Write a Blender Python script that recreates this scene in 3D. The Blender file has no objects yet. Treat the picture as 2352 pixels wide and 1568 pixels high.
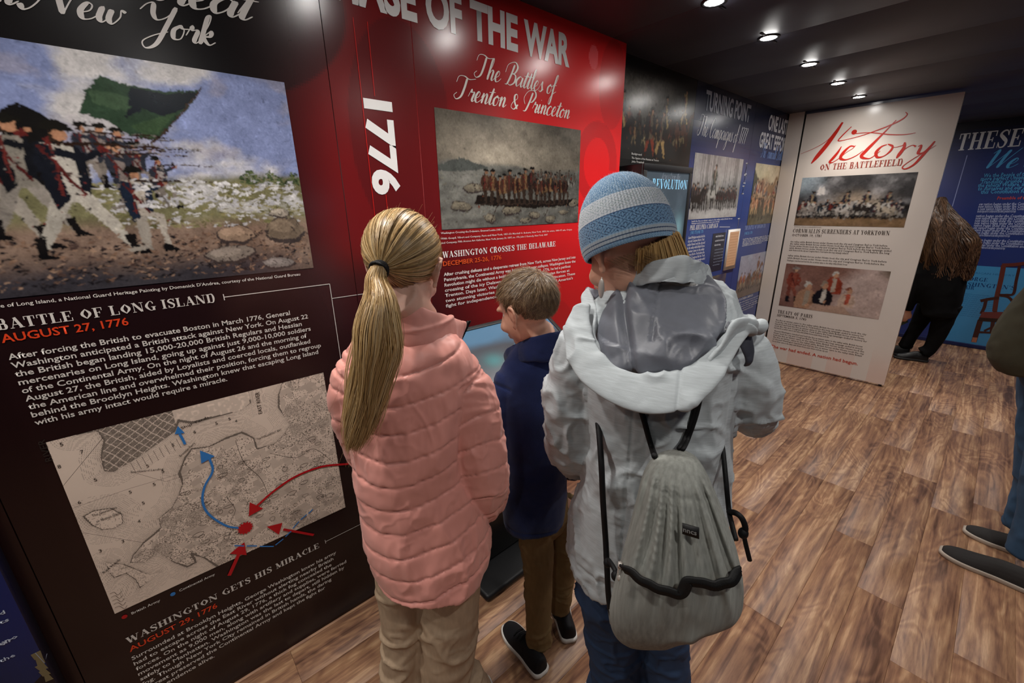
import bpy, math, random
import numpy as np
from mathutils import Vector
random.seed(7); rng = np.random.default_rng(7)
C = bpy.context.scene.collection
D = bpy.data
# ------------------------------------------------------------------ camera
W, H = 2352.0, 1568.0
FOC = 965.33
yaw, pit, rol = math.radians(-48.7637), math.radians(-17.8422), math.radians(-0.8914)
CAM = np.array([0.0, 0.0, 1.6])
_f = np.array([math.sin(yaw)*math.cos(pit), math.cos(yaw)*math.cos(pit), math.sin(pit)])
_r = np.cross(_f, [0, 0, 1.0]); _r /= np.linalg.norm(_r); _u = np.cross(_r, _f)
CR = _r*math.cos(rol)+_u*math.sin(rol); CU = -_r*math.sin(rol)+_u*math.cos(rol); CF = _f
cam = D.cameras.new('camera'); cam.sensor_width = 36.0; cam.lens = FOC/W*36.0; cam.clip_start = .02
co = D.objects.new('camera', cam); C.objects.link(co)
from mathutils import Matrix
M = Matrix(((CR[0], CU[0], -CF[0], CAM[0]), (CR[1], CU[1], -CF[1], CAM[1]), (CR[2], CU[2], -CF[2], CAM[2]), (0, 0, 0, 1)))
co.matrix_world = M
bpy.context.scene.camera = co
sc = bpy.context.scene
sc.view_settings.view_transform = 'Standard'; sc.view_settings.look = 'None'
sc.view_settings.exposure = 0.0; sc.view_settings.gamma = 1.0
sc.view_settings.use_curve_mapping = False
# ------------------------------------------------------------------ world and exposure
wd = D.worlds.new('world'); sc.world = wd; wd.use_nodes = True
wd.node_tree.nodes['Background'].inputs[0].default_value = (.9, .92, 1, 1)
wd.node_tree.nodes['Background'].inputs[1].default_value = 0.05
LAMP_W = 24.0        # watts of each downlight
SIDE_K = 1.0
LAMP_Y = [-1.19, -.56, .07, .70, 1.33, 1.953, 2.551, 3.203, 3.848, 4.467, 5.1, 5.73, 6.35]
LAMPS = [(-.968, y) for y in LAMP_Y] + [(.42, y) for y in (-.9, .3, 1.5, 2.7, 3.9, 5.1, 6.2)]
CEIL = 2.375

def ray(px, py): return CR*(px-W/2)/FOC - CU*(py-H/2)/FOC + CF

# ------------------------------------------------------------------ colours, noise
def s2l(c):
    c = np.asarray(c, float)
    return np.where(c <= .04045, c/12.92, ((c+.055)/1.055)**2.4)
def hx(h, g=1.0):
    h = h.lstrip('#'); c = s2l([int(h[i:i+2], 16)/255 for i in (0, 2, 4)])*g
    return (float(c[0]), float(c[1]), float(c[2]))
def _h(ix, iy, iz):
    n = (ix.astype(np.int64)*374761393 + iy.astype(np.int64)*668265263 + iz.astype(np.int64)*2147483647) & 0xffffffff
    n = ((n ^ (n >> 13))*1274126177) & 0xffffffff
    return ((n ^ (n >> 16)) & 0xffff)/65535.0
def vnoise(p):
    p = np.asarray(p, float); i = np.floor(p).astype(np.int64); f = p-i; f = f*f*(3-2*f)
    r = 0
    for dx in (0, 1):
        for dy in (0, 1):
            for dz in (0, 1):
                w = (f[..., 0] if dx else 1-f[..., 0])*(f[..., 1] if dy else 1-f[..., 1])*(f[..., 2] if dz else 1-f[..., 2])
                r = r + w*_h(i[..., 0]+dx, i[..., 1]+dy, i[..., 2]+dz)
    return r*2-1
def fbm(p, o=4):
    p = np.asarray(p, float); r = 0; a = .5
    for k in range(o):
        r = r + a*vnoise(p*(2.03**k)+k*17.3); a *= .5
    return r
def sstep(a, b, x): t = np.clip((x-a)/(b-a), 0, 1); return t*t*(3-2*t)

# ------------------------------------------------------------------ materials
MATS = {}
def mat(name, col=(.5, .5, .5), rough=.5, spec=.5, metal=0, noise=None, bump=None, attr=False, emit=None, sheen=0, coat=0, sss=0, wave=None, alpha=None):
    """noise=(scale, amount, stretch xyz)  bump=(scale, strength, distance, stretch)"""
    if name in MATS: return MATS[name]
    m = D.materials.new(name); m.use_nodes = True; nt = m.node_tree; b = nt.nodes['Principled BSDF']
    b.inputs['Base Color'].default_value = (*col, 1); b.inputs['Roughness'].default_value = rough
    b.inputs['Specular IOR Level'].default_value = spec; b.inputs['Metallic'].default_value = metal
    if sheen: b.inputs['Sheen Weight'].default_value = sheen; b.inputs['Sheen Roughness'].default_value = .6
    if coat: b.inputs['Coat Weight'].default_value = coat; b.inputs['Coat Roughness'].default_value = .15
    if sss:
        b.inputs['Subsurface Weight'].default_value = sss; b.inputs['Subsurface Radius'].default_value = (.012, .005, .003); b.inputs['Subsurface Scale'].default_value = 1
    src = None
    if attr:
        a = nt.nodes.new('ShaderNodeVertexColor'); a.layer_name = 'Col'; src = a.outputs['Color']
    tc = nt.nodes.new('ShaderNodeTexCoord')
    def tex(scale, stretch, detail=4):
        mp = nt.nodes.new('ShaderNodeMapping'); mp.inputs['Scale'].default_value = stretch
        nt.links.new(tc.outputs['Object'], mp.inputs['Vector'])
        n = nt.nodes.new('ShaderNodeTexNoise'); n.inputs['Scale'].default_value = scale; n.inputs['Detail'].default_value = detail
        nt.links.new(mp.outputs[0], n.inputs['Vector']); return n.outputs['Fac']
    if noise:
        fac = tex(noise[0], noise[2] if len(noise) > 2 else (1, 1, 1))
        mr = nt.nodes.new('ShaderNodeMapRange'); mr.inputs['From Min'].default_value = .25; mr.inputs['From Max'].default_value = .75
        mr.inputs['To Min'].default_value = 1-noise[1]; mr.inputs['To Max'].default_value = 1+noise[1]
        nt.links.new(fac, mr.inputs['Value'])
        mx = nt.nodes.new('ShaderNodeMix'); mx.data_type = 'RGBA'; mx.blend_type = 'MULTIPLY'; mx.inputs['Factor'].default_value = 1
        if src: nt.links.new(src, mx.inputs['A'])
        else: mx.inputs['A'].default_value = (*col, 1)
        nt.links.new(mr.outputs[0], mx.inputs['B']); src = mx.outputs['Result']
    if src: nt.links.new(src, b.inputs['Base Color'])
    if bump:
        fac = tex(bump[0], bump[3] if len(bump) > 3 else (1, 1, 1))
        bp = nt.nodes.new('ShaderNodeBump'); bp.inputs['Strength'].default_value = bump[1]; bp.inputs['Distance'].default_value = bump[2]
        nt.links.new(fac, bp.inputs['Height']); nt.links.new(bp.outputs[0], b.inputs['Normal'])
    if emit:
        b.inputs['Emission Color'].default_value = (*emit[0], 1); b.inputs['Emission Strength'].default_value = emit[1]
        if src and len(emit) > 2: nt.links.new(src, b.inputs['Emission Color'])
    MATS[name] = m; return m

# ------------------------------------------------------------------ mesh helpers
def tag(o, label=None, cat=None, group=None, kind=None):
    if label: o['label'] = label
    if cat: o['category'] = cat
    if group: o['group'] = group
    if kind: o['kind'] = kind
    return o
def link(name, me, parent=None):
    o = D.objects.new(name, me); C.objects.link(o)
    if parent is not None: o.parent = parent
    return o
def empty(name, loc=(0, 0, 0)):
    o = D.objects.new(name, None); C.objects.link(o); o.location = loc; o.empty_display_size = .05; return o
def mkmesh(name, V, F, m=None, cols=None, smooth=False, vcols=None):
    """V (n,3); F list of tuples or (m,k) int array; cols per face; vcols per vertex"""
    me = D.meshes.new(name); V = np.asarray(V, np.float32)
    if isinstance(F, np.ndarray):
        k = F.shape[1]; nf = len(F); flat = F.ravel().astype(np.int32)
        starts = np.arange(nf, dtype=np.int32)*k; tot = np.full(nf, k, np.int32)
    else:
        tot = np.array([len(f) for f in F], np.int32); nf = len(F)
        flat = np.fromiter((i for f in F for i in f), np.int32, int(tot.sum())); starts = np.concatenate([[0], np.cumsum(tot)[:-1]]).astype(np.int32)
    me.vertices.add(len(V)); me.vertices.foreach_set('co', V.ravel())
    me.loops.add(len(flat)); me.loops.foreach_set('vertex_index', flat)
    me.polygons.add(nf); me.polygons.foreach_set('loop_start', starts)
    try: me.polygons.foreach_set('loop_total', tot)
    except Exception: pass
    me.update(calc_edges=True)
    if cols is not None or vcols is not None:
        a = me.color_attributes.new('Col', 'FLOAT_COLOR', 'CORNER')
        if cols is not None: c = np.repeat(np.asarray(cols, np.float32)[:, :3], tot, axis=0)
        else: c = np.asarray(vcols, np.float32)[flat][:, :3]
        c4 = np.ones((len(c), 4), np.float32); c4[:, :3] = c; a.data.foreach_set('color', c4.ravel())
    if smooth: me.polygons.foreach_set('use_smooth', np.ones(nf, bool))
    if m: me.materials.append(m)
    return me
def reorigin(me, p):
    p = np.asarray(p, np.float32); n = len(me.vertices); co_ = np.empty(n*3, np.float32); me.vertices.foreach_get('co', co_)
    me.vertices.foreach_set('co', (co_.reshape(-1, 3)-p).ravel()); me.update()
class MB:
    def __init__(s): s.v = []; s.f = []; s.c = []; s.n = 0
    def add(s, V, F, col=None):
        V = np.asarray(V, float); s.v.append(V); s.f += [tuple(i+s.n for i in f) for f in F]; s.n += len(V)
        s.c += [col if col is not None else (1, 1, 1)]*len(F); return s
    def box(s, a, b, col=None, bev=0):
        x0, y0, z0 = a; x1, y1, z1 = b
        V = [(x0, y0, z0), (x1, y0, z0), (x1, y1, z0), (x0, y1, z0), (x0, y0, z1), (x1, y0, z1), (x1, y1, z1), (x0, y1, z1)]
        return s.add(V, [(0, 3, 2, 1), (4, 5, 6, 7), (0, 1, 5, 4), (1, 2, 6, 5), (2, 3, 7, 6), (3, 0, 4, 7)], col)
    def tube(s, pts, r, n=8, col=None, flat=None, cap=True, up=(0, 0, 1)):
        V, F = tube(pts, r, n, flat=flat, up=up, cap=cap); return s.add(V, F, col)
    def disc(s, c, r, n=24, z=0, r2=None):
        a = [2*math.pi*i/n for i in range(n)]
        V = [(c[0]+r*math.cos(t), c[1]+r*math.sin(t), c[2]) for t in a]
        return s.add(V, [tuple(range(n))])
    def mesh(s, name, m, smooth=False): return mkmesh(name, np.concatenate(s.v), s.f, m, cols=s.c, smooth=smooth)
    def build(s, name, m, parent=None, smooth=False, bevel=0, origin=None):
        me = s.mesh(name, m, smooth)
        o = link(name, me, parent)
        if origin is not None: reorigin(me, origin); o.location = origin
        if bevel:
            md = o.modifiers.new('bevel', 'BEVEL'); md.width = bevel; md.segments = 2; md.limit_method = 'ANGLE'
        return o
def cr(pts, n=6):
    """Catmull-Rom through rows of any width"""
    P = np.asarray(pts, float)
    if len(P) < 3: 
        t = np.linspace(0, 1, n+1)[:, None]; return P[0]*(1-t)+P[1]*t
    Q = np.vstack([2*P[0]-P[1], P, 2*P[-1]-P[-2]]); out = []
    for i in range(1, len(Q)-2):
        t = np.linspace(0, 1, n, endpoint=False)[:, None]; a, b, c, d = Q[i-1], Q[i], Q[i+1], Q[i+2]
        out.append(.5*((2*b)+(c-a)*t+(2*a-5*b+4*c-d)*t*t+(3*b-a-3*c+d)*t**3))
    out.append(P[-1:]); return np.vstack(out)
def tube(pts, r, n=12, flat=None, up=(0, 0, 1), cap=True, closed=False):
    """swept ellipse; r scalar or list; flat = ratio of second radius"""
    P = np.asarray(pts, float); K = len(P); r = np.broadcast_to(np.asarray(r, float), (K,))
    fl = np.broadcast_to(np.asarray(1.0 if flat is None else flat, float), (K,))
    T = np.gradient(P, axis=0); T /= np.linalg.norm(T, axis=1)[:, None]+1e-12
    u = np.array(up, float); V = []
    a = np.linspace(0, 2*math.pi, n, endpoint=False)
    s = np.cross(T[0], u)
    if np.linalg.norm(s) < 1e-3: s = np.cross(T[0], [1, 0, .2])
    s /= np.linalg.norm(s)
    for i in range(K):
        s = s-T[i]*(s@T[i]); s /= np.linalg.norm(s)+1e-12; w = np.cross(s, T[i])
        V.append(P[i]+r[i]*(np.cos(a)[:, None]*s+np.sin(a)[:, None]*w*fl[i]))
    V = np.vstack(V); F = []
    for i in range(K-1):
        for j in range(n):
            k = (j+1) % n; F.append((i*n+j, i*n+k, (i+1)*n+k, (i+1)*n+j))
    if cap: F.append(tuple(range(n-1, -1, -1))); F.append(tuple((K-1)*n+j for j in range(n)))
    return V, F
def ball(c, r, nu=20, nv=12):
    c = np.asarray(c, float); r = np.broadcast_to(np.asarray(r, float), (3,)); V = [c+[0, 0, r[2]]]
    for i in range(1, nv):
        p = math.pi*i/nv
        for j in range(nu):
            t = 2*math.pi*j/nu; V.append(c+r*np.array([math.sin(p)*math.cos(t), math.sin(p)*math.sin(t), math.cos(p)]))
    V.append(c-[0, 0, r[2]]); F = [(0, 1+j, 1+(j+1) % nu) for j in range(nu)]
    for i in range(nv-2):
        for j in range(nu):
            a = 1+i*nu+j; b = 1+i*nu+(j+1) % nu; F.append((a, a+nu, b+nu, b))
    L = len(V)-1; F += [(L, 1+(nv-2)*nu+(j+1) % nu, 1+(nv-2)*nu+j) for j in range(nu)]
    return np.array(V), F
def finish(name, parts, voxel, m, parent=None, smooth=2, disp=None, sf=.5, post=0):
    """fuse closed pieces into one continuous surface, then displace it"""
    mb = MB()
    for V, F in parts: mb.add(V, F)
    me = mkmesh('tmp', np.concatenate(mb.v), mb.f)
    o = D.objects.new('tmp', me); C.objects.link(o)
    if voxel: md = o.modifiers.new('r', 'REMESH'); md.mode = 'VOXEL'; md.voxel_size = voxel; md.use_smooth_shade = True
    else: md = o.modifiers.new('r', 'SUBSURF'); md.levels = 2; md.render_levels = 2
    if smooth:
        sm = o.modifiers.new('s', 'SMOOTH'); sm.iterations = smooth; sm.factor = sf
    dg = bpy.context.evaluated_depsgraph_get(); dg.update()
    ev = o.evaluated_get(dg); r = D.meshes.new_from_object(ev); r.name = name
    D.objects.remove(o); D.meshes.remove(me)
    n = len(r.vertices); co_ = np.empty(n*3, np.float32); r.vertices.foreach_get('co', co_); co_ = co_.reshape(-1, 3).astype(float)
    if disp is not None:
        no = np.empty(n*3, np.float32); r.vertex_normals.foreach_get('vector', no); no = no.reshape(-1, 3).astype(float)
        res = disp(co_, no)
        vc = None
        if isinstance(res, tuple): res, vc = res
        co_ = co_+(no*res[:, None] if res.ndim == 1 else res); r.vertices.foreach_set('co', co_.astype(np.float32).ravel())
        if vc is not None:
            li = np.empty(len(r.loops), np.int32); r.loops.foreach_get('vertex_index', li)
            a = r.color_attributes.new('Col', 'FLOAT_COLOR', 'CORNER'); c4 = np.ones((len(li), 4), np.float32); c4[:, :3] = vc[li]; a.data.foreach_set('color', c4.ravel())
    r.update()
    if post:
        ed_ = np.empty(len(r.edges)*2, np.int32); r.edges.foreach_get('vertices', ed_); ed_ = ed_.reshape(-1, 2); cnt = np.bincount(ed_.ravel(), minlength=n).astype(float)
        for _ in range(post):
            acc = np.stack([np.bincount(ed_[:, 0], co_[ed_[:, 1], k], n)+np.bincount(ed_[:, 1], co_[ed_[:, 0], k], n) for k in range(3)], 1); co_ = co_*.5+.5*acc/cnt[:, None]
        r.vertices.foreach_set('co', co_.astype(np.float32).ravel())
    r.polygons.foreach_set('use_smooth', np.ones(len(r.polygons), bool)); r.update()
    r.materials.clear(); r.materials.append(m)
    return link(name, r, parent)

# ------------------------------------------------------------------ flat frames on the walls
class Frame:
    def __init__(s, o, ux, n): s.o = np.array(o, float); s.ux = np.array(ux, float); s.n = np.array(n, float); s.uy = np.array([0, 0, 1.0])
    def P(s, uv, d=0): uv = np.asarray(uv, float).reshape(-1, 2); return s.o+uv[:, :1]*s.ux+uv[:, 1:]*s.uy+np.reshape(d, (-1, 1))*s.n
    def uv(s, px, py):
        r = ray(px, py); t = ((s.o-CAM)@s.n)/(r@s.n); p = CAM+r*t-s.o; return np.array([p@s.ux, p@s.uy])
    def uvs(s, L): return np.array([s.uv(*p) for p in L])
FA = Frame((-1.46, 0, 0), (0, 1, 0), (1, 0, 0))        # near display boards on the left wall
FB = Frame((-1.54, 0, 0), (0, 1, 0), (1, 0, 0))        # farther boards, set back
FV = Frame((0, 4.78, 0), (1, 0, 0), (0, -1, 0))        # white panel standing across
FZ = Frame((0, 6.85, 0), (1, 0, 0), (0, -1, 0))        # back wall
_tc = {}
def tmesh(txt, off=.0, res=2):
    k = (txt, off, res)
    if k in _tc: return _tc[k]
    c = D.curves.new('t', 'FONT'); c.body = txt; c.offset = off; c.resolution_u = res
    o = D.objects.new('t', c); C.objects.link(o); dg = bpy.context.evaluated_depsgraph_get(); dg.update()
    me = D.meshes.new_from_object(o.evaluated_get(dg)); n = len(me.vertices)
    V = np.empty(n*3, np.float32); me.vertices.foreach_get('co', V); V = V.reshape(-1, 3)[:, :2].astype(float)
    F = [tuple(p.vertices) for p in me.polygons]; D.objects.remove(o); D.curves.remove(c); D.meshes.remove(me)
    V[:, 0] -= V[:, 0].min() if len(V) else 0
    _tc[k] = (V, F); return V, F
# heavy display serif: strokes as (kind, ...) on a unit cap height
def _st(pts, w, n=6):
    P = cr(np.c_[np.asarray(pts, float), np.broadcast_to(np.asarray(w, float), (len(pts),))], n) if len(pts) > 2 else np.c_[np.asarray(pts, float), np.broadcast_to(np.asarray(w, float), (len(pts),))]
    T = np.gradient(P[:, :2], axis=0); T /= np.linalg.norm(T, axis=1)[:, None]+1e-9; N = np.c_[-T[:, 1], T[:, 0]]
    A = P[:, :2]+N*P[:, 2:]/2; B = P[:, :2]-N*P[:, 2:]/2; k = len(P)
    return np.vstack([A, B]), [(i, i+1, k+i+1, k+i) for i in range(k-1)]
S_, T_ = .21, .055
def _stem(x, a=0, b=1, sa=1, sb=1):
    r = [([(x, a), (x, b)], S_)]
    if sa: r.append(([(x-.2, a+T_/2), (x+.2, a+T_/2)], T_))
    if sb: r.append(([(x-.2, b-T_/2), (x+.2, b-T_/2)], T_))
    return r
def _bowl(x, y0, y1, rx): m = (y0+y1)/2; e = T_/2; return [([(x, y1-e), (x+rx*.6, y1-e-.02), (x+rx-.1, m), (x+rx*.6, y0+e+.02), (x, y0+e)], [T_, .13, S_, .13, T_])]
def _th(a, b, w=T_): return [([a, b], w)]
SER = {
 'A': (_th((.12, 0), (.44, 1))+_th((.42, 1), (.74, 0), S_)+_th((.22, .33), (.62, .33))+_th((0, .027), (.26, .027))+_th((.56, .027), (.92, .027)), .9),
 'B': (_stem(.2)+_bowl(.28, .5, 1, .36)+_bowl(.28, 0, .54, .42), .76),
 'C': ([([(.72, .72), (.66, .92), (.45, .98), (.14, .5), (.45, .02), (.7, .12), (.76, .3)], [.1, .07, .07, S_+.02, .07, .06, .04])]+_th((.74, .66), (.74, 1), .05), .82),
 'D': (_stem(.2)+_bowl(.3, 0, 1, .5), .86),
 'E': (_stem(.2)+_th((.2, .973), (.7, .973))+_th((.2, .5), (.5, .5))+_th((.2, .027), (.74, .027))+_th((.68, .7), (.68, 1), .06)+_th((.71, 0), (.71, .32), .06)+_th((.5, .38), (.5, .62), .06), .78),
 'F': (_stem(.2)+_th((.2, .973), (.7, .973))+_th((.2, .5), (.5, .5))+_th((.68, .7), (.68, 1), .06)+_th((.5, .38), (.5, .62), .06), .74),
 'H': (_stem(.2)+_stem(.72)+_th((.2, .5), (.72, .5)), .94), 'I': (_stem(.2), .42),
 'K': (_stem(.2)+_th((.26, .4), (.76, .97))+_th((.42, .55), (.78, .03), S_)+_th((.6, .973), (.9, .973))+_th((.6, .027), (.96, .027)), .94),
 'L': (_stem(.2)+_th((.2, .027), (.72, .027))+_th((.7, 0), (.7, .35), .06), .76),
 'M': (_stem(.14, sb=0)[0:0]+_th((.14, 0), (.14, 1))+_th((.14, 1), (.5, .05), S_)+_th((.5, .05), (.86, 1))+_stem(.9)+_th((0, .027), (.3, .027))+_th((0, .973), (.24, .973)), 1.12),
 'N': (_th((.14, 0), (.14, 1))+_th((.16, 1), (.76, .05), S_)+_th((.8, 0), (.8, 1))+_th((0, .027), (.3, .027))+_th((0, .973), (.24, .973))+_th((.64, .973), (.96, .973)), .98),
 'O': ([([(.45, .98), (.16, .5), (.45, .02)], [T_, S_+.02, T_]), ([(.45, .98), (.74, .5), (.45, .02)], [T_, S_+.02, T_])], .9),
 'P': (_stem(.2)+_bowl(.28, .44, 1, .42), .74),
 'R': (_stem(.2)+_bowl(.28, .48, 1, .4)+[([(.46, .5), (.6, .25), (.66, .05), (.84, .04)], [.1, S_, .16, .05])], .88),
 'S': ([([(.62, .72), (.5, .95), (.26, .93), (.14, .74), (.36, .54), (.58, .34), (.5, .06), (.24, .03), (.1, .28)], [.05, .07, .1, .17, S_, .18, .1, .07, .05])]+_th((.63, .68), (.63, 1), .05)+_th((.09, 0), (.09, .32), .05), .72),
 'T': (_stem(.38, sb=0)+_th((.04, .973), (.72, .973))+_th((.06, .68), (.06, 1), .06)+_th((.7, .68), (.7, 1), .06), .78),
 'U': ([([(.2, 1), (.2, .3), (.45, .02), (.72, .3), (.74, 1)], [S_, S_, .07, T_, T_])]+_th((.02, .973), (.4, .973))+_th((.6, .973), (.88, .973)), .9),
 'V': (_th((.16, 1), (.46, 0), S_)+_th((.48, 0), (.74, 1))+_th((0, .973), (.34, .973))+_th((.6, .973), (.88, .973)), .86),
 'W': (_th((.14, 1), (.38, 0), S_)+_th((.4, 0), (.6, .95))+_th((.58, 1), (.84, 0), S_)+_th((.86, 0), (1.08, 1))+_th((0, .973), (.32, .973))+_th((.94, .973), (1.2, .973)), 1.2),
 'Y': (_th((.14, 1), (.42, .45), S_)+_th((.44, .45), (.72, 1))+_stem(.43, 0, .46, 1, 0)+_th((0, .973), (.32, .973))+_th((.58, .973), (.86, .973)), .84),
 "'": (_th((.1, .7), (.12, 1), .12), .24), ' ': ([], .38)}
SER['G'] = (SER['C'][0][:1]+_stem(.72, 0, .42, 0, 1), .92)
def serif(txt):
    V = []; F = []; Z = []; x = 0; n = 0
    for ch in txt:
        st, adv = SER.get(ch, SER[' ']); z = 0
        for pts, w in st:
            v, f = _st(pts, w); v = v+[x, 0]; V.append(v); F += [tuple(i+n for i in g) for g in f]; n += len(v); h = len(v)//2; Z.append(np.tile(z+np.arange(h)*.2, 2)); z += h*.2+4
        x += adv+.07
    return np.vstack(V), F, np.concatenate(Z)
# flowing pen script: skeleton strokes, x-height 1
SCR = {
 'a': ([[(.85, .85), (.5, 1), (.12, .55), (.25, .03), (.6, .3), (.88, .95)], [(.88, .95), (.78, .25), (.9, .02), (1.15, .3)]], 1.1),
 'b': ([[(0, .3), (.4, 1.3), (.5, 2), (.3, 1.9), (.2, .8), (.3, .05), (.65, .2), (.7, .8), (.4, .9), (.8, .8), (1, .85)]], .9),
 'c': ([[(.7, .8), (.5, 1), (.15, .6), (.2, .05), (.55, .05), (.85, .35)]], .8),
 'd': ([[(.8, .8), (.45, .95), (.12, .5), (.25, .03), (.6, .3), (.95, 1.9)], [(.95, 1.9), (.8, .3), (.9, .02), (1.15, .3)]], 1.1),
 'e': ([[(0, .3), (.45, .55), (.55, .9), (.35, 1), (.12, .5), (.25, .03), (.55, .08), (.85, .4)]], .8),
 'f': ([[(0, .3), (.45, 1.3), (.6, 2), (.4, 2), (.25, 1), (.1, -.9), (-.15, -1), (-.05, -.4), (.35, .1), (.7, .35)], [(-.05, .95), (.6, 1)]], .7),
 'g': ([[(.8, .85), (.45, 1), (.12, .55), (.25, .05), (.6, .3), (.82, .95)], [(.82, .95), (.65, -.4), (.3, -1), (0, -.8), (.5, -.1), (1.05, .3)]], 1.05),
 'h': ([[(0, .3), (.4, 1.3), (.5, 2), (.32, 1.9), (.2, .9), (.1, 0)], [(.12, .3), (.45, .95), (.65, .85), (.58, .2), (.7, .02), (.95, .3)]], .95),
 'i': ([[(0, .35), (.25, .95), (.18, .25), (.3, .02), (.55, .3)], [(.32, 1.4), (.36, 1.45)]], .52),
 'k': ([[(0, .3), (.4, 1.3), (.5, 2), (.32, 1.9), (.2, .9), (.1, 0)], [(.12, .4), (.6, 1), (.6, .65), (.25, .5), (.6, .05), (.95, .3)]], .95),
 'l': ([[(0, .3), (.4, 1.3), (.48, 2), (.3, 1.9), (.18, .5), (.3, .02), (.55, .3)]], .5),
 'm': ([[(0, .5), (.2, .95), (.12, 0)], [(.14, .3), (.42, .95), (.5, .7), (.42, 0)], [(.44, .3), (.75, .95), (.85, .7), (.8, .15), (.9, .02), (1.15, .3)]], 1.15),
 'n': ([[(0, .5), (.22, .95), (.14, 0)], [(.16, .3), (.5, .95), (.64, .75), (.58, .15), (.7, .02), (.95, .3)]], .92),
 'o': ([[(.5, .98), (.15, .6), (.2, .05), (.55, .1), (.68, .7), (.45, .98), (.6, .8), (.95, .85)]], .85),
 'p': ([[(0, .4), (.28, 1), (.1, -.4), (0, -1)], [(.15, .5), (.5, 1), (.75, .7), (.55, .05), (.2, .1)], [(.55, .05), (.95, .3)]], .95),
 'r': ([[(0, .4), (.25, 1.1), (.3, .85), (.6, .85), (.48, .2), (.6, .02), (.85, .3)]], .75),
 's': ([[(0, .3), (.4, 1.05), (.42, .7), (.55, .25), (.3, 0), (.08, .15)], [(.4, .02), (.75, .3)]], .68),
 't': ([[(0, .3), (.4, 1.6), (.25, .6), (.2, .15), (.35, .02), (.6, .3)], [(-.05, 1.15), (.7, 1.25)]], .55),
 'u': ([[(0, .4), (.2, .95), (.12, .3), (.28, .03), (.6, .4), (.72, .95)], [(.72, .95), (.62, .2), (.75, .02), (1, .3)]], .95),
 'w': ([[(0, .4), (.2, .95), (.12, .3), (.28, .03), (.52, .4), (.6, .9)], [(.6, .9), (.52, .3), (.7, .03), (.98, .5), (1, .95), (1.2, .85)]], 1.15),
 'y': ([[(0, .4), (.2, .95), (.14, .3), (.3, .05), (.6, .4), (.74, .95)], [(.74, .95), (.55, -.4), (.2, -1), (-.1, -.8), (.4, -.1), (.95, .3)]], .95),
 'T': ([[(-.1, 1.5), (.05, 2.05), (.6, 2.15), (1.2, 1.95), (1.9, 2.1)], [(.95, 2.0), (.85, 1.1), (.65, .3), (.2, 0), (-.1, .3), (.15, .6)]], 1.5),
 'B': ([[(.9, 2.0), (.7, 1), (.4, .1), (.1, 0)], [(-.1, 1.1), (.1, 1.9), (.9, 2.25), (1.35, 1.8), (1.1, 1.2), (.65, 1.1)], [(.65, 1.1), (1.25, 1.0), (1.3, .35), (.8, -.02), (.35, .15)]], 1.5),
 'P': ([[(.95, 2.0), (.75, 1), (.45, .1), (.1, 0)], [(.2, .7), (-.1, 1.3), (.3, 2.05), (1.1, 2.2), (1.45, 1.7), (1.1, 1.05), (.65, 1.05)]], 1.4),
 'N': ([[(-.5, .2), (-.3, -.1), (.1, .4), (.7, 2.0)], [(.7, 2.0), (.85, 1), (1.1, .05)], [(1.1, .05), (1.4, 1.2), (1.9, 2.15), (2.1, 2.1)]], 1.7),
 'Y': ([[(-.3, 1.5), (0, 1.95), (.3, 2.05), (.35, 1.4), (.6, 1.05), (1.1, 1.4), (1.45, 2.1)], [(1.45, 2.1), (1.1, .8), (.7, -.5), (.2, -.9), (0, -.5), (.5, 0), (1.2, .4)]], 1.4),
 'C': ([[(1.2, 1.6), (1.15, 2.0), (.8, 2.05), (.3, 1.3), (.25, .4), (.6, 0), (1.1, .3)]], 1.15),
 'F': ([[(-.1, 1.5), (.1, 2.05), (.6, 2.1), (1.5, 2.1)], [(.9, 2.05), (.75, 1), (.5, .2), (.1, 0)], [(.3, 1.05), (1.1, 1.1)]], 1.2),
 'W': ([[(0, 1.7), (.3, 2.05), (.35, 1), (.4, .05)], [(.4, .05), (.9, 1.2), (1.2, 2)], [(1.2, 2), (1.15, 1), (1.2, .05)], [(1.2, .05), (1.6, 1.2), (2.0, 2.15)]], 1.9),
 'R': ([[(.8, 2.0), (.6, 1), (.3, .1), (0, 0)], [(0, 1.3), (.3, 2.05), (1, 2.2), (1.3, 1.7), (.9, 1.15), (.5, 1.1)], [(.7, 1.1), (1, .5), (1.2, .05), (1.5, .2)]], 1.4),
 'V': ([[(0, 1.6), (.3, 2.0), (.45, 1), (.5, .05)], [(.5, .05), (1, 1.3), (1.5, 2.1)]], 1.1),
 '&': ([[(1, .5), (.6, 0), (.15, .2), (.3, .7), (.75, 1.1), (.6, 1.5), (.35, 1.3), (.5, .7), (1, .05)]], 1.2),
 '1': ([[(.2, 1.6), (.45, 1.9), (.35, .9), (.3, 0)]], .55), '7': ([[(.1, 1.8), (.8, 1.85), (.5, 1), (.3, 0)]], .8), ' ': ([], .6), '.': ([[(.1, .05), (.2, .05)]], .3)}
def pen(pts, nw=.055, bw=.17, n=7):
    P = cr(pts, n); T = np.gradient(P, axis=0); T /= np.linalg.norm(T, axis=1)[:, None]+1e-9
    dn = np.clip(-T[:, 1], 0, 1); w = nw+bw*dn**1.3; w = np.convolve(np.pad(w, 2, 'edge'), np.ones(5)/5, 'valid')
    w[0] *= .6; w[-1] *= .5
    N = np.c_[-T[:, 1], T[:, 0]]; A = P+N*w[:, None]/2; B = P-N*w[:, None]/2; k = len(P)
    return np.vstack([A, B]), [(i, i+1, k+i+1, k+i) for i in range(k-1)]
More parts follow.
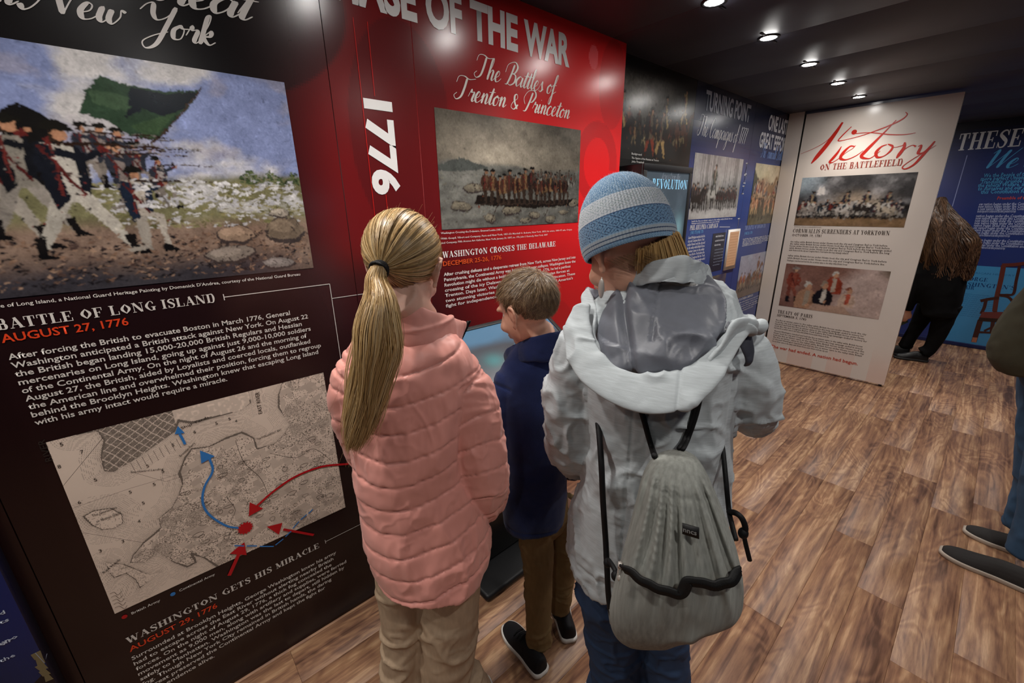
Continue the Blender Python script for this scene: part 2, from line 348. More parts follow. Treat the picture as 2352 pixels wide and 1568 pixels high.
def script(txt, sl=.3, bold=1.0):
    V = []; F = []; Z = []; x = 0; n = 0
    for gi, ch in enumerate(txt):
        st, adv = SCR.get(ch, SCR[' ']); z = (gi % 2)*60
        for pts in st:
            v, f = pen(pts, .06*bold, .17*bold); v = v+[x, 0]; v[:, 0] += sl*v[:, 1]; V.append(v); F += [tuple(i+n for i in g) for g in f]; n += len(v); h = len(v)//2; Z.append(np.tile(z+np.arange(h)*1.0, 2)); z += h
        x += adv*.95
    return np.vstack(V), F, np.concatenate(Z)
class Print:
    """flat print: coloured polygons laid one over the other on a frame"""
    def __init__(s, fr, d=.0006): s.fr = fr; s.d = d; s.V = []; s.F = []; s.c = []; s.n = 0; s.vc = None
    def raw(s, uv, F, col, dz=None):
        P = s.fr.P(uv, s.d if dz is None else s.d+dz*(1.5e-6 if abs(s.fr.o[0]) > 1 else 5e-6)); s.V.append(P); s.F += [tuple(i+s.n for i in f) for f in F]; s.n += len(P)
        s.c += [col]*len(F) if not isinstance(col, np.ndarray) else [tuple(x) for x in col]; s.d += .000008
    def poly(s, uv, col): uv = np.asarray(uv, float); s.raw(uv, [tuple(range(len(uv)))], col)
    def grid(s, uv00, uv11, nx, ny, fn):
        xs = np.linspace(0, 1, nx+1); ys = np.linspace(0, 1, ny+1); X, Y = np.meshgrid(xs, ys); U = np.stack([uv00[0]+(uv11[0]-uv00[0])*X, uv00[1]+(uv11[1]-uv00[1])*Y], -1).reshape(-1, 2)
        i, j = np.meshgrid(np.arange(nx), np.arange(ny)); a = (j*(nx+1)+i).ravel(); F = [tuple(x) for x in np.stack([a, a+1, a+nx+2, a+nx+1], 1).tolist()]
        xc = (i.ravel()+.5)/nx; yc = (j.ravel()+.5)/ny; s.raw(U, F, np.asarray(fn(xc, yc)))
    def line(s, uv, w, col, smooth=False):
        uv = cr(uv, 6) if smooth else np.asarray(uv, float)
        for i in range(1 if not smooth else 1):
            v, f = _st2(uv, w); s.raw(v, f, col)
    def disc(s, c, r, col, n=16, ry=None):
        a = np.linspace(0, 2*math.pi, n, endpoint=False); s.poly(np.c_[c[0]+r*np.cos(a), c[1]+(ry or r)*np.sin(a)], col)
    def put(s, VF, p0, p1, cap, col, capu=1.0, z=None):
        """fit glyph geometry between two wall points; cap = cap height in metres"""
        V, F = VF[:2]; dz = VF[2] if len(VF) > 2 else None; V = V.copy(); x0, x1 = V[:, 0].min(), V[:, 0].max()
        V[:, 0] = p0[0]+(V[:, 0]-x0)/(x1-x0)*(p1[0]-p0[0]); V[:, 1] = (p0[1] if z is None else z)+V[:, 1]/capu*cap
        s.raw(V, F, col, dz)
    def build(s, name, parent, label=None, m=None):
        me = mkmesh(name, np.concatenate(s.V), s.F, m or PRINT, cols=s.c); o = link(name, me, parent)
        if label: o['label'] = label
        if name in ('lettering', 'caption', 'inset_prints'): o['kind'] = 'stuff'
        return o
class Raster:
    """a painted picture worked out cell by cell, then laid on the wall as one finely divided print"""
    def __init__(s, fr, q, cell, d=.002):
        s.fr = fr; s.q = q; s.d0 = d; s.nx = int(round((q[2]-q[0])/cell)); s.ny = int(round((q[3]-q[1])/cell)); s.cx = (q[2]-q[0])/s.nx; s.cy = (q[3]-q[1])/s.ny; s.a = np.full((s.ny, s.nx, 3), .1)
    def grid(s, a, b, nx, ny, fn):
        i, j = np.meshgrid(np.arange(s.nx), np.arange(s.ny)); s.a = np.array(fn(((i+.5)/s.nx).ravel(), ((j+.5)/s.ny).ravel()), float).reshape(s.ny, s.nx, 3)
    def poly(s, uv, col):
        p = (np.asarray(uv, float)-[s.q[0], s.q[1]])/[s.cx, s.cy]; x0, y0 = np.floor(p.min(0)).astype(int); x1, y1 = np.ceil(p.max(0)).astype(int)+1
        x0, y0 = max(x0, 0), max(y0, 0); x1, y1 = min(x1, s.nx), min(y1, s.ny)
        if x1 <= x0 or y1 <= y0: return
        X = np.arange(x0, x1)[None, :]+.5; Y = np.arange(y0, y1)[:, None]+.5; c = np.zeros((y1-y0, x1-x0), bool); q = np.roll(p, -1, 0)
        for a, b in zip(p, q):
            if a[1] == b[1]: continue
            c ^= ((a[1] > Y) != (b[1] > Y)) & (X < (b[0]-a[0])*(Y-a[1])/(b[1]-a[1])+a[0])
        s.a[y0:y1, x0:x1][c] = col
    def raw(s, uv, F, col):
        uv = np.asarray(uv)
        for f in F: s.poly(uv[list(f)], col)
    def line(s, uv, w, col, smooth=False): v, f = _st2(cr(uv, 6) if smooth else np.asarray(uv, float), w); s.raw(v, f, col)
    def disc(s, c, r, col, n=16, ry=None): a = np.linspace(0, 2*math.pi, n, endpoint=False); s.poly(np.c_[c[0]+r*np.cos(a), c[1]+(ry or r)*np.sin(a)], col)
    def dabs(s, n, L, w, seed=0, lo=.78, hi=1.18, ang=0, va=1.6):
        r = random.Random(seed)
        for _ in range(n):
            i, j = r.randrange(s.nx), r.randrange(s.ny); c = s.a[j, i]*r.uniform(lo, hi); a = ang+r.uniform(-va, va); l, ww = L*r.uniform(.5, 1.2), w*r.uniform(.5, 1.2); u, v = s.q[0]+(i+.5)*s.cx, s.q[1]+(j+.5)*s.cy; dx, dy = math.cos(a)*l/2, math.sin(a)*l/2
            s.poly([(u-dx, v-dy), (u-dy*ww/l, v+dx*ww/l), (u+dx, v+dy), (u+dy*ww/l, v-dx*ww/l)], c)
    def build(s, name, parent, label=None, m=None, warp=1.3, tex=.22, seed=0):
        i, j = np.meshgrid(np.arange(s.nx), np.arange(s.ny)); P0 = np.stack([i*.05+seed, j*.05, i*0], -1)
        wx = vnoise(P0)*warp*1.8; wy = vnoise(P0+31)*warp*1.8; a = s.a[np.clip(j+np.round(wy).astype(int), 0, s.ny-1), np.clip(i+np.round(wx).astype(int), 0, s.nx-1)]
        b = np.pad(a, ((1, 1), (1, 1), (0, 0)), 'edge'); b = (b[:-2]+2*b[1:-1]+b[2:])/4; b = (b[:, :-2]+2*b[:, 1:-1]+b[:, 2:])/4
        n = .45*fbm(np.stack([i*.5+seed, j*.5, i*0+5], -1), 2)+.9*fbm(np.stack([i*.06, j*.07, i*0+seed], -1), 3); b = np.clip(b*(1+tex*2*n[..., None]), .002, 1)
        P = Print(s.fr, s.d0); P.grid((s.q[0], s.q[1]), (s.q[2], s.q[3]), s.nx, s.ny, lambda x, y: b.reshape(-1, 3)); return P.build(name, parent, label, m)
def _st2(P, w):
    P = np.asarray(P, float); T = np.gradient(P, axis=0); T /= np.linalg.norm(T, axis=1)[:, None]+1e-9; N = np.c_[-T[:, 1], T[:, 0]]
    w = np.broadcast_to(np.asarray(w, float), (len(P),))[:, None]; A = P+N*w/2; B = P-N*w/2; k = len(P)
    return np.vstack([A, B]), [(i, i+1, k+i+1, k+i) for i in range(k-1)]
PRINT = mat('printed_vinyl', rough=.24, spec=.5, attr=True, bump=(400, .04, .001))
PRINTM = mat('printed_matte_vinyl', rough=.5, spec=.35, attr=True)
# ================================================================== THE ROOM
X0, X1, Y0, Y1 = -1.545, 1.35, -1.7, 6.86
FLOORW = []
def plank_mat():
    m = D.materials.new('walnut_plank'); m.use_nodes = True; nt = m.node_tree; b = nt.nodes['Principled BSDF']; L = nt.links.new
    tc = nt.nodes.new('ShaderNodeTexCoord'); oi = nt.nodes.new('ShaderNodeObjectInfo')
    geo = nt.nodes.new('ShaderNodeNewGeometry')
    off = nt.nodes.new('ShaderNodeVectorMath'); off.operation = 'MULTIPLY_ADD'
    L(oi.outputs['Random'], off.inputs[0]); off.inputs[1].default_value = (31, 47, 13); L(geo.outputs['Position'], off.inputs[2])
    def N(scale, st, det, dist, rough=.55):
        mp = nt.nodes.new('ShaderNodeMapping'); mp.inputs['Scale'].default_value = st; L(off.outputs[0], mp.inputs[0])
        n = nt.nodes.new('ShaderNodeTexNoise'); n.inputs['Scale'].default_value = scale; n.inputs['Detail'].default_value = det; n.inputs['Distortion'].default_value = dist; n.inputs['Roughness'].default_value = rough
        L(mp.outputs[0], n.inputs['Vector']); return n
    big = N(1.9, (2.9, .85, 1), 2.5, 1.2)
    # contour rings of the grain: sine of the broad field
    ml = nt.nodes.new('ShaderNodeMath'); ml.operation = 'MULTIPLY'; ml.inputs[1].default_value = 52; L(big.outputs['Fac'], ml.inputs[0])
    sn = nt.nodes.new('ShaderNodeMath'); sn.operation = 'SINE'; L(ml.outputs[0], sn.inputs[0])
    fine = N(4.2, (10, .42, 1), 3.5, .9, .5)
    pore = N(60, (6, .5, 1), 3, 0)
    patch = N(2.2, (7.0, .8, 1), 3, .8)
    a = nt.nodes.new('ShaderNodeMath'); a.operation = 'MULTIPLY_ADD'; L(sn.outputs[0], a.inputs[0]); a.inputs[1].default_value = .075; L(fine.outputs['Fac'], a.inputs[2])
    a2 = nt.nodes.new('ShaderNodeMath'); a2.operation = 'MULTIPLY_ADD'; L(patch.outputs['Fac'], a2.inputs[0]); a2.inputs[1].default_value = .50; L(a.outputs[0], a2.inputs[2])
    a3 = nt.nodes.new('ShaderNodeMath'); a3.operation = 'MULTIPLY_ADD'; L(oi.outputs['Random'], a3.inputs[0]); a3.inputs[1].default_value = .06; L(a2.outputs[0], a3.inputs[2])
    cr_ = nt.nodes.new('ShaderNodeValToRGB'); L(a3.outputs[0], cr_.inputs[0]); e = cr_.color_ramp.elements
    e[0].position = .50; e[0].color = (*hx('624434', .82), 1); e[1].position = 1.04; e[1].color = (*hx('c49c78', .82), 1)
    for p, c in ((.62, '7e5a47'), (.75, '966e54'), (.88, 'aa8161')): x = e.new(p); x.color = (*hx(c, .82), 1)
    mr = nt.nodes.new('ShaderNodeMapRange'); L(pore.outputs['Fac'], mr.inputs[0]); mr.inputs[1].default_value = .3; mr.inputs[2].default_value = .6; mr.inputs[3].default_value = .82; mr.inputs[4].default_value = 1.04
    mx = nt.nodes.new('ShaderNodeMix'); mx.data_type = 'RGBA'; mx.blend_type = 'MULTIPLY'; mx.inputs['Factor'].default_value = 1; L(cr_.outputs[0], mx.inputs['A']); L(mr.outputs[0], mx.inputs['B'])
    L(mx.outputs['Result'], b.inputs['Base Color']); b.inputs['Roughness'].default_value = .42; b.inputs['Specular IOR Level'].default_value = .4
    bp = nt.nodes.new('ShaderNodeBump'); bp.inputs['Strength'].default_value = .25; bp.inputs['Distance'].default_value = .0008; L(a.outputs[0], bp.inputs['Height']); L(bp.outputs[0], b.inputs['Normal'])
    return m
fb = MB().box((X0, Y0, -.06), (X1, Y1, -.008)); floor = fb.build('floor', mat('floor_underlay', hx('2a201a'), .8)); tag(floor, 'wood-look plank floor of the exhibit room', kind='structure')
PM = plank_mat(); PW, PL = .152, 1.22; pcache = {}
def plank(x0, x1, y0, y1):
    w, l = round(x1-x0, 3), round(y1-y0, 3)
    if (w, l) not in pcache:
        g = .0003; b = .0007
        V = [(g, g, -.008), (w-g, g, -.008), (w-g, l-g, -.008), (g, l-g, -.008), (g, g, -b), (w-g, g, -b), (w-g, l-g, -b), (g, l-g, -b), (g+b, g+b, 0), (w-g-b, g+b, 0), (w-g-b, l-g-b, 0), (g+b, l-g-b, 0)]
        F = [(8, 9, 10, 11)]+[(i, (i+1) % 4, 4+(i+1) % 4, 4+i) for i in range(4)]+[(4+i, 4+(i+1) % 4, 8+(i+1) % 4, 8+i) for i in range(4)]
        pcache[(w, l)] = mkmesh('plank', V, F, PM)
    o = link('plank', pcache[(w, l)], floor); o.location = (x0, y0, 0)
x = -.385-PW*8
k = 0
while x < X1-.01:
    off = [.0, .47, .86, .29, 1.05, .62][k % 6]+.13*(k % 4)
    a, b_ = max(x, X0), min(x+PW, X1); y = Y0-PL+(off % PL)
    while y < Y1:
        p, q_ = max(y, Y0), min(y+PL, Y1)
        if q_-p > .03 and b_-a > .02: plank(a, b_, p, q_)
        y += PL
    x += PW; k += 1
CM = mat('dark_ceiling_sheet', hx('302f39'), .58, .5, noise=(3, .2, (1, 1, 1)), bump=(1.5, .08, .02, (3, 1, 1)))
cl = MB().box((X0-.05, Y0, CEIL), (X1+.05, Y1+.05, CEIL+.06)).build('ceiling', mat('ceiling_backing', hx('121214'), .6)); tag(cl, 'dark glossy ceiling sheets with a row of downlights', kind='structure')
yy = Y0
while yy < Y1:      # ceiling sheets with narrow joints, running across the room
    y2 = min(yy+.61, Y1)
    MB().box((X0, yy+.0006, CEIL-.006), (X1, y2-.0006, CEIL)).build('ceiling_panel', CM, cl, bevel=.0012); yy += .61
WM = mat('wall_backing', hx('15161a'), .55)
for nm, a, b in (('wall_left', (X0-.06, Y0, 0), (X0, Y1, CEIL)), ('wall_right', (X1, Y0, 0), (X1+.06, Y1, CEIL)), ('wall_back', (X0, 6.856, 0), (X1, 6.92, CEIL)), ('wall_front', (X0, Y0-.06, 0), (X1, Y0, CEIL))):
    o = MB().box(a, b).build(nm, WM if nm != 'wall_right' else mat('right_wall_print', hx('2a3a6a'), .5, noise=(1.5, .4))); tag(o, kind='structure')

# ------------------------------------------------------------------ downlights
EMM = mat('lamp_glow', (1, 1, 1), .4, emit=((1, .97, .93), 170.0))
TRIM = mat('lamp_trim', hx('17171a'), .4, metal=.3)
def ring(mb, c, r0, r1, z0, z1, n=28):
    a = np.linspace(0, 2*math.pi, n, endpoint=False); V = []
    for r, z in ((r0, z0), (r1, z0), (r1, z1), (r0, z1)): V += [(c[0]+r*math.cos(t), c[1]+r*math.sin(t), z) for t in a]
    F = [(i*n+j, i*n+(j+1) % n, ((i+1) % 4)*n+(j+1) % n, ((i+1) % 4)*n+j) for i in range(4) for j in range(n)]
    return mb.add(V, F)
posn = {1.953: 'cut off by the top edge of the photo', 2.551: 'largest one fully in the photo', 3.203: 'second from the near end of the visible row', 3.848: 'third from the near end of the visible row', 4.467: 'smallest, just before the white panel'}
for (x, y) in LAMPS:
    e = empty('ceiling_downlight', (x, y, CEIL-.006))
    vis = x < 0 and y in posn
    tag(e, ('round ceiling downlight, '+posn[y]) if vis else 'round recessed downlight outside the picture', 'light', 'recessed ceiling downlights')
    if vis: pass
    z = 0
    ring(MB(), (0, 0), .036, .050, z-.006, z+.004).build('trim_ring', TRIM, e, smooth=True)
    a = np.linspace(0, 2*math.pi, 28, endpoint=False)
    V = [(.036*math.cos(t), .036*math.sin(t), -.004) for t in a]+[(.036*math.cos(t), .036*math.sin(t), .002) for t in a]+[(0, 0, -.006)]
    link('lens', mkmesh('lens', V, [(j, 56, (j+1) % 28) for j in range(28)]+[(j, (j+1) % 28, 28+(j+1) % 28, 28+j) for j in range(28)], EMM), e)
    for s in (-1, 1):
        MB().box((-.006, s*.055-.0 if s > 0 else -.1, -.006), (.006, .1 if s > 0 else -.055, 0)).build('spring_clip', TRIM, e, bevel=.001)
    ld = D.lights.new('downlight_beam', 'SPOT'); ld.energy = LAMP_W*(1.0 if x < 0 else SIDE_K); ld.color = (1, .945, .89); ld.spot_size = math.radians(125); ld.spot_blend = .8; ld.shadow_soft_size = .035
    lo = D.objects.new('beam', ld); C.objects.link(lo); lo.location = (0, 0, -.02); lo.parent = e

# ================================================================== PRINTED MATTER
WHITE = hx('e8e6e2'); CREAM = hx('e9e2d8'); ORANGE = hx('d2401f')
UA, UB, UV_, UZ = FA.uv, FB.uv, FV.uv, FZ.uv
def board(name, fr, u0, u1, z0, z1, back, label, col=(.02, .02, .02), cat='display panel', group=None):
    a = fr.P([[u0, z0]], -back)[0]; b = fr.P([[u1, z1]], 0)[0]; lo = np.minimum(a, b); hi = np.maximum(a, b)
    o = MB().box(lo-lo*0, hi).build(name, mat('board_'+name+str(len(D.objects)), col, .4), origin=((lo+hi)/2*[1, 1, 0]).tolist()); tag(o, label, cat, group); return o
def attach(o, par):
    o.parent = par; o.location = -np.array(par.location); return o
def text(P, fr, txt, a, b, cap, col, off=.012, res=2, capu=.70, px=True, z=None):
    p0 = fr.uv(*a) if px else np.array(a); p1 = fr.uv(*b) if px else np.array(b)
    P.put(tmesh(txt, off, res), p0, p1, cap, col, capu, z=(p0[1]+p1[1])/2 if z is None else z)
def seriftext(P, fr, txt, a, b, cap, col, px=True):
    p0 = fr.uv(*a) if px else np.array(a); p1 = fr.uv(*b) if px else np.array(b); P.put(serif(txt), p0, p1, cap, col, 1.0, z=(p0[1]+p1[1])/2)
# ---- near boards, one continuous print across three boards
YC = [-.37, .556, .853, 2.078]
SEC = [('black-and-maroon display board with the painted musket line and old river map', 'exhibit_board'),
       ('narrow dark red display board carrying the upright year 1776', 'exhibit_board'),
       ('bright red display board about the river crossing, behind the boy', 'exhibit_board')]
def redbg(y, z):
    n = fbm(np.stack([y*1.3, z*1.3, y*0], -1), 3)
    t = sstep(.25, .62, y+.12*n); t2 = sstep(.75, 1.9, y)
    r = .012+.05*t*sstep(.9, 1.55, z)+.09*t*sstep(1.35, 1.5, z)*sstep(.35, .6, y)+.62*t2; g = .004+.004*t+.012*t2
    # large ghosted numerals
    e1 = ((y-.80)/.20)**2+((z-1.83)/.36)**2; r = r*(1-.28*sstep(1.03, .97, e1)*sstep(.99, .97, y))
    e2 = ((y-.08)/.55)**2+((z-2.16)/.30)**2; r = r*(1-.55*sstep(1.04, .96, e2))
    e3 = np.sqrt(((y-1.88)/.17)**2+((z-1.80)/.20)**2); arc = sstep(.60, .64, e3)*sstep(1.02, .98, e3)*np.maximum(sstep(1.77, 1.78, z), sstep(1.87, 1.86, y)); r = r*(1-.26*arc)
    e4 = np.sqrt(((y-1.98)/.11)**2+((z-2.17)/.2)**2); r = r*(1-.2*sstep(1.03, .97, e4))
    e5 = sstep(1.1, .9, ((y-1.82)/.035)**2+((z-2.265)/.05)**2); r = r*(1+.15*e5); g = g+.08*e5
    e6 = sstep(1.04, .96, ((y-1.45)/.30)**2+((z-.95)/.22)**2); r = r*(1-.14*e6)
    blot = sstep(.05, .25, fbm(np.stack([y*2.2+4, z*2.2, y*0+3], -1), 3))*sstep(.5, -.2, y); r = r+.03*blot*sstep(.2, .5, z)*sstep(.95, .8, z)
    return np.stack([r, g, g*1.1], -1)
boards = []
for i in range(3):
    u0, u1 = YC[i]+.0012, YC[i+1]-.0012
    b = board('exhibit_board', FA, u0, u1, 0.0, CEIL-.002 if i < 3 else 2.3, .082, SEC[i][0], hx('2a0a0b') if i < 2 else hx('8a1012'), group='red and black display boards along the left wall')
    P = Print(FA, .0003); P.grid((u0, 0), (u1, CEIL-.002), int((u1-u0)*130), 300, lambda s, t, u0=u0, u1=u1: redbg(u0+(u1-u0)*s, t*CEIL)); attach(P.build('printed_background', None), b)
    boards.append(b)
B1, B2, B3 = boards
lb = board('exhibit_board', FA, -1.1, YC[0]-.0012, 0, CEIL-.002, .082, 'black display board at the far left, mostly hidden by the blue board', hx('140406'))
P = Print(FA, .0003); P.grid((-1.1, 0), (YC[0]-.0012, CEIL-.002), 60, 120, lambda s, t: redbg(-1.1+.73*s, t*CEIL)); attach(P.build('printed_background', None), lb)
# blue board in the lower left corner, standing a little forward
FL = Frame((-1.40, 0, 0), (0, 1, 0), (1, 0, 0))
bl = board('exhibit_board', FL, -1.25, -.400, 0, CEIL-.002, .058, 'dark blue display board cut off by the lower left corner', hx('0a1236'))
P = Print(FL, .0003)
P.grid((-1.25, 0), (-.4, 2.37), 60, 120, lambda s, t: np.stack([.002+.002*s, .004+.010*sstep(.6, .95, s), .012+.085*sstep(.72, 1, s)*sstep(.0, .3, t)], -1))
P.poly([(-.43, .30), (-.40, .30), (-.40, .47), (-.47, .42)], hx('0b0b14'))
attach(P.build('printed_background', None), bl)
P = Print(FL, .0012)
for j, (t, px, py) in enumerate([('and the royal governors ruled', 13, 1407), ('colonists defend their rights', 22, 1424), ('as the colonists and they', 20, 1472), ('met in order to secure their', 31, 1469), ('refused the ruling laws, they no', 42, 1462), ('bound by the', 36, 1505)]):
    e = FL.uv(px, py); w = len(t)*.0085; P.put(tmesh(t, .012, 1), (e[0]-w, e[1]), (e[0], e[1]), .0105, hx('b9c4d6'), .7, z=e[1])
attach(P.build('lettering', None, 'small white slanting paragraph'), bl)
P = Print(FL, .0012); c = FL.uv(97, 1530)
for s in range(5): P.poly([(c[0]-.008+.004*math.sin(s*2), c[1]+.05-.02*s), (c[0]+.006+.003*math.cos(s), c[1]+.05-.02*s), (c[0]+.008, c[1]+.028-.02*s), (c[0]-.006, c[1]+.03-.02*s)], hx('6f6448'))
P.line([FL.uv(108, 1500), FL.uv(103, 1522), (c[0], c[1]+.05)], .0012, hx('8c95a8')); attach(P.build('printed_figure', None), bl)

# ---- painted battle scene (generic) ---------------------------------
def limb(P, pts, w, col): P.line(pts, w, col)
def shade(col, k): return tuple(min(1, c*k) for c in col)
def soldier(P, x, y, h, aim=True, coat='1f2430', vest='b9b2a6', br='bdb7ad', kneel=False, face='a5785c', fl=1, musket=True, hat='15130f', seed=0, walk=.12):
    """generic infantryman drawn with small patches; x,y feet, h height in metres on the wall"""
    r = random.Random(seed); co_, ve, bc, fc, ht = hx(coat), hx(vest), hx(br), hx(face), hx(hat)
    def q(a, b): return (x+fl*a*h, y+b*h)
    if kneel:
        P.line([q(-.02, .45), q(.16, .42), q(.17, .05)], [h*.1, h*.08, h*.05], bc); P.line([q(-.02, .42), q(-.03, .12), q(.0, .06), q(-.2, .03)], [h*.12, h*.1, h*.07, h*.04], shade(bc, .75))
        P.poly([q(.12, 0), q(.28, 0), q(.2, .07), q(.14, .1)], hx('100e0d'))
    else:
        P.line([q(-.03, .52), q(-.06-walk*.4, .28), q(-.07-walk, .05)], [h*.12, h*.09, h*.05], shade(bc, .8)); P.line([q(.02, .52), q(.07+walk*.5, .28), q(.09+walk, .05)], [h*.12, h*.09, h*.05], bc)
        for s, k in ((-1, .8), (1, 1)):
            cx = -.07-walk if s < 0 else .09+walk
            P.line([q(cx-s*.02, .17), q(cx, .02)], [h*.065, h*.05], hx('14110f')); P.poly([q(cx-.03, 0), q(cx+.1, 0), q(cx+.07, .03), q(cx-.02, .05)], hx('0f0d0c'))
    b0 = .42 if not kneel else .4
    top = .84 if not kneel else .8
    P.poly([q(-.1, b0), q(.1, b0), q(.12, top-.08), q(.06, top), q(-.08, top), q(-.12, top-.1)], ve)
    P.poly([q(-.1, b0-.06), q(-.02, b0+.02), q(-.03, top-.02), q(-.1, top), q(-.15, top-.12)], co_); P.poly([q(.06, b0+.1), q(.11, b0+.05), q(.14, top-.1), q(.08, top)], co_)
    P.line([q(-.1, top-.02), q(.08, b0+.05)], h*.022, hx('4a1c1a')); P.line([q(-.03, top), q(-.05, b0+.05)], h*.016, hx('5e2622'))
    for j in range(4): P.disc(q(.02, b0+.06+.07*j), h*.007, hx('2a2622'), 6)
    if aim:
        P.line([q(-.02, top-.05), q(.12, top-.1), q(.26, top-.03)], [h*.07, h*.055, h*.04], co_); P.line([q(.22, top-.04), q(.27, top-.01)], h*.045, hx('5c211e')); P.disc(q(.29, top), h*.02, fc, 7)
        if musket: P.line([q(.0, top+.0), q(.35, top+.015), q(.9, top+.005)], [h*.03, h*.018, h*.008], hx('2a1a12')); P.line([q(.4, top+.03), q(.92, top+.015)], h*.006, hx('6b6660'))
    else:
        P.line([q(-.1, top-.05), q(-.16, .6), q(-.1, .48)], [h*.07, h*.055, h*.04], shade(co_, 1.2)); P.line([q(.1, top-.05), q(.17, .62), q(.12, .5)], [h*.07, h*.055, h*.04], co_)
    P.disc(q(.03, top+.065), h*.045, fc, 10); P.poly([q(-.03, top+.1), q(.0, top+.02), q(-.035, top+.0)], hx('2d2018'))
    P.poly([q(-.09, top+.1), q(.0, top+.085), q(.12, top+.1), q(.09, top+.14), q(.03, top+.165), q(-.05, top+.15)], ht)
def strokes(P, n, box, w, l, colf, seed=1, ang=.0, va=.6):
    """loose brush marks over an area"""
    r = random.Random(seed)
    for _ in range(n):
        s, t = r.random(), r.random(); u = box[0]+(box[2]-box[0])*s; v = box[1]+(box[3]-box[1])*t; a = ang+r.uniform(-va, va); L = l*r.uniform(.5, 1.3); ww = w*r.uniform(.5, 1.3)
        c = colf(s, t, r)
        if c is None: continue
        dx, dy = math.cos(a)*L/2, math.sin(a)*L/2; u = min(max(u, box[0]+abs(dx)), box[2]-abs(dx)); v = min(max(v, box[1]+abs(dy)+ww/2), box[3]-abs(dy)-ww/2)
        P.poly([(u-dx, v-dy), (u-dy*ww/L, v+ww/2), (u+dx, v+dy), (u+dy*ww/L, v-ww/2)], c)
def lerp(a, b, t): return a*(1-t)+b*t
pic = empty('x'); D.objects.remove(pic)
pu0, pu1, pz0, pz1 = -.365, .435*.97+.0, 1.418, 1.947
pu1 = float(UA(656, 191)[0]+UA(717, 617)[0])/2; pz1 = float((UA(656, 191)[1]+UA(0, 85)[1])/2); pz0 = float((UA(717, 617)[1]+UA(0, 683)[1])/2)
def sky(s, t):
    y = s; n = fbm(np.stack([s*4, t*5, s*0], -1), 5); n2 = fbm(np.stack([s*9+4, t*11, s*0+2], -1), 4)
    blue = np.stack([.20+0*s, .24+0*s, .42+0*s], -1); wh = np.stack([.50+0*s, .48+0*s, .47+0*s], -1); gry = np.stack([.30+0*s, .27+0*s, .30+0*s], -1)
    k = sstep(-.12, .22, n+.25*(.75-s)-.3*sstep(.55, 1, s)*sstep(.5, .9, t))[:, None]; c = lerp(blue, wh, k); c = lerp(c, gry, (sstep(.1, .4, n2)*.5)[:, None])
    # smoke bank and field
    hz = .50-.03*np.sin(s*5); sm = (sstep(hz-.16, hz, t)*sstep(hz+.1, hz, t))*sstep(.45, .7, s); c = lerp(c, np.array([.55, .53, .54]), (np.clip(sm*1.3*(.6+n2*2), 0, 1))[:, None])
    g = np.stack([.16+.1*n2, .15+.09*n2, .075+.05*n2], -1); d = np.stack([.20+.12*n2, .135+.09*n2, .10+.07*n2], -1); dk = np.stack([.035+.015*n, .032+.015*n, .038+.015*n], -1)
    gr = lerp(g, d, sstep(.33, .25, t)[:, None]); gr = lerp(gr, dk, (sstep(.17, .05, t+.06*n)*sstep(1.1, .75, s))[:, None])
    smk = sstep(0, .25, n2+n*.4-.05+.6*(t-.42))*sstep(.28, .4, t)*sstep(.35, .6, s)
    gr = lerp(gr, np.array([.52, .51, .52]), np.clip(smk, 0, .9)[:, None])
    c = lerp(gr, c, sstep(hz-.03, hz+.02, t)[:, None]); return np.clip(c, .01, 1)
P = Raster(FA, (pu0, pz0, pu1, pz1), .0016); P.grid(0, 0, 0, 0, sky)
PW_, PH_ = pu1-pu0, pz1-pz0
def pp(s, t): return (pu0+PW_*s, pz0+PH_*t)
def Q(px, py): u = UA(px, py); return (float(u[0]), float(u[1]))
# banner, trees, rocks
P.poly([Q(228, 174), Q(300, 195), Q(380, 210), Q(462, 205), Q(430, 250), Q(398, 285), Q(345, 325), Q(290, 305), Q(240, 275), Q(181, 258), Q(200, 205)], hx('2a3d2c'))
P.poly([Q(200, 205), Q(260, 215), Q(340, 240), Q(300, 262), Q(215, 235)], hx('3a4e38')); P.poly([Q(300, 200), Q(380, 215), Q(455, 210), Q(420, 250), Q(380, 270), Q(330, 250), Q(290, 270)], hx('171c22')); P.poly([Q(300, 290), Q(360, 270), Q(405, 260), Q(345, 322)], hx('34482f'))
P.line([Q(330, 345), Q(400, 280), Q(465, 200)], .004, hx('3a2a20'))
strokes(P, 260, (*pp(.80, .47), *pp(1.0, .55)), .006, .010, lambda s, t, r: hx(r.choice(['3c4a2e', '4c5a3a', '2c3622', '5c6440'])) if t < .5+.5*math.sin(s*9)**2 else None, 3)
strokes(P, 500, (*pp(.40, .26), *pp(1.0, .48)), .006, .02, lambda s, t, r: hx(r.choice(['6c6a44', '5a5636', '7d7650', '8a8462'])) if r.random() < .5 else hx(r.choice(['b9b7b6', 'a8a6a8'])), 5, 0, .3)
strokes(P, 900, (*pp(.0, .02), *pp(1.0, .24)), .005, .016, lambda s, t, r: hx(r.choice(['6a5244', '7c6250', '8d7360', '4a3a34', '2f2724'])) if r.random() < .5+.5*t else hx('1e1b1d'), 6, .1, .5)
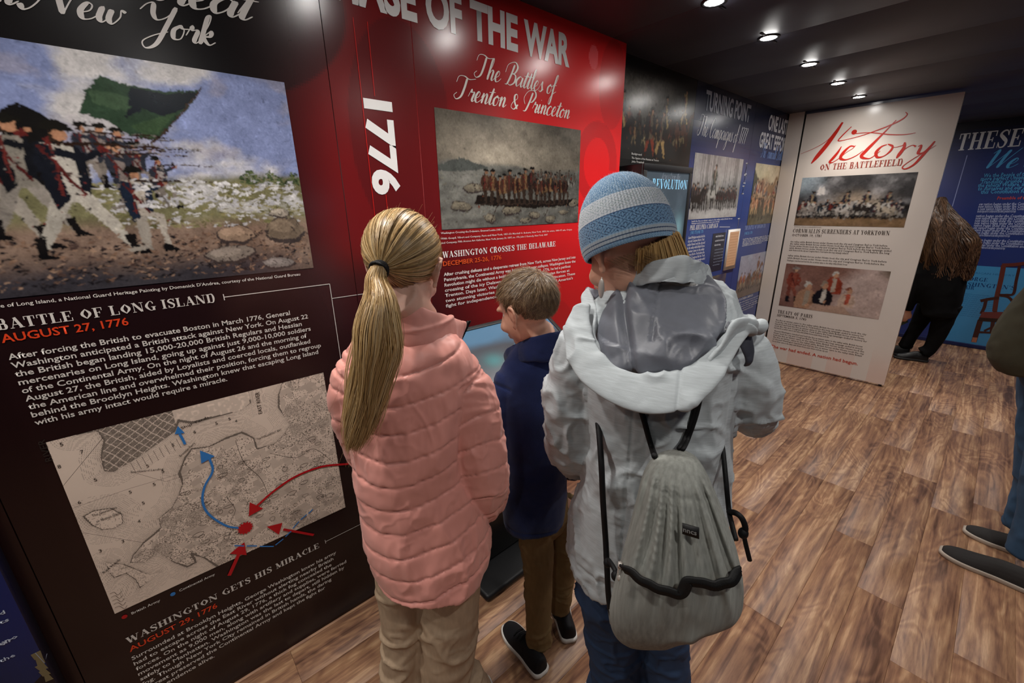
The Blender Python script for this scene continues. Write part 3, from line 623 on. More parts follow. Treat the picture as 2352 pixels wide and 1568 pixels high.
def rock(P, c, rx, ry, seed, base='7d6c60'):
    r = random.Random(seed); n = 14; pts = [(c[0]+rx*math.cos(6.283*i/n)*r.uniform(.85, 1.1), c[1]+ry*math.sin(6.283*i/n)*r.uniform(.8, 1.1)) for i in range(n)]
    P.poly(pts, hx('3a3230')); P.poly([(c[0]+(p[0]-c[0])*.92, c[1]+ry*.12+(p[1]-c[1])*.78) for p in pts], hx(base)); P.poly([(c[0]-rx*.15+(p[0]-c[0])*.6, c[1]+ry*.3+(p[1]-c[1])*.45) for p in pts], shade(hx(base), 1.45))
    for _ in range(7): a = r.uniform(-.6, .6); P.line([(c[0]+a*rx, c[1]+ry*r.uniform(-.5, .6)), (c[0]+(a+.25)*rx, c[1]+ry*r.uniform(-.6, .2))], .0012, hx('2b2422'))
rock(P, Q(655, 530), .055, .045, 2, '6d5f50'); rock(P, Q(545, 540), .05, .03, 3, '8a7462'); rock(P, Q(640, 490), .03, .015, 4, '8f867a'); rock(P, Q(530, 585), .065, .028, 5, '7b7168'); rock(P, Q(640, 605), .045, .02, 6, '77706c')
for k, (px, py, h, kn) in enumerate([(225, 432, .145, 0), (262, 428, .14, 0), (300, 440, .145, 0), (335, 455, .14, 1), (385, 478, .13, 1), (300, 480, .16, 1)]): soldier(P, *Q(px, py), h, True, '2a2c34', '7a6f6a' if k % 2 else '948c88', '7c736b', bool(kn), seed=k, walk=.02)
P.poly([Q(0, 250), Q(40, 235), Q(90, 260), Q(135, 290), Q(170, 400), Q(150, 470), Q(60, 430), Q(0, 420)], hx('12100f'))
soldier(P, *Q(25, 575), .30, True, '14161c', '857d73', '8e877d', seed=11, musket=False, fl=1); soldier(P, *Q(95, 548), .26, True, '121317', '79736a', '857e76', seed=12, walk=.16, musket=False)
soldier(P, *Q(212, 590), .300, True, '14161d', 'aca69c', 'ada79c', seed=13, walk=.2); soldier(P, *Q(350, 578), .215, True, '1a2230', 'a39a8e', 'a59d92', True, seed=14)
strokes(P, 350, (*pp(.02, .28), *pp(.62, .62)), .003, .010, lambda s, t, r: hx(r.choice(['2a2624', '4a3a34', '8d8680', '6a2a28', '14120f'])) if r.random() < .35 else None, 8, .3, .8)
strokes(P, 160, (*pp(.5, .36), *pp(.98, .5)), .008, .02, lambda s, t, r: hx(r.choice(['bcbabb', 'a9a8ac', 'cfcdcd'])), 9, .1, .4)
P.dabs(9000, .014, .0045, 5); P.dabs(5000, .007, .003, 6); attach(P.build('battle_painting', None, 'wide battle painting with musket men, green banner and blue smoky sky', PRINT, warp=.9, tex=.16), B1)

# ---- script heading, captions and body text on the first board
P = Print(FA, .0020); c1 = hx('cfc9c4')
P.put(script('York', .28, 1.2), UA(322, 88), UA(497, 96), .0330, c1, 1.0, z=float(UA(440, 98)[1]))
P.put(script('from New', .28, 1.2), (float(UA(0, 0)[0])-.13, 0), UA(296, 50), .0330, c1, 1.0, z=float(UA(255, 56)[1]))
P.put(script('Retreat', .28, 1.2), (float(UA(400, 0)[0])-.17, 0), UA(600, 40), .0400, c1, 1.0, z=float(UA(555, 45)[1]))
attach(P.build('script_heading', None, 'pale pen-script heading'), B1)
P = Print(FA, .0020); c2 = hx('c9c4be')
text(P, FA, 'Battle of Long Island, a National Guard Heritage Painting by Domenick D\'Andrea, courtesy of the National Guard Bureau', (-38, 706), (690, 635), .0085, c2, .012)
attach(P.build('caption', None), B1); P = Print(FA, .0020)
seriftext(P, FA, 'BATTLE OF LONG ISLAND', (-6, 756), (495, 695), .0245, c2)
attach(P.build('heading', None), B1); P = Print(FA, .0020); text(P, FA, 'AUGUST 27, 1776', (5, 786), (297, 746), .0195, ORANGE, .016); attach(P.build('date_line', None, 'orange date'), B1); P = Print(FA, .0020)
LN = ['After forcing the British to evacuate Boston in March 1776, General', 'Washington anticipated a British attack against New York. On August 22', 'the British began landing 15,000-20,000 British Regulars and Hessian', 'mercenaries on Long Island, going up against just 9,000-10,000 soldiers', 'of the Continental Army. On the night of August 26 and the morning of', 'August 27, the British, aided by Loyalists and coerced locals, outflanked', 'the American line and overwhelmed their position, forcing them to regroup', 'behind the Brooklyn Heights. Washington knew that escaping Long Island', 'with his army intact would require a miracle.']
a0 = UA(21, 826); a1 = UA(81, 976); W0 = [667, 708, 694, 714, 705, 713, 738, 732, 523]; Y0_ = [727, 733, 752, 759, 778, 790, 802, 818, 877]
for j, t in enumerate(LN):
    z = a0[1]+(a1[1]-a0[1])*j/8; e = UA(W0[j], Y0_[j]); P.put(tmesh(t, .014, 2), (a0[0], 0), (e[0], 0), .0142, c2, .70, z=z)
attach(tag(P.build('paragraph', None), kind='stuff'), B1); P = Print(FA, .0020); seriftext(P, FA, 'WASHINGTON GETS HIS MIRACLE', (292, 1476), (733, 1258), .0225, c2); attach(P.build('heading', None), B1); P = Print(FA, .0020)
text(P, FA, 'AUGUST 29, 1776', (298, 1495), (500, 1394), .0185, ORANGE, .016); attach(P.build('date_line', None, 'orange date'), B1); P = Print(FA, .0020)
LN = ['Surrounded at Brooklyn Heights, George Washington knew his army', 'had to escape across the East River without alerting nearby British', 'forces. On the night of August 29, 1776, a thick fog concealed the', 'movement as 9,000 men, along with artillery and supplies, were ferried', 'safely to Manhattan. Washington was the last to depart, still hidden by', 'fog. Though New York City remained in British hands, the daring', 'retreat preserved the Continental Army and kept the fight for', 'independence alive.']
a0 = UA(304, 1515); e7 = UA(493, 1507); E0 = [(773, 1276), (767, 1292), (763, 1307), (797, 1301), (792, 1313), (762, 1337), (748, 1356), (493, 1507)]
for j, t in enumerate(LN):
    z = lerp(a0[1], e7[1], j/7); P.put(tmesh(t, .014, 2), (a0[0], 0), (UA(*E0[j])[0], 0), .0138, c2, .70, z=z)
attach(tag(P.build('paragraph', None), kind='stuff'), B1); P = Print(FA, .0020); text(P, FA, 'British Army', (302, 1408), (369, 1381), .0085, c2); attach(P.build('map_key', None), B1); P = Print(FA, .0020); text(P, FA, 'Continental Army', (412, 1357), (494, 1320), .0085, c2)
attach(P.build('map_key', None), B1)
P = Print(FA, .0020)
P.disc(UA(286, 1415), .0065, hx('a5131a'), 20); attach(P.build('key_dot', None, 'red dot of the map key'), B1); P = Print(FA, .002); P.disc(UA(397, 1363), .0065, hx('2f74b8'), 20); attach(P.build('key_dot', None, 'blue dot of the map key'), B1); wl_ = hx('cfcac5'); P = Print(FA, .002)
z0_ = float(UA(514, 682)[1]); yR = float(UA(757, 654)[0]); P.line([(float(UA(514, 682)[0]), z0_), (yR, z0_)], .0022, wl_); P.line([(float(UA(514, 682)[0]), z0_+.009), (float(UA(514, 682)[0]), z0_-.009)], .0022, wl_)
zb = float(UA(747, 1243)[1]); attach(P.build('ruled_line', None), B1); P = Print(FA, .002); P.line([(yR, z0_), (yR, .30)], .0020, wl_)
attach(P.build('ruled_line', None), B1); P = Print(FA, .002); P.line([(float(UA(747, 1243)[0]), zb), (yR, zb)], .0018, wl_); P.line([(float(UA(747, 1243)[0]), zb+.008), (float(UA(747, 1243)[0]), zb-.008)], .0018, wl_)
zc = float(UA(762, 685)[1]); attach(P.build('ruled_line', None), B1); P = Print(FA, .002); P.line([(yR, zc), (YC[1]-.0015, zc)], .0020, wl_)
attach(P.build('ruled_line', None), B1)
P = Print(FA, .0020); P.line([(YC[1]+.0015, zc), (YC[2]-.002, zc)], .0020, wl_); attach(P.build('ruled_line', None), B2)

# ---- old map ---------------------------------------------------------
mu0 = float((UA(101, 1013)[0]+UA(265, 1405)[0])/2); mu1 = float((UA(743, 857)[0]+UA(793, 1166)[0])/2); mz1 = float((UA(101, 1013)[1]+UA(743, 857)[1])/2); mz0 = float((UA(265, 1405)[1]+UA(793, 1166)[1])/2)
P = Print(FA, .0020); R_ = random.Random(4)
coast_m = [Q(170, 998), Q(225, 988), Q(240, 1010), Q(232, 1050), Q(240, 1080), Q(262, 1082), Q(300, 1060), Q(360, 1020), Q(400, 990), Q(410, 965), Q(440, 970), Q(500, 955), Q(550, 942), Q(575, 925), Q(570, 900)]
man = coast_m+[(Q(570, 900)[0], mz1), (Q(170, 998)[0], mz1)]
coast_b = [(Q(648, 880)[0], mz1), Q(640, 905), Q(640, 935), Q(665, 975), Q(650, 1000), Q(630, 1018), Q(590, 1030), Q(582, 1005), Q(555, 992), Q(520, 1005), Q(480, 1025), Q(440, 1030), Q(425, 1050), Q(412, 1085), Q(420, 1110), Q(408, 1140), Q(395, 1165), Q(365, 1190), Q(370, 1210), Q(355, 1225), Q(330, 1245), Q(305, 1275), Q(300, 1290), Q(330, 1290), Q(365, 1270), Q(400, 1290), Q(430, 1300), Q(450, 1290), Q(440, 1270), Q(470, 1280), Q(500, 1300), (Q(500, 1300)[0], mz0)]
bro = coast_b+[(mu1, mz0), (mu1, mz1)]
hook = [Q(245, 1290), Q(285, 1295), Q(310, 1305), Q(345, 1320), Q(370, 1310), Q(345, 1330), Q(322, 1348), Q(312, 1330), Q(290, 1315), Q(262, 1325), Q(250, 1312)]
isl = [Q(192, 1185), Q(215, 1172), Q(255, 1166), Q(280, 1180), Q(282, 1200), Q(262, 1212), Q(235, 1215), Q(212, 1205)]
def sdseg(pts, U, V):
    d = np.full(U.shape, 9.0); p = np.asarray(pts, float)
    for a, b in zip(p[:-1], p[1:]):
        e = b-a; t = np.clip(((U-a[0])*e[0]+(V-a[1])*e[1])/(e@e+1e-12), 0, 1); d = np.minimum(d, np.hypot(U-a[0]-t*e[0], V-a[1]-t*e[1]))
    return d
def inside(pts, U, V):
    c = np.zeros(U.shape, bool); p = np.asarray(pts, float); q = np.roll(p, -1, 0)
    for a, b in zip(p, q):
        k = ((a[1] > V) != (b[1] > V)) & (U < (b[0]-a[0])*(V-a[1])/(b[1]-a[1]+1e-12)+a[0]); c ^= k
    return c
PAPER = np.array([.66, .54, .45])
def mapc(s, t):
    U = mu0+(mu1-mu0)*s; V = mz0+(mz1-mz0)*t; n = fbm(np.stack([U*14, V*14, U*0], -1), 4); n2 = vnoise(np.stack([U*420, V*420, U*0], -1)); n3 = vnoise(np.stack([U*150, V*150, U*0+5], -1))
    wob = .004*n; dm = sdseg(coast_m, U, V)+wob; db = sdseg(coast_b, U, V)+wob; dh = sdseg(hook+hook[:1], U, V)+wob; di = sdseg(isl+isl[:1], U, V)+wob*.5
    im, ib, ih, ii = inside(man, U, V), inside(bro, U, V), inside(hook, U, V), inside(isl, U, V); land = im | ib | ih | ii; d = np.minimum(np.minimum(dm, db), np.minimum(dh, di))
    k = np.ones(U.shape)*(1+.06*n)
    # soundings: engraved shore lines
    ln = (np.abs(((d/.0042) % 1)-.5) > .36) & ~land & (d < .045) & (n3 > -.5); k = np.where(ln, k*.68, k); k = np.where(~land, k*(1-.25*np.exp(-d/.008)), k)
    # streets of the town (dark blocks, light streets)
    a = .62; x1 = U*math.cos(a)+V*math.sin(a)+.006*n; x2 = -U*math.sin(a)+V*math.cos(a)+.006*n; st = (np.abs(((x1/.019) % 1)-.5) > .44) | (np.abs(((x2/.014) % 1)-.5) > .44)
    town = im & (sstep(0, 1, (V-mz0)/(mz1-mz0)) > 0) & (U < Q(400, 960)[0]); k = np.where(town, np.where(st, .85, .30+.12*n2), k); k = np.where(im & ~town, k*(.85+.3*n3*(n3 > .2)), k)
    # fields
    f1 = vnoise(np.stack([np.floor(U*46+V*16+2*n), np.floor(V*52-U*14), U*0+9], -1)); fld = ib & (f1 > .15); k = np.where(fld, k*(.62+.2*f1), k)
    dots = ib & ~fld & (n2 > .45); k = np.where(dots, k*.35, k); hills = ib & (n > .16) & (np.abs(((np.arctan2(V-.7, U)*60+n3*2) % 1)-.5) > .25); k = np.where(hills, k*.6, k)
    marsh = (ih | (ib & (V < Q(400, 1270)[1]) & (U < Q(560, 1240)[0]))) & (n2 > .1) & (((V/.004) % 1) > .4); k = np.where(marsh, k*.55, k)
    edge = (d < .0016) ; k = np.where(edge, .22, k); k = np.where(ii & (n2 > .55), k*.5, k)
    return np.clip(k[:, None]*PAPER, .02, 1)
P.grid((mu0, mz0), (mu1, mz1), 370, 312, mapc)
BK = hx('2a2522')
def Lm(pts, w=.0009, c=BK, sm=False): P.line([Q(*p) for p in pts], w, c, sm)
Lm([(145, 1115), (240, 1000)]); Lm([(170, 1165), (300, 1120), (410, 1088)], .0007); Lm([(190, 1222), (330, 1245)], .0007); Lm([(300, 1082), (380, 1105), (430, 1090)], .0007)
for k in range(9): Lm([(300+k*13, 1062-k*7), (312+k*13, 1084-k*7)], .0008)
Lm([(400, 1110), (450, 1120), (520, 1135), (600, 1150), (650, 1115), (700, 1120), (770, 1118)], .0016, hx('bdae9c'), True); Lm([(600, 1150), (640, 1190), (670, 1205)], .0016, hx('bdae9c'), True); Lm([(540, 1010), (560, 1060), (600, 1100), (620, 1150)], .0014, hx('4a4440'), True)
Lm([(620, 1040), (680, 1050), (720, 1030), (765, 1060)], .0012, hx('3a3430'), True); Lm([(520, 1140), (540, 1170), (530, 1200), (560, 1210)], .0012, hx('3a3430'), True)
for k in range(60):        # hachured hills
    u, v = R_.uniform(Q(430, 1)[0]*0+mu0+.22, mu1-.03), R_.uniform(mz0+.06, mz1-.22); 
    if inside(bro, np.array([u]), np.array([v]))[0]:
        rx, ry = R_.uniform(.006, .014), R_.uniform(.004, .009); aa = np.linspace(0, 6.28, 12); P.line(np.c_[u+rx*np.cos(aa)*(1+.2*np.sin(3*aa)), v+ry*np.sin(aa)], .0010, hx('38322e'))
for (px, py, ch) in [(139, 1024, '5'), (186, 1041, '7'), (134, 1075, '8'), (180, 1157, '6'), (297, 1133, '5'), (327, 1158, '5'), (317, 1200, '4'), (280, 1246, '3'), (228, 1268, '3'), (217, 1105, '5'), (337, 1073, '5'), (445, 995, '6'), (395, 1025, '5'), (495, 975, '5'), (525, 965, '5'), (372, 1085, '5'), (352, 1115, '5'), (540, 970, '4')]:
    u = UA(px, py); P.put(tmesh(ch, 0, 2), (u[0], u[1]), (u[0]+.006, u[1]), .010, BK, .7, z=float(u[1]))
def rtext(P, fr, s, a, h, ang, col, w=None):
    V, F = tmesh(s, 0, 2); V = V.copy()*h/.7; 
    if w: V[:, 0] *= w/V[:, 0].max()
    c, s_ = math.cos(ang), math.sin(ang); u = fr.uv(*a); P.raw(np.c_[u[0]+V[:, 0]*c-V[:, 1]*s_, u[1]+V[:, 0]*s_+V[:, 1]*c], F, col)
rtext(P, FA, 'EAST RIVER', (602, 948), .011, math.pi/2*.97, BK, .075); rtext(P, FA, 'RIVER', (122, 1055), .013, math.pi/2, BK, .06); rtext(P, FA, 'The Governors', (212, 1186), .008, .02, BK, .05); rtext(P, FA, 'or Nutten Island', (222, 1199), .008, .02, BK, .05)
rtext(P, FA, 'The WALLABOUT BAY', (590, 1010), .007, .1, BK, .075); rtext(P, FA, 'Ship Yards', (417, 985), .008, .18, BK, .07); rtext(P, FA, 'Red Hook', (240, 1315), .008, .5, BK, .045); rtext(P, FA, 'Southward Landing', (300, 1085), .006, -.3, BK, .07); rtext(P, FA, 'Brooklyn Ferry', (415, 1048), .007, .6, BK, .05)
for k in range(5): Lm([(252+3*k, 1362+8*k), (262+3*k, 1358+8*k), (270+4*k, 1364+8*k), (280+3*k, 1356+8*k)], .0010, hx('4a3a34'), True)
attach(P.build('map', None, 'old engraved river map on tan paper'), B1)
P = Print(FA, .0036); BL_, RD = hx('2f74b8'), hx('b0101c')
P.line([Q(425, 1019), Q(418, 1005), Q(412, 995)], .0062, BL_, True); P.poly([Q(408, 977), Q(424, 993), Q(401, 996)], BL_)
P.line([Q(555, 1211), Q(520, 1206), Q(480, 1180), Q(465, 1150), Q(470, 1115), Q(488, 1080), Q(480, 1050)], .0062, BL_, True); P.poly([Q(459, 1033), Q(493, 1046), Q(462, 1063)], BL_)
P.line([Q(800, 1064), Q(740, 1070), Q(680, 1092), Q(630, 1125), Q(590, 1160)], .0075, RD, True); P.poly([Q(571, 1184), Q(573, 1152), Q(604, 1166)], RD)
P.line([Q(720, 1227), Q(650, 1214)], .0085, RD); P.poly([Q(612, 1208), Q(648, 1199), Q(640, 1226)], RD); P.line([Q(526, 1320), Q(552, 1262)], .0110, RD); P.poly([Q(561, 1243), Q(566, 1273), Q(527, 1270)], RD)
c = UA(563, 1211); P.poly([(c[0]+(.024 if k % 2 else .018)*math.cos(k*math.pi/14), c[1]+(.024 if k % 2 else .018)*math.sin(k*math.pi/14)) for k in range(28)], RD)
for a, b in (((538, 1251), (560, 1252)), ((566, 1252), (590, 1252)), ((596, 1253), (628, 1253)), ((632, 1250), (650, 1236)), ((655, 1231), (668, 1218)), ((672, 1212), (686, 1196)), ((690, 1192), (704, 1180)), ((708, 1178), (718, 1168))): P.line([Q(*a), Q(*b)], .0042, BL_)
attach(P.build('map_arrows', None, 'blue and red troop arrows'), B1)

# ---- second board: upright year and thin red lines
P = Print(FA, .0020); RL = hx('c0201c')
ya, yb = float(UA(830, 228)[0]), float(UA(905, 228)[0])
def rot90(txt, ya, yb, zt, zb, col, off=.03):
    V, F = tmesh(txt, off, 4); V = V.copy(); x = V[:, 0]/V[:, 0].max(); yv = (V[:, 1]-V[:, 1].min())/(V[:, 1].max()-V[:, 1].min()); P.raw(np.c_[ya+(yb-ya)*yv, zt+(zb-zt)*x], F, col)
zt = float(UA(868, 230)[1]); zb2 = float(UA(885, 447)[1])
yl = float(UA(820, 130)[0]); P.line([(yl, float(UA(803, 38)[1])), (yl, float(UA(855, 525)[1]))], .0022, RL); yl2 = float(UA(848, 100)[0]); P.line([(yl2, float(UA(843, 50)[1])), (yl2, zt+.01)], .0022, RL)
P.line([(yl2+.004, zb2-.0), (yl2+.004, float(UA(884, 497)[1]))], .0022, RL); P.line([(yl-.022, float(UA(852, 522)[1])), (yl, float(UA(852, 522)[1]))], .002, RL)
rot90('1776', yl+.001, float(UA(908, 300)[0])-.001, zt, zb2, hx('e9e7e5'), .045)
attach(P.build('year_lettering', None, 'large white 1776 turned on its side'), B2)
P = Print(FA, .0020)
# headline runs over two boards; split at the joint
zB = float((UA(1306, 153)[1]+UA(1107, 92)[1]+UA(958, 46)[1])/3); capH = float(UA(1300, 79)[1]-UA(1306, 153)[1])
uE = float(UA(958, 46)[0]); uS = float(UA(816, 0)[0]); 
for t, a_, b_ in (('PHASE', uE-(uE-uS)*1.62, uE), ('OF', UA(980, 60)[0], UA(1062, 75)[0]), ('THE', UA(1081, 85)[0], UA(1189, 115)[0]), ('WAR', UA(1203, 120)[0], UA(1307, 152)[0])): P.put(tmesh(t, .042, 4), (a_, 0), (b_, 0), capH, hx('dcd8d6'), .74, z=zB)
attach(P.build('headline', None, 'large white condensed capitals'), B3)
P = Print(FA, .0020)
P.put(script('The Battles of', .3, 1.0), UA(1088, 175), UA(1282, 228), .0375, CREAM, 1.0, z=float((UA(1100, 180)[1]+UA(1270, 212)[1])/2)-.004)
P.put(script('Trenton & Princeton', .3, 1.0), UA(1042, 235), UA(1308, 275), .0375, CREAM, 1.0, z=float((UA(1060, 232)[1]+UA(1300, 272)[1])/2)+.002)
attach(P.build('script_heading', None, 'pale pen-script heading'), B3)
# river picture (generic)
ru0 = float((UA(996, 248)[0]+UA(1015, 528)[0])/2); ru1 = float((UA(1335, 298)[0]+UA(1325, 510)[0])/2); rz1 = float((UA(996, 248)[1]+UA(1335, 298)[1])/2); rz0 = float((UA(1015, 528)[1]+UA(1325, 510)[1])/2)
def river(s, t):
    n = fbm(np.stack([s*4, t*4, s*0], -1), 5); n2 = fbm(np.stack([s*12, t*16, s*0+2], -1), 4); g = np.exp(-(((s-.35)/.28)**2+((t-.66)/.22)**2)); tone = .09+.22*g+.10*n+.02
    c = np.stack([tone*1.15, tone*1.0, tone*.78], -1); w = .115+.10*n2+.05*np.exp(-((s-.15)/.2)**2); cw = np.stack([w*.97, w*.95, w*.84], -1)
    return np.clip(lerp(cw, c, sstep(.54, .60, t+.05*n-.03*np.sin(s*7))[:, None]), .01, 1)
P = Raster(FA, (ru0, rz0, ru1, rz1), .0022); P.grid(0, 0, 0, 0, river)
def rp(s, t): return (ru0+(ru1-ru0)*s, rz0+(rz1-rz0)*t)
P.poly([rp(0, .55), rp(.12, .62), rp(.24, .58), rp(.3, .55), rp(.2, .52), rp(0, .5)], hx('4f524e'))
for k in range(9): r = random.Random(k); c = rp([.12, .3, .45, .62, .86, .95, .2, .55, .75][k], [.2, .08, .15, .1, .12, .22, .36, .05, .05][k]); rock(P, c, .03+.03*r.random(), .012+.012*r.random(), k+30, '6c6557')
P.poly([rp(.2, .22), rp(.32, .2), rp(.62, .17), rp(.9, .2), rp(.95, .27), rp(.7, .25), rp(.4, .27), rp(.22, .3)], hx('1d1712'))
for k in range(16): r = random.Random(k+60); s = .27+.63*(k+r.random()*.5)/16; hgt = .11+.06*r.random(); soldier(P, *rp(s, .20), hgt*1.05, False, r.choice(['2a1c16', '3a261d', '231a17']), r.choice(['5a4232', '6b5238', '3a2a22']), '3a2e26', True, face='7c5a44', seed=k, musket=False)
for k in range(14): s = .62+.36*k/14; soldier(P, *rp(s, .40+.02*(k % 3)), .055, False, '3f3a34', '4a443c', '35302b', face='6a5a4c', seed=k+100)
for a, b in (((.24, .25), (.34, .5)), ((.3, .04), (.38, .3)), ((.7, .08), (.76, .26))): P.line([rp(*a), rp(*b)], .003, hx('2e1f16'))
strokes(P, 260, (*rp(.2, .18), *rp(.9, .46)), .004, .012, lambda s, t, r: hx(r.choice(['2a1d16', '3e2c22', '54402e', '1a1410', '6b3c2c'])) if r.random() < .4 else None, 14, .5, .8)
strokes(P, 500, (*rp(.0, .02), *rp(1, .5)), .004, .016, lambda s, t, r: hx(r.choice(['6a665a', '57544b', '7f7a6c', '454239'])) if (s < .22 or t < .35) and r.random() < .5 else None, 15, .0, .5)
P.dabs(4500, .016, .006, 7); attach(P.build('river_painting', None, 'brown stormy painting of a crowded boat among ice', warp=.8, tex=.2), B3)
P = Print(FA, .0020); c3 = hx('e3d6d2')
cz = [('Washington Crossing the Delaware, Emanuel Leutze (1851)', 1012, 536, 1153, 530), ('With Goupil, Vibert and Company, Paris and New York, 1851-53; Marshall O. Roberts, New York, 1853; his estate, 1880-97; sale, Ortgies', 1012, 547, 1313, 531), ('and Company, Fifth Avenue Art Galleries, New York, January 20, 1897, no. 172; John S. Kennedy, New York, 1897', 1013, 557, 1257, 543)]
for t, a, b, c, d in cz: text(P, FA, t, (a, b), (c, d), .0075, c3, .01, 1)
attach(tag(P.build('caption', None), kind='stuff'), B3); P = Print(FA, .0020)
seriftext(P, FA, 'WASHINGTON CROSSES THE DELAWARE', (1016, 589), (1275, 568), .0245, hx('f0eae6'))
attach(P.build('heading', None), B3); P = Print(FA, .0020); text(P, FA, 'DECEMBER 25-26, 1776', (1017, 608), (1151, 598), .0185, hx('e0582a'), .014); attach(P.build('date_line', None, 'orange date'), B3); P = Print(FA, .0020)
LN = ['After crushing defeats and a desperate retreat from New York, across New Jersey and into', 'Pennsylvania, the Continental Army was battered and near collapse. Washington knew the', 'Revolution might die without a bold strike. On December 25, 1776, he led a perilous', 'crossing of the icy Delaware River, surprising the Hessian forces at', 'Trenton. Days later, Washington outmaneuvered them at Princeton. These', 'two stunning victories electrified the nation and renewed America\'s', 'fight for independence was far from over.']
a0 = UA(1019, 634); a6 = UA(1023, 706); R6 = [1321, 1321, 1310, 1308, 1321, 1316, 1225]
for j, t in enumerate(LN):
    z = lerp(a0[1], a6[1], j/6); e = FA.uv(R6[j], 600); P.put(tmesh(t, .014, 2), (a0[0], 0), (e[0], 0), .0135, hx('eadfdb'), .70, z=z)
attach(tag(P.build('paragraph', None), kind='stuff'), B3)
# ================================================================== FARTHER BOARDS ON THE LEFT WALL
yM = float(UB(1602, 190)[0]); yJ = float((UB(1740, 240)[0]+UB(1690, 560)[0])/2); yE = 4.775; yS = 2.081
NAVY = hx('1a2560')
def fboard(u0, u1, fn, label, nx, ny):
    b = board('exhibit_board', FB, u0+.0015, u1-.0015, 0, CEIL-.003, .0045, label, hx('0c1230'), group='navy display boards on the farther left wall')
    P = Print(FB, .0003); P.grid((u0+.0015, 0), (u1-.0015, CEIL-.003), nx, ny, fn); attach(P.build('printed_background', None), b); return b
def blackbg(s, t): n = fbm(np.stack([s*3, t*6, s*0], -1), 4); k = sstep(.55, .8, t); return np.stack([.012+.02*n*k+0*s, .011+.018*n*k, .010+.015*n*k], -1).clip(.004, 1)
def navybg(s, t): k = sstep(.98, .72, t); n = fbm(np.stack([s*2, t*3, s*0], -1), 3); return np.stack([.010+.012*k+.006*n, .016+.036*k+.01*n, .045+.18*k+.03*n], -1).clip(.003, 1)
F1 = fboard(yS, yM, blackbg, 'dark display board with a printed crowd of uniformed men beside the red board', 70, 140)
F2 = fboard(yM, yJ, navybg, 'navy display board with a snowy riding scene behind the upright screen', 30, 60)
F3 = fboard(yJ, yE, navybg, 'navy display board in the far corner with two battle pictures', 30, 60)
def crowd(P, fr, c00, c11, n, h, seed, cols, horses=True):
    r = random.Random(seed)
    for k in range(n):
        s = (k+r.random()*.6)/n; y = c00[1]+(c11[1]-c00[1])*r.uniform(0, .22)*(1-.0*s); cc = r.choice(cols)
        soldier(P, c00[0]+(c11[0]-c00[0])*s, y, h*r.uniform(.8, 1.1), r.random() < .3, cc[0], cc[1], cc[2], seed=k+seed, musket=r.random() < .5, fl=r.choice([-1, 1]), walk=.06)
def horse(P, x, y, h, col, fl=1):
    q = lambda a, b: (x+fl*a*h, y+b*h); c = hx(col)
    P.poly([q(-.45, .75), q(-.5, .55), q(-.35, .42), q(.2, .42), q(.35, .6), q(.5, .95), q(.68, .9), q(.72, 1.0), q(.55, 1.15), q(.38, 1.05), q(.2, .78), q(-.1, .76)], c)
    for a in (-.42, -.3, .12, .24): P.line([q(a, .5), q(a+.04, .25), q(a-.01, 0)], [h*.11, h*.06, h*.05], shade(c, .7))
    P.line([q(-.46, .72), q(-.6, .5), q(-.55, .25)], h*.06, shade(c, .5))
m0 = yS+.03; m1 = yM-.004; zt_ = CEIL-.02; zb_ = float(UB(1500, 372)[1])
def mural(s, t):
    n = fbm(np.stack([s*4, t*4, s*0+5], -1), 5); g = np.exp(-(((s-.32)/.34)**2+((t-.66)/.2)**2)); v = .015+.20*g*(.7+n)+.03*n*sstep(.2, .6, t); v = v*sstep(1.0, .8, t)
    return np.stack([v*1.02, v*.95, v*.82], -1).clip(.006, 1)
P = Raster(FB, (m0, zb_, m1, zt_), .0042); P.grid(0, 0, 0, 0, mural)
mc = [('2a221c', '8a6b4a', '7d6a4c'), ('3a1c18', '7a4a34', '6d4030'), ('17171b', '5a5040', '8a7a58'), ('241a16', '4a3a2c', '4a3d30')]
crowd(P, FB, (m0+.04, zb_+.06), (m1-.1, zb_+.3), 16, .17, 3, mc)
for k, (s, hh) in enumerate([(.08, .22), (.6, .23), (.86, .27)]): x_ = lerp(m0, m1, s); horse(P, x_, zb_+.02+.03*k, hh*.8, ['1d1613', '3b2a20', '5a3626'][k]); soldier(P, x_, zb_+.14+.03*k, hh*.9, False, '1b1a1e', '8a7348', 'b3965e', seed=k+50)
for s, cb in ((.42, '8a3a24'), (.56, 'a98a58')): soldier(P, lerp(m0, m1, s), zb_+.0, .30, False, '231d1c', '6a5a48', cb, seed=int(s*100))
strokes(P, 350, (m0, zb_, m1, zb_+.33), .006, .02, lambda s, t, r: hx(r.choice(['2a211c', '17120f', '4a3628', '6a4a34', '3a302a'])) if r.random() < .45 else None, 21, .6, .9)
P.dabs(2500, .03, .012, 3); attach(P.build('crowd_mural', None, 'dim painting of officers, horses and a smoky sky', warp=1), F1); P = Print(FB, .0024)
for j, (t, a, b) in enumerate([('Background', (1450, 355), (1473, 357)), ('The Capture of the Hessians at Trenton', (1450, 364), (1512, 371)), ('John Trumbull', (1450, 372), (1478, 376))]): text(P, FB, t, a, b, .011, hx('d8d6d2'), .012, 1)
attach(P.build('caption', None), F1)
def mk(frm, a, b): return frm.uv(*a), frm.uv(*b)
def headline(P, fr, t, a, b, ztop, col):
    p0, p1 = fr.uv(*a), fr.uv(*b); z = (p0[1]+p1[1])/2; cap = float(fr.uv(*ztop)[1])-z; P.put(tmesh(t, .03, 3), p0, p1, cap, col, .70, z=z)
def rectpx(fr, tl, tr, br, bl):
    q = fr.uvs([tl, tr, br, bl]); return ((q[0, 0]+q[3, 0])/2, (q[2, 1]+q[3, 1])/2, (q[1, 0]+q[2, 0])/2, (q[0, 1]+q[1, 1])/2)
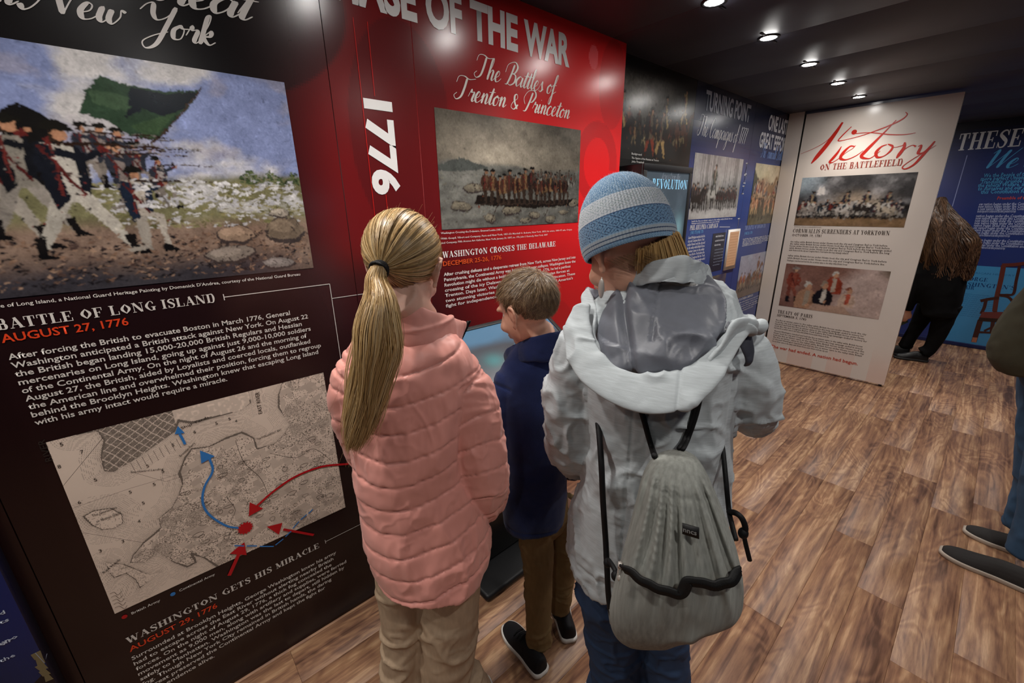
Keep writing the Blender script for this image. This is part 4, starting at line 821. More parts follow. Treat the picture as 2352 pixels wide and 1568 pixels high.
def lines(P, fr, seed, a, b, w_px, n, h, col, words=10, jit=.05):
    """small paragraph: a = start pixel of first line, b = start pixel of last"""
    r = random.Random(seed); W_ = 'the army of General Washington marched and held the line as winter came to the valley while British forces under Howe took the city and Congress fled to York before the long campaign ended in victory for independence'.split()
    p0, p1 = fr.uv(*a), fr.uv(*b); 
    for j in range(n):
        z = lerp(p0[1], p1[1], j/max(1, n-1)); e = fr.uv(w_px, lerp(a[1], b[1], j/max(1, n-1)))[0]; i = r.randrange(len(W_)-words); t = ' '.join(W_[i:i+words]); L = e-p0[0]
        P.put(tmesh(t, .012, 1), (p0[0], 0), (p0[0]+L*(1-r.random()*jit-(.35 if j == n-1 else 0)), 0), h, col, .7, z=z)
P = Print(FB, .002); wt = hx('d9dbe0'); lbt = hx('5fa0d8')
headline(P, FB, 'TURNING POINT', (1618, 249), (1720, 282), (1612, 203), hx('a9aeba'))
P.put(script('The Campaigns of 1777', .3, 1.0), UB(1600, 310), UB(1714, 330), .062, wt, 1.0, z=float(UB(1660, 322)[1]))
seriftext(P, FB, 'PHILADELPHIA CAMPAIGN', (1584, 527), (1648, 524), .035, wt); text(P, FB, 'JUNE 1777-JUNE 1778', (1585, 537), (1614, 536), .024, lbt, .014, 1)
lines(P, FB, 2, (1580, 549), (1573, 612), 1618, 9, .020, wt, 6); lines(P, FB, 3, (1588, 510), (1588, 515), 1683, 2, .012, wt, 12)
P.line([UB(1652, 521), UB(1676, 521)], .004, wt)
attach(P.build('lettering', None, 'white headings and small paragraphs'), F2)
P = Print(FB, .002); q = rectpx(FB, (1590, 348), (1708, 367), (1689, 499), (1586, 502))
def snow(s, t):
    n = fbm(np.stack([s*5, t*5, s*0], -1), 4); tr = (np.abs(((s*11+.5*np.sin(s*40)) % 1)-.5) < .16+.06*n)*sstep(.3, .42, t); v = .44+.12*n-.2*sstep(.45, .1, np.abs(t-.3)); v = v*(1-.45*tr); v = np.where(t < .16, .42+.15*n, v)
    return np.stack([v, v*.97, v*.95], -1).clip(.02, 1)
P = Raster(FB, q, .006); P.grid(0, 0, 0, 0, snow)
for k in range(22): r = random.Random(k); soldier(P, lerp(q[0], q[2], .03+.94*k/22), lerp(q[1], q[3], .12+.05*r.random()), .17*r.uniform(.8, 1.1), False, '2c2a2b', '4a4644', '3a3635', seed=k, walk=.05)
horse(P, lerp(q[0], q[2], .42), lerp(q[1], q[3], .15), .19, 'a9a6a0'); soldier(P, lerp(q[0], q[2], .42), lerp(q[1], q[3], .38), .22, False, '2a3a34', '8a8678', '4a4a46', seed=5); horse(P, lerp(q[0], q[2], .12), lerp(q[1], q[3], .1), .16, '2a2422')
P.dabs(900, .03, .012, 3); attach(P.build('winter_picture', None, 'grey winter picture of riders among bare trees', warp=.7, tex=.15), F2)
P = Print(FB, .002); q = rectpx(FB, (1634, 537), (1666, 533), (1656, 620), (1630, 624)); P.poly([(q[0], q[1]), (q[2], q[1]), (q[2], q[3]), (q[0], q[3])], hx('1a2236'))
lines(P, FB, 5, (1643, 545), (1640, 565), 1662, 3, .016, wt, 3); lines(P, FB, 6, (1641, 575), (1638, 610), 1660, 6, .010, hx('8f97a8'), 4)
q = rectpx(FB, (1622, 637), (1672, 626), (1655, 690), (1610, 700)); P.grid((q[0], q[1]), (q[2], q[3]), 24, 24, lambda s, t: np.stack([.10+.12*fbm(np.stack([s*5, t*5, s*0], -1)), .085+.09*fbm(np.stack([s*5, t*5, s*0], -1)), .06+.05*s], -1).clip(.01, 1))
attach(P.build('inset_prints', None), F2)
q = rectpx(FB, (1672, 527), (1698, 525), (1683, 616), (1659, 620))
mp = MB().box((-1.537, q[0], q[1]), (-1.525, q[2], q[3])).build('document_plate', mat('plate_white', hx('d9d4cc'), .5), F2); mp.location = -np.array(F2.location)
P = Print(Frame((-1.5245, 0, 0), (0, 1, 0), (1, 0, 0)), .0); P.poly([(q[0]+.02, q[1]+.03), (q[2]-.02, q[1]+.03), (q[2]-.02, q[3]-.02), (q[0]+.02, q[3]-.02)], hx('d8a982'))
for k in range(12): z = lerp(q[1]+.05, q[3]-.04, k/11); P.line([(q[0]+.035, z), (q[2]-.035, z)], .004, hx('c08f68'))
d_ = P.build('old_letter', mp)
P = Print(FB, .002); headline(P, FB, 'ONE LAST', (1763, 298), (1806, 308), (1765, 262), wt); headline(P, FB, 'GREAT EFFORT', (1742, 338), (1806, 348), (1745, 302), wt)
P.put(script('The Monmouth Battles', .3, 1), UB(1746, 361), UB(1799, 369), .055, hx('7fa0dc'), 1.0, z=float(UB(1772, 365)[1]))
seriftext(P, FB, 'THE BATTLE OF MONMOUTH', (1710, 527), (1757, 523), .034, hx('8fa3d8')); text(P, FB, 'JUNE 28, 1778', (1709, 539), (1727, 537), .024, lbt, .01, 1)
lines(P, FB, 8, (1706, 551), (1704, 566), 1769, 5, .013, wt, 9); lines(P, FB, 9, (1690, 700), (1686, 722), 1748, 5, .014, wt, 8); text(P, FB, 'THE SOUTHERN CAMPAIGN', (1692, 692), (1728, 681), .024, wt, .01, 1)
attach(P.build('lettering', None, 'white headings and small paragraphs'), F3)
P = Print(FB, .002); q = rectpx(FB, (1735, 374), (1802, 383), (1784, 515), (1717, 512))
def warm(s, t):
    n = fbm(np.stack([s*5, t*5, s*0+3], -1), 4); n2 = fbm(np.stack([s*14, t*14, s*0], -1), 3); sk = np.stack([.55+.1*n+.1*s, .50+.1*n, .33+.1*n], -1); lo = np.stack([.30+.2*n2, .18+.16*n2, .11+.12*n2], -1); gd = np.stack([.10+.05*n2, .085+.05*n2, .05+.04*n2], -1)
    c = lerp(lo, sk, sstep(.64, .78, t+.15*n)[:, None]); return lerp(gd, c, sstep(.25, .4, t+.1*n)[:, None]).clip(.01, 1)
P = Raster(FB, q, .007); P.grid(0, 0, 0, 0, warm)
wc = [('a06a4a', 'c9a07a', 'b3926a'), ('6a4a38', '8a5a44', 'b89878'), ('3a4a5a', 'c0a890', 'a08468'), ('8a2f22', 'c8b08c', '8a7458')]
P.poly([(q[0], q[3]-.05), (q[0]+.10, q[3]-.14), (q[0]+.16, q[3]-.3), (q[0], q[3]-.33)], hx('3a3c2c'))
crowd(P, FB, (q[0]+.04, lerp(q[1], q[3], .35)), (q[2]-.04, lerp(q[1], q[3], .6)), 16, .17, 33, wc)
horse(P, lerp(q[0], q[2], .6), lerp(q[1], q[3], .38), .2, '8a6a4a'); crowd(P, FB, (q[0]+.04, lerp(q[1], q[3], .08)), (q[2]-.04, lerp(q[1], q[3], .3)), 9, .2, 35, [('3a3a30', '5a4a38', '4a4436'), wc[0]])
P.dabs(1200, .03, .012, 3); attach(P.build('sunlit_battle_picture', None, 'warm picture of a crowded battle under a yellow sky', warp=.7, tex=.15), F3)
P = Print(FB, .002); q = rectpx(FB, (1700, 588), (1768, 576), (1755, 666), (1689, 685))
P = Raster(FB, q, .007); P.grid(0, 0, 0, 0, lambda s, t: lerp(np.stack([.16+0*s, .12+0*s, .10+0*s], -1), np.stack([.36+.06*fbm(np.stack([s*4, t*4, s*0], -1)), .36+0*s, .45+0*s], -1), sstep(.4, .5, t+.1*fbm(np.stack([s*6, t*6, s*0], -1)))[:, None]))
crowd(P, FB, (q[0]+.06, lerp(q[1], q[3], .15)), (q[2]-.05, lerp(q[1], q[3], .4)), 9, .17, 41, [('8a3a26', 'b08a68', 'a89478'), ('3a3230', '9a6a48', '6a4a3a')]); horse(P, lerp(q[0], q[2], .62), lerp(q[1], q[3], .2), .2, '7a5238'); soldier(P, lerp(q[0], q[2], .62), lerp(q[1], q[3], .42), .2, False, '7a3a28', '9a7a58', seed=3)
P.dabs(700, .03, .012, 3); attach(P.build('red_coat_picture', None, 'pale picture of a group of red coats and riders', warp=.7, tex=.15), F3)
# timeline brackets on the joint
P = Print(FB, .0022); r0 = float(UB(1716, 450)[0]); 
for (za, zb__) in ((376, 400), (403, 421), (428, 445), (500, 560)):
    P = Print(FB, .0022); a = UB(1722, za)[1]; b = UB(1722, zb__)[1]; P.line([(yJ-.055, a), (yJ-.005, a), (yJ-.03, a), (yJ-.03, b), (yJ-.055, b), (yJ-.005, b)], .007, wt); attach(P.build('timeline_mark', None), F2)


# ================================================================== WHITE PANEL ACROSS THE ROOM
vx0 = -1.395; vx1 = -.402; sx0 = -1.534; sx1 = -1.412
def paperbg(s, t):
    n = fbm(np.stack([s*3, t*7, s*0], -1), 3); k = 1+.07*n; pk = .0+.16*sstep(.16, .02, t)*((np.abs(((s*3.1) % 1)-.5) > .18)*1.0); c = np.stack([.66*k, (.585-pk*.5)*k, (.52-pk*.55)*k], -1); return c.clip(.02, 1)
strip = board('panel_post', FV, sx0, sx1, 0.0, CEIL-.004, .06, 'narrow off-white upright strip between the navy board and the white panel', hx('d6cbc0'), 'panel post')
P = Print(FV, .0004); P.grid((sx0, 0), (sx1, CEIL-.004), 6, 60, lambda s, t: paperbg(s*.1, t)); attach(P.build('printed_background', None), strip)
vic = board('exhibit_board', FV, vx0, vx1, .022, CEIL-.03, .045, 'tall off-white display board standing across the room with big red script', hx('d6cbc0'))
P = Print(FV, .0004); P.grid((vx0, .022), (vx1, CEIL-.03), 60, 140, paperbg)
attach(P.build('printed_background', None), vic)
cs = MB(); cs.tube([(-.43, 4.80, .003), (-.43, 4.80, .022)], .012, 10); cs.build('foot_glide', mat('black_rubber', (.02, .02, .02), .6), vic); D.objects['foot_glide'].location = -np.array(vic.location)
cs = MB(); cs.box((vx0-.016, 4.79, .0), (vx0-.001, 4.82, CEIL-.03)); o = cs.build('hinge_strip', mat('black_rubber'), vic); o.location = -np.array(vic.location)
P = Print(FV, .002); RC = hx('b3271c'); S23 = 2.3056
def vq(x, y): u = UV_(1740+x/S23, 220+y/S23); return (float(u[0]), float(u[1]))
def vs(pts, w): L = cr(np.array([list(vq(a, b))+[c] for (a, b), c in zip(pts, w)]), 8); v, f = _st2(L[:, :2], L[:, 2]); P.raw(v, f, RC, np.tile(np.arange(len(L))*1.0, 2))
k_ = .0030
vs([(228, 308), (300, 278), (365, 240), (410, 190), (450, 142)], [.002, .004, .005, .007, .016])
vs([(452, 140), (415, 195), (365, 262), (315, 322), (285, 358)], [.012, .026, .034, .032, .008])
vs([(498, 163), (475, 185), (445, 215), (428, 238), (470, 232), (560, 208), (680, 165), (760, 128), (792, 100), (784, 86)], [.006, .008, .010, .008, .005, .006, .010, .010, .007, .004])
P.disc(vq(512, 192), .019, RC, 18)
vs([(445, 268), (425, 300), (400, 330), (382, 350), (398, 352), (440, 325), (470, 300), (505, 278), (520, 262)], [.006, .018, .022, .016, .007, .005, .004, .004, .004])
vs([(515, 268), (490, 268), (455, 300), (440, 330), (470, 338), (520, 318), (560, 290)], [.008, .012, .022, .022, .009, .006, .004])
vs([(735, 128), (680, 185), (625, 240), (575, 290), (550, 322), (590, 332), (625, 312), (650, 292)], [.006, .010, .018, .024, .022, .008, .005, .004])
vs([(515, 200), (600, 195), (700, 205), (780, 205), (838, 196)], [.005, .006, .008, .006, .003])
vs([(685, 258), (655, 270), (628, 300), (635, 325), (670, 318), (705, 290), (715, 265), (690, 256), (720, 272), (745, 270)], [.006, .012, .022, .016, .007, .014, .012, .005, .004, .004])
vs([(742, 270), (770, 262), (780, 248), (775, 275), (750, 310), (735, 330)], [.004, .006, .012, .020, .022, .008]); vs([(755, 305), (790, 275), (820, 262), (838, 268)], [.004, .005, .006, .014])
vs([(850, 268), (868, 262), (858, 285), (850, 305), (875, 300), (905, 275), (935, 242)], [.004, .010, .018, .016, .006, .005, .006])
vs([(940, 240), (910, 275), (870, 320), (830, 362), (790, 385), (768, 384), (775, 368), (830, 330), (945, 262)], [.008, .016, .018, .014, .010, .008, .006, .005, .003])
attach(P.build('red_script', None, 'big flowing red script'), vic)
P = Print(FV, .002); DK = hx('4a3f38')
seriftext(P, FV, 'ON THE BATTLEFIELD', (1883, 391), (2071, 380), .050, hx('8f3a30'))
def vtext(f, t, a, b, cap, col, **k): f(P, FV, t, (1740+a[0]/S23, 220+a[1]/S23), (1740+b[0]/S23, 220+b[1]/S23), cap, col, **k)
vtext(seriftext, 'CORNWALLIS SURRENDERS AT YORKTOWN', (187, 722), (697, 740), .036, DK); vtext(text, 'OCTOBER 19, 1781', (182, 742), (337, 748), .022, hx('5a4e46'), off=.015, res=1)
vtext(seriftext, 'TREATY OF PARIS', (105, 1155), (290, 1172), .034, DK); vtext(text, 'SEPTEMBER 3, 1783', (102, 1168), (258, 1187), .022, hx('5a4e46'), off=.015, res=1)
def vl(seed, a, b, wx, n, h, w=13): lines(P, FV, seed, (1740+a[0]/S23, 220+a[1]/S23), (1740+b[0]/S23, 220+b[1]/S23), 1740+wx/S23, n, h, DK, w)
vl(11, (174, 775), (166, 820), 720, 5, .0150, 16); vl(12, (160, 848), (154, 874), 700, 3, .0150, 15); vl(13, (96, 1188), (90, 1230), 605, 5, .0145, 16); vl(14, (88, 1246), (80, 1300), 595, 6, .0145, 16)
vl(15, (195, 695), (195, 700), 420, 1, .009, 14)
vtext(text, 'The war had ended. A nation had begun.', (70, 1332), (530, 1424), .030, hx('b8402f'), off=.02, res=2)
attach(P.build('lettering', None, 'dark headings and small paragraphs'), vic)
P = Print(FV, .002); q = rectpx(FV, (1844, 410), (2110, 393), (2076, 521), (1823, 518))
def storm(s, t):
    n = fbm(np.stack([s*4, t*3, s*0+8], -1), 5); n2 = fbm(np.stack([s*16, t*12, s*0], -1), 3); a = .14+.22*sstep(.05, .35, n+.12)-.1*sstep(.0, .3, -n); sk = np.stack([a*1.05, a, a*1.0], -1); sk = lerp(sk, np.array([.30, .36, .40]), (sstep(.3, .05, s)*sstep(.5, .9, t))[:, None]); sk = lerp(sk, np.array([.50, .38, .27]), (np.exp(-((s-.55)/.2)**2-((t-.5)/.14)**2)*.8)[:, None])
    gr = np.stack([.20+.10*n2, .12+.06*n2, .06+.04*n2], -1); dk = np.stack([.035+.05*n2, .03+.045*n2, .026+.04*n2], -1); gr = lerp(gr, dk, sstep(.12, .2, t+.03*n)[:, None]); return lerp(gr, sk, sstep(.40, .46, t+.06*n)[:, None]).clip(.008, 1)
P = Raster(FV, q, .005); P.grid(0, 0, 0, 0, storm); P.poly([(lerp(q[0], q[2], .17), lerp(q[1], q[3], .62)), (lerp(q[0], q[2], .25), lerp(q[1], q[3], .64)), (lerp(q[0], q[2], .24), lerp(q[1], q[3], .82)), (lerp(q[0], q[2], .18), lerp(q[1], q[3], .78))], hx('c9c2bc'))
vc = [('2a2a30', '9a928a', '8a8680'), ('1f1f24', '6a625a', '5a544e'), ('6a2a20', 'a89a8c', '9a9084'), ('202830', 'b0aaa0', 'a39c92')]
crowd(P, FV, (q[0]+.02, lerp(q[1], q[3], .14)), (q[2]-.02, lerp(q[1], q[3], .38)), 34, .14, 61, vc)
for s, c_, y_ in ((.46, 'a8a098', .14), (.14, '8a8078', .15), (.64, '2a2420', .15), (.82, 'a39684', .13)): x_ = lerp(q[0], q[2], s); horse(P, x_, lerp(q[1], q[3], y_), .14, c_, 1 if s < .7 else -1); soldier(P, x_, lerp(q[1], q[3], y_)+.07, .16, False, '23252c', '8a7a60', seed=int(s*99))
P.dabs(2500, .03, .012, 3); attach(P.build('surrender_picture', None, 'stormy picture of mounted officers between two lines of troops', warp=.7, tex=.15), vic)
P = Print(FV, .002); q = rectpx(FV, (1806, 605), (2047, 623), (2018, 732), (1789, 702))
def brown(s, t):
    n = fbm(np.stack([s*3, t*3, s*0+1], -1), 4); a = np.stack([.20+.08*n, .10+.05*n, .075+.04*n], -1); b = np.stack([.44+.06*n, .33+.05*n, .29+.05*n], -1); k = sstep(.45, .75, s+.3*(.6-t)+.2*n)
    c = lerp(a, b, k[:, None]); return lerp(c, np.array([.15, .11, .08]), (sstep(.85, 1, s)*sstep(.75, .95, t))[:, None]).clip(.01, 1)
P = Raster(FV, q, .005); P.grid(0, 0, 0, 0, brown)
def sitter(s, t, h, coat, vest, wig='b8b2a8', lean=0):
    x, y = lerp(q[0], q[2], s), lerp(q[1], q[3], t); q2 = lambda a, b: (x+a*h, y+b*h); c = hx(coat)
    P.poly([q2(-.32, 0), q2(.34, 0), q2(.36, .3), q2(.26, .62), q2(.1, .74), q2(-.1, .74), q2(-.26, .6), q2(-.36, .3)], c); P.poly([q2(-.05, .1), q2(.12, .1), q2(.1, .68), q2(-.04, .68)], hx(vest)); P.disc(q2(.02+lean, .86), h*.12, hx('b08468'), 12, h*.15); P.poly([q2(-.13+lean, .86), q2(-.08+lean, 1.02), q2(.06+lean, 1.04), q2(.14+lean, .92), q2(.02+lean, .97), q2(-.06+lean, .8)], hx(wig))
    P.line([q2(.24, .55), q2(.3, .3), q2(.12, .16)], [h*.16, h*.14, h*.08], shade(c, .75)); P.disc(q2(.1, .15), h*.05, hx('b08468'), 8)
x_, y_ = lerp(q[0], q[2], .11), lerp(q[1], q[3], .12)
soldier(P, x_, y_, .34, False, '7a3a2a', '8a4a38', '7a4434', face='c09878', hat='8a8078', seed=77, walk=.03)
sitter(.27, .02, .25, 'a07a60', '9a8a78'); sitter(.52, .42, .20, '8a3a28', 'a89888'); sitter(.44, .14, .22, '17151a', 'b8b0a4', '8a7a6a'); sitter(.68, .16, .18, 'b59a88', 'a04a38', '7a4a3a'); P.poly([(lerp(q[0], q[2], .3), q[1]), (lerp(q[0], q[2], .75), q[1]), (lerp(q[0], q[2], .66), lerp(q[1], q[3], .16)), (lerp(q[0], q[2], .36), lerp(q[1], q[3], .14))], hx('a88a78'))
P.dabs(1500, .03, .012, 3); attach(P.build('group_portrait', None, 'brown group picture of seated men with an unpainted right side', warp=.7, tex=.15), vic)

# ================================================================== BACK WALL
P = Print(FZ, .0005)
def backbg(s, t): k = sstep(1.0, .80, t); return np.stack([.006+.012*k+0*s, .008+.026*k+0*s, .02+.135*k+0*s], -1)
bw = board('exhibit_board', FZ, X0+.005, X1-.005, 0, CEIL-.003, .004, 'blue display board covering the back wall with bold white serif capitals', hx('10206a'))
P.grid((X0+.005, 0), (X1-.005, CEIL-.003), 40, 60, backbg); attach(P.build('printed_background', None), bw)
P = Print(FZ, .003)
def zq(x, y): u = UZ(1740+x/S23, 220+y/S23); return (float(u[0]), float(u[1]))
a, b = zq(1050, 290), zq(1385, 268); zc_ = (a[1]+b[1])/2; V, F, Zs = serif('THESE UNITED STATES'); V5 = serif('THESE')[0]; V = V.copy(); V[:, 0] = a[0]+V[:, 0]*(b[0]-a[0])/V5[:, 0].max(); V[:, 1] = zc_+V[:, 1]*.165; P.raw(V, F, hx('c9cbd0'), Zs)
P.put(script('We the People', .35, 1.2), zq(1210, 380), (zq(1210, 380)[0]+.95, 0), .085, hx('4a9cd0'), 1.0, z=zq(1260, 384)[1])
for j, t in enumerate(['We the People of the United States, in Order to form a', 'more perfect Union, establish Justice, insure domestic', 'Tranquility, provide for the common defence, promote', 'the general Welfare, and secure the Blessings of Liberty', 'to ourselves and our Posterity, do ordain and establish', 'this Constitution for the United States of America.']):
    p = zq([1195, 1180, 1180, 1165, 1165, 1180][j], 432+j*17.3); P.put(tmesh(t, .016, 1), p, (p[0]+.80, 0), .038, hx('4a9cd0'), .7, z=p[1])
p = zq(1268, 549); P.put(tmesh('Preamble of the Constitution', .016, 1), p, (p[0]+.4, 0), .03, hx('b8453c'), .7, z=p[1])
for g, (ya_, n) in enumerate(((580, 4), (642, 9), (768, 4))):
    for j in range(n):
        p = zq(1172-(ya_+12.5*j-578)*.24, ya_+12.5*j); L = .92 if j < n-1 else .28; r = random.Random(g*20+j); i = r.randrange(6); P.put(tmesh('a new nation began under the Constitution and the States ratified a government for the People'[i:], .012, 1), p, (p[0]+L*r.uniform(.92, 1), 0), .028, hx('aab4d8'), .7, z=p[1])
p0, p1 = zq(1112, 315), zq(1030, 585); P.line([((p0[0]+p1[0])/2, p0[1]), ((p0[0]+p1[0])/2, p1[1])], .006, hx('8c98c8'))
attach(P.build('lettering', None, 'white and pale blue lettering'), bw)
P = Print(FZ, .003); P.poly([(-.245, .045), (.95, .045), (.95, .908), (-.245, .908)], hx('3f87b8')); nb = hx('123a6a')
for t, (x, y), w, cp in (('GEORGE', (1075, 974), .2, .042), ("WASHINGTON'S", (1045, 1000), .44, .042), ('CHAIR', (1050, 1018), .14, .042)):
    p = zq(x, y); P.put(serif(t), p, (p[0]+w, 0), cp, nb, 1.0, z=p[1])
for j in range(12): p = zq(1040-j*7, 1045+j*9.5); P.put(tmesh('the chair in which he presided over the Convention', .0, 1), p, (p[0]+.36, 0), .018, hx('245f8e'), .7, z=p[1])
p = zq(1100, 938); P.put(tmesh('AMERICAN HISTORY', .0, 1), p, (p[0]+.36, 0), .02, hx('245f8e'), .7, z=p[1])
attach(P.build('pale_blue_section', None, 'pale blue printed section'), bw)
P = Print(FZ, .0045); RW = hx('3c1c1a'); RW2 = hx('5c2a24')
def kq(x, y): u = UZ(1980+x/3.5645, 420+y/3.5645); return (float(u[0]), float(u[1]))
for pts, w, c in (([(1160, 672), (1135, 800), (1105, 925), (1085, 1050)], .036, RW2), ([(1145, 672), (1250, 668), (1400, 650), (1520, 655)], .035, RW2), ([(1510, 660), (1480, 800), (1440, 930), (1420, 1050)], .036, RW2), ([(1290, 680), (1262, 800), (1240, 905), (1180, 915), (1120, 915)], .022, RW), ([(1380, 680), (1360, 800), (1330, 900), (1400, 915)], .022, RW),
                  ([(1130, 920), (1200, 935), (1235, 985), (1215, 1040), (1160, 1050)], .022, RW), ([(970, 965), (1040, 950), (1120, 940)], .03, RW), ([(1015, 960), (1000, 1020), (975, 1070)], .026, RW), ([(970, 1120), (945, 1200), (915, 1300)], .042, RW), ([(1090, 1050), (1070, 1150), (1060, 1230)], .03, RW), ([(955, 1220), (1080, 1225), (1180, 1225)], .022, RW), ([(1000, 1210), (1070, 1180), (1130, 1185)], .02, RW), ([(1420, 1060), (1400, 1200), (1380, 1310)], .042, RW)):
    P.line([kq(*p) for p in pts], w, c, True)
P.poly([kq(985, 1055), kq(1240, 1055), kq(1420, 1060), kq(1390, 1120), kq(1150, 1115), kq(960, 1100)], hx('6a3230')); P.poly([kq(960, 1100), kq(1150, 1112), kq(1390, 1120), kq(1385, 1150), kq(1145, 1142), kq(948, 1128)], hx('241312')); P.poly([kq(905, 1262), kq(945, 1265), kq(935, 1305), kq(895, 1300)], hx('a86a50'))
attach(P.build('printed_chair', None, 'printed dark red wooden armchair'), bw)
o = MB().box((X0, 6.832, 0), (X1, 6.845, .045)).build('baseboard_back', mat('navy_skirting', hx('0e1a4a'), .4), bevel=.002); tag(o, kind='structure')

# ================================================================== SCREENS
BLK = mat('gloss_black_metal', hx('0c0c0e'), .3, .5, bump=(300, .03, .001)); BLM = mat('satin_black_metal', hx('141416'), .45, .4)
def blob_cols(P, fr, box, nx, ny, fn): P.grid((box[0], box[1]), (box[2], box[3]), nx, ny, fn)
# upright kiosk with the lit screen
k = empty('screen_kiosk', (-1.44, 2.41, 0)); tag(k, 'tall black upright screen kiosk behind the striped hat', 'kiosk')
def kid(mb, name, m, par, bevel=0, smooth=False, label=None):
    o = mb.build(name, m, par, bevel=bevel, smooth=smooth); root = par
    off = np.zeros(3); 
    while root is not None: off += np.array(root.location); root = root.parent
    o.location = -off
    if label: o['label'] = label
    return o
ky0, ky1, kz1 = 2.138, 2.682, 1.808
kid(MB().box((-1.51, ky0, .06), (-1.352, ky1, kz1)), 'cabinet', BLK, k, .006); kid(MB().box((-1.53, ky0-.04, 0), (-1.27, ky1+.04, .06)), 'base', BLM, k, .008)
fm = MB(); g = .034
for a, b in (((ky0, kz1-g), (ky1, kz1)), ((ky0, .8), (ky1, .8+g)), ((ky0, .8+g), (ky0+g, kz1-g)), ((ky1-g, .8+g), (ky1, kz1-g))): fm.box((-1.352, a[0], a[1]), (-1.345, b[0], b[1]))
kid(fm, 'bezel', BLM, k, .001); FK = Frame((-1.350, 0, 0), (0, 1, 0), (1, 0, 0))
SCR_E = mat('lit_screen', rough=.3, spec=.3, attr=True, emit=((1, 1, 1), .35, 1))
P = Print(FK, 0.0)
def kscr(s, t):
    n = fbm(np.stack([s*4, t*7, s*0], -1), 4); v = .05+.05*sstep(.1, .8, 1-t)+.05*np.maximum(n, 0); f1 = np.exp(-((s-.25)/.1)**2-((t-.62)/.1)**2)+np.exp(-((s-.85)/.1)**2-((t-.66)/.08)**2)+.7*np.exp(-((s-.5)/.16)**2-((t-.42)/.14)**2)
    return np.stack([v*.85+.10*f1, v*1.15+.2*f1, v*1.45+.22*f1], -1)
P.grid((ky0+g, .8+g), (ky1-g, kz1-g), 60, 100, kscr)
P.put(serif('REVOLUTION'), FK.uv(1498, 427), FK.uv(1577, 437), .052, (.22, .5, .72), 1.0, z=float(FK.uv(1540, 434)[1]))
P.put(script('Stories from the', .3, 1), FK.uv(1520, 412), FK.uv(1562, 415), .022, (.12, .14, .17), 1.0, z=float(FK.uv(1540, 412)[1]))
o = P.build('screen', k, 'glowing dark blue screen with pale lettering', SCR_E); o.location = -np.array(k.location)
# slanted touch table by the boy
k = empty('touch_table', (-1.24, 1.05, 0)); tag(k, 'black slanted touch-screen table the children look at', 'touch table')
ty0, ty1 = .80, 1.42
kid(MB().box((-1.42, ty0, 0), (-1.095, ty1, .035)), 'base', BLM, k, .014)
kid(MB().box((-1.40, ty0+.06, .035), (-1.24, ty1-.06, .93)), 'pedestal', BLK, k, .01)
mb = MB(); A0 = np.array([-1.43, 0, 1.105]); A1 = np.array([-1.03, 0, .86]); nn = np.array([.245, 0, .40]); nn /= np.linalg.norm(nn)
def slab(mb, y0, y1, t0, t1, s0=0, s1=1):
    a = A0+(A1-A0)*s0; b = A0+(A1-A0)*s1; V = []
    for h in (t0, t1):
        for p, y in ((a, y0), (a, y1), (b, y1), (b, y0)): V.append(p+nn*h+[0, y, 0])
    mb.add(V, [(0, 3, 2, 1), (4, 5, 6, 7), (0, 1, 5, 4), (1, 2, 6, 5), (2, 3, 7, 6), (3, 0, 4, 7)]); return mb
ty0, ty1 = .72, 1.46
kid(slab(MB(), ty0, ty1, -.05, 0), 'tray', BLK, k, .004); fm = MB(); slab(fm, ty0, ty1, 0, .006, 0, .04); slab(fm, ty0, ty1, 0, .006, .96, 1); slab(fm, ty0, ty0+.02, 0, .006, .04, .96); slab(fm, ty1-.02, ty1, 0, .006, .04, .96); kid(fm, 'bezel', BLM, k, .001)
nx, ny = 70, 60; V = []; 
for j in range(ny+1):
    for i in range(nx+1): V.append(A0+(A1-A0)*(.04+.92*j/ny)+nn*.002+[0, ty0+.02+(ty1-ty0-.04)*i/nx, 0])
i, j = np.meshgrid(np.arange(nx), np.arange(ny)); a = (j*(nx+1)+i).ravel(); Fq = np.stack([a, a+1, a+nx+2, a+nx+1], 1); s = (i.ravel()+.5)/nx; t = (j.ravel()+.5)/ny
n = fbm(np.stack([s*3, t*3, s*0+2], -1), 4); n2 = fbm(np.stack([s*6, t*6, s*0+9], -1), 3); v = .04+.04*t+.03*n; cols = np.stack([v*.95, v*1.0, v*1.2], -1)
isle = sstep(.0, .12, n2+.25-((s-.62)/.3)**2-((t-.38)/.22)**2); cols = lerp(cols, np.array([.04, .17, .32]), isle[:, None]*.85); top = sstep(.26, .12, t+.1*n); cols = lerp(cols, np.array([.07, .16, .26]), top[:, None]*.8)
sp = np.exp(-((s-.38)/.07)**2-((t-.42)/.08)**2); cols = lerp(cols, np.array([.04, .14, .15]), sp[:, None])
o = link('screen', mkmesh('screen', V, Fq, SCR_E, cols=cols), k); o.location = -np.array(k.location); o['label'] = 'glowing grey-blue map on the screen'
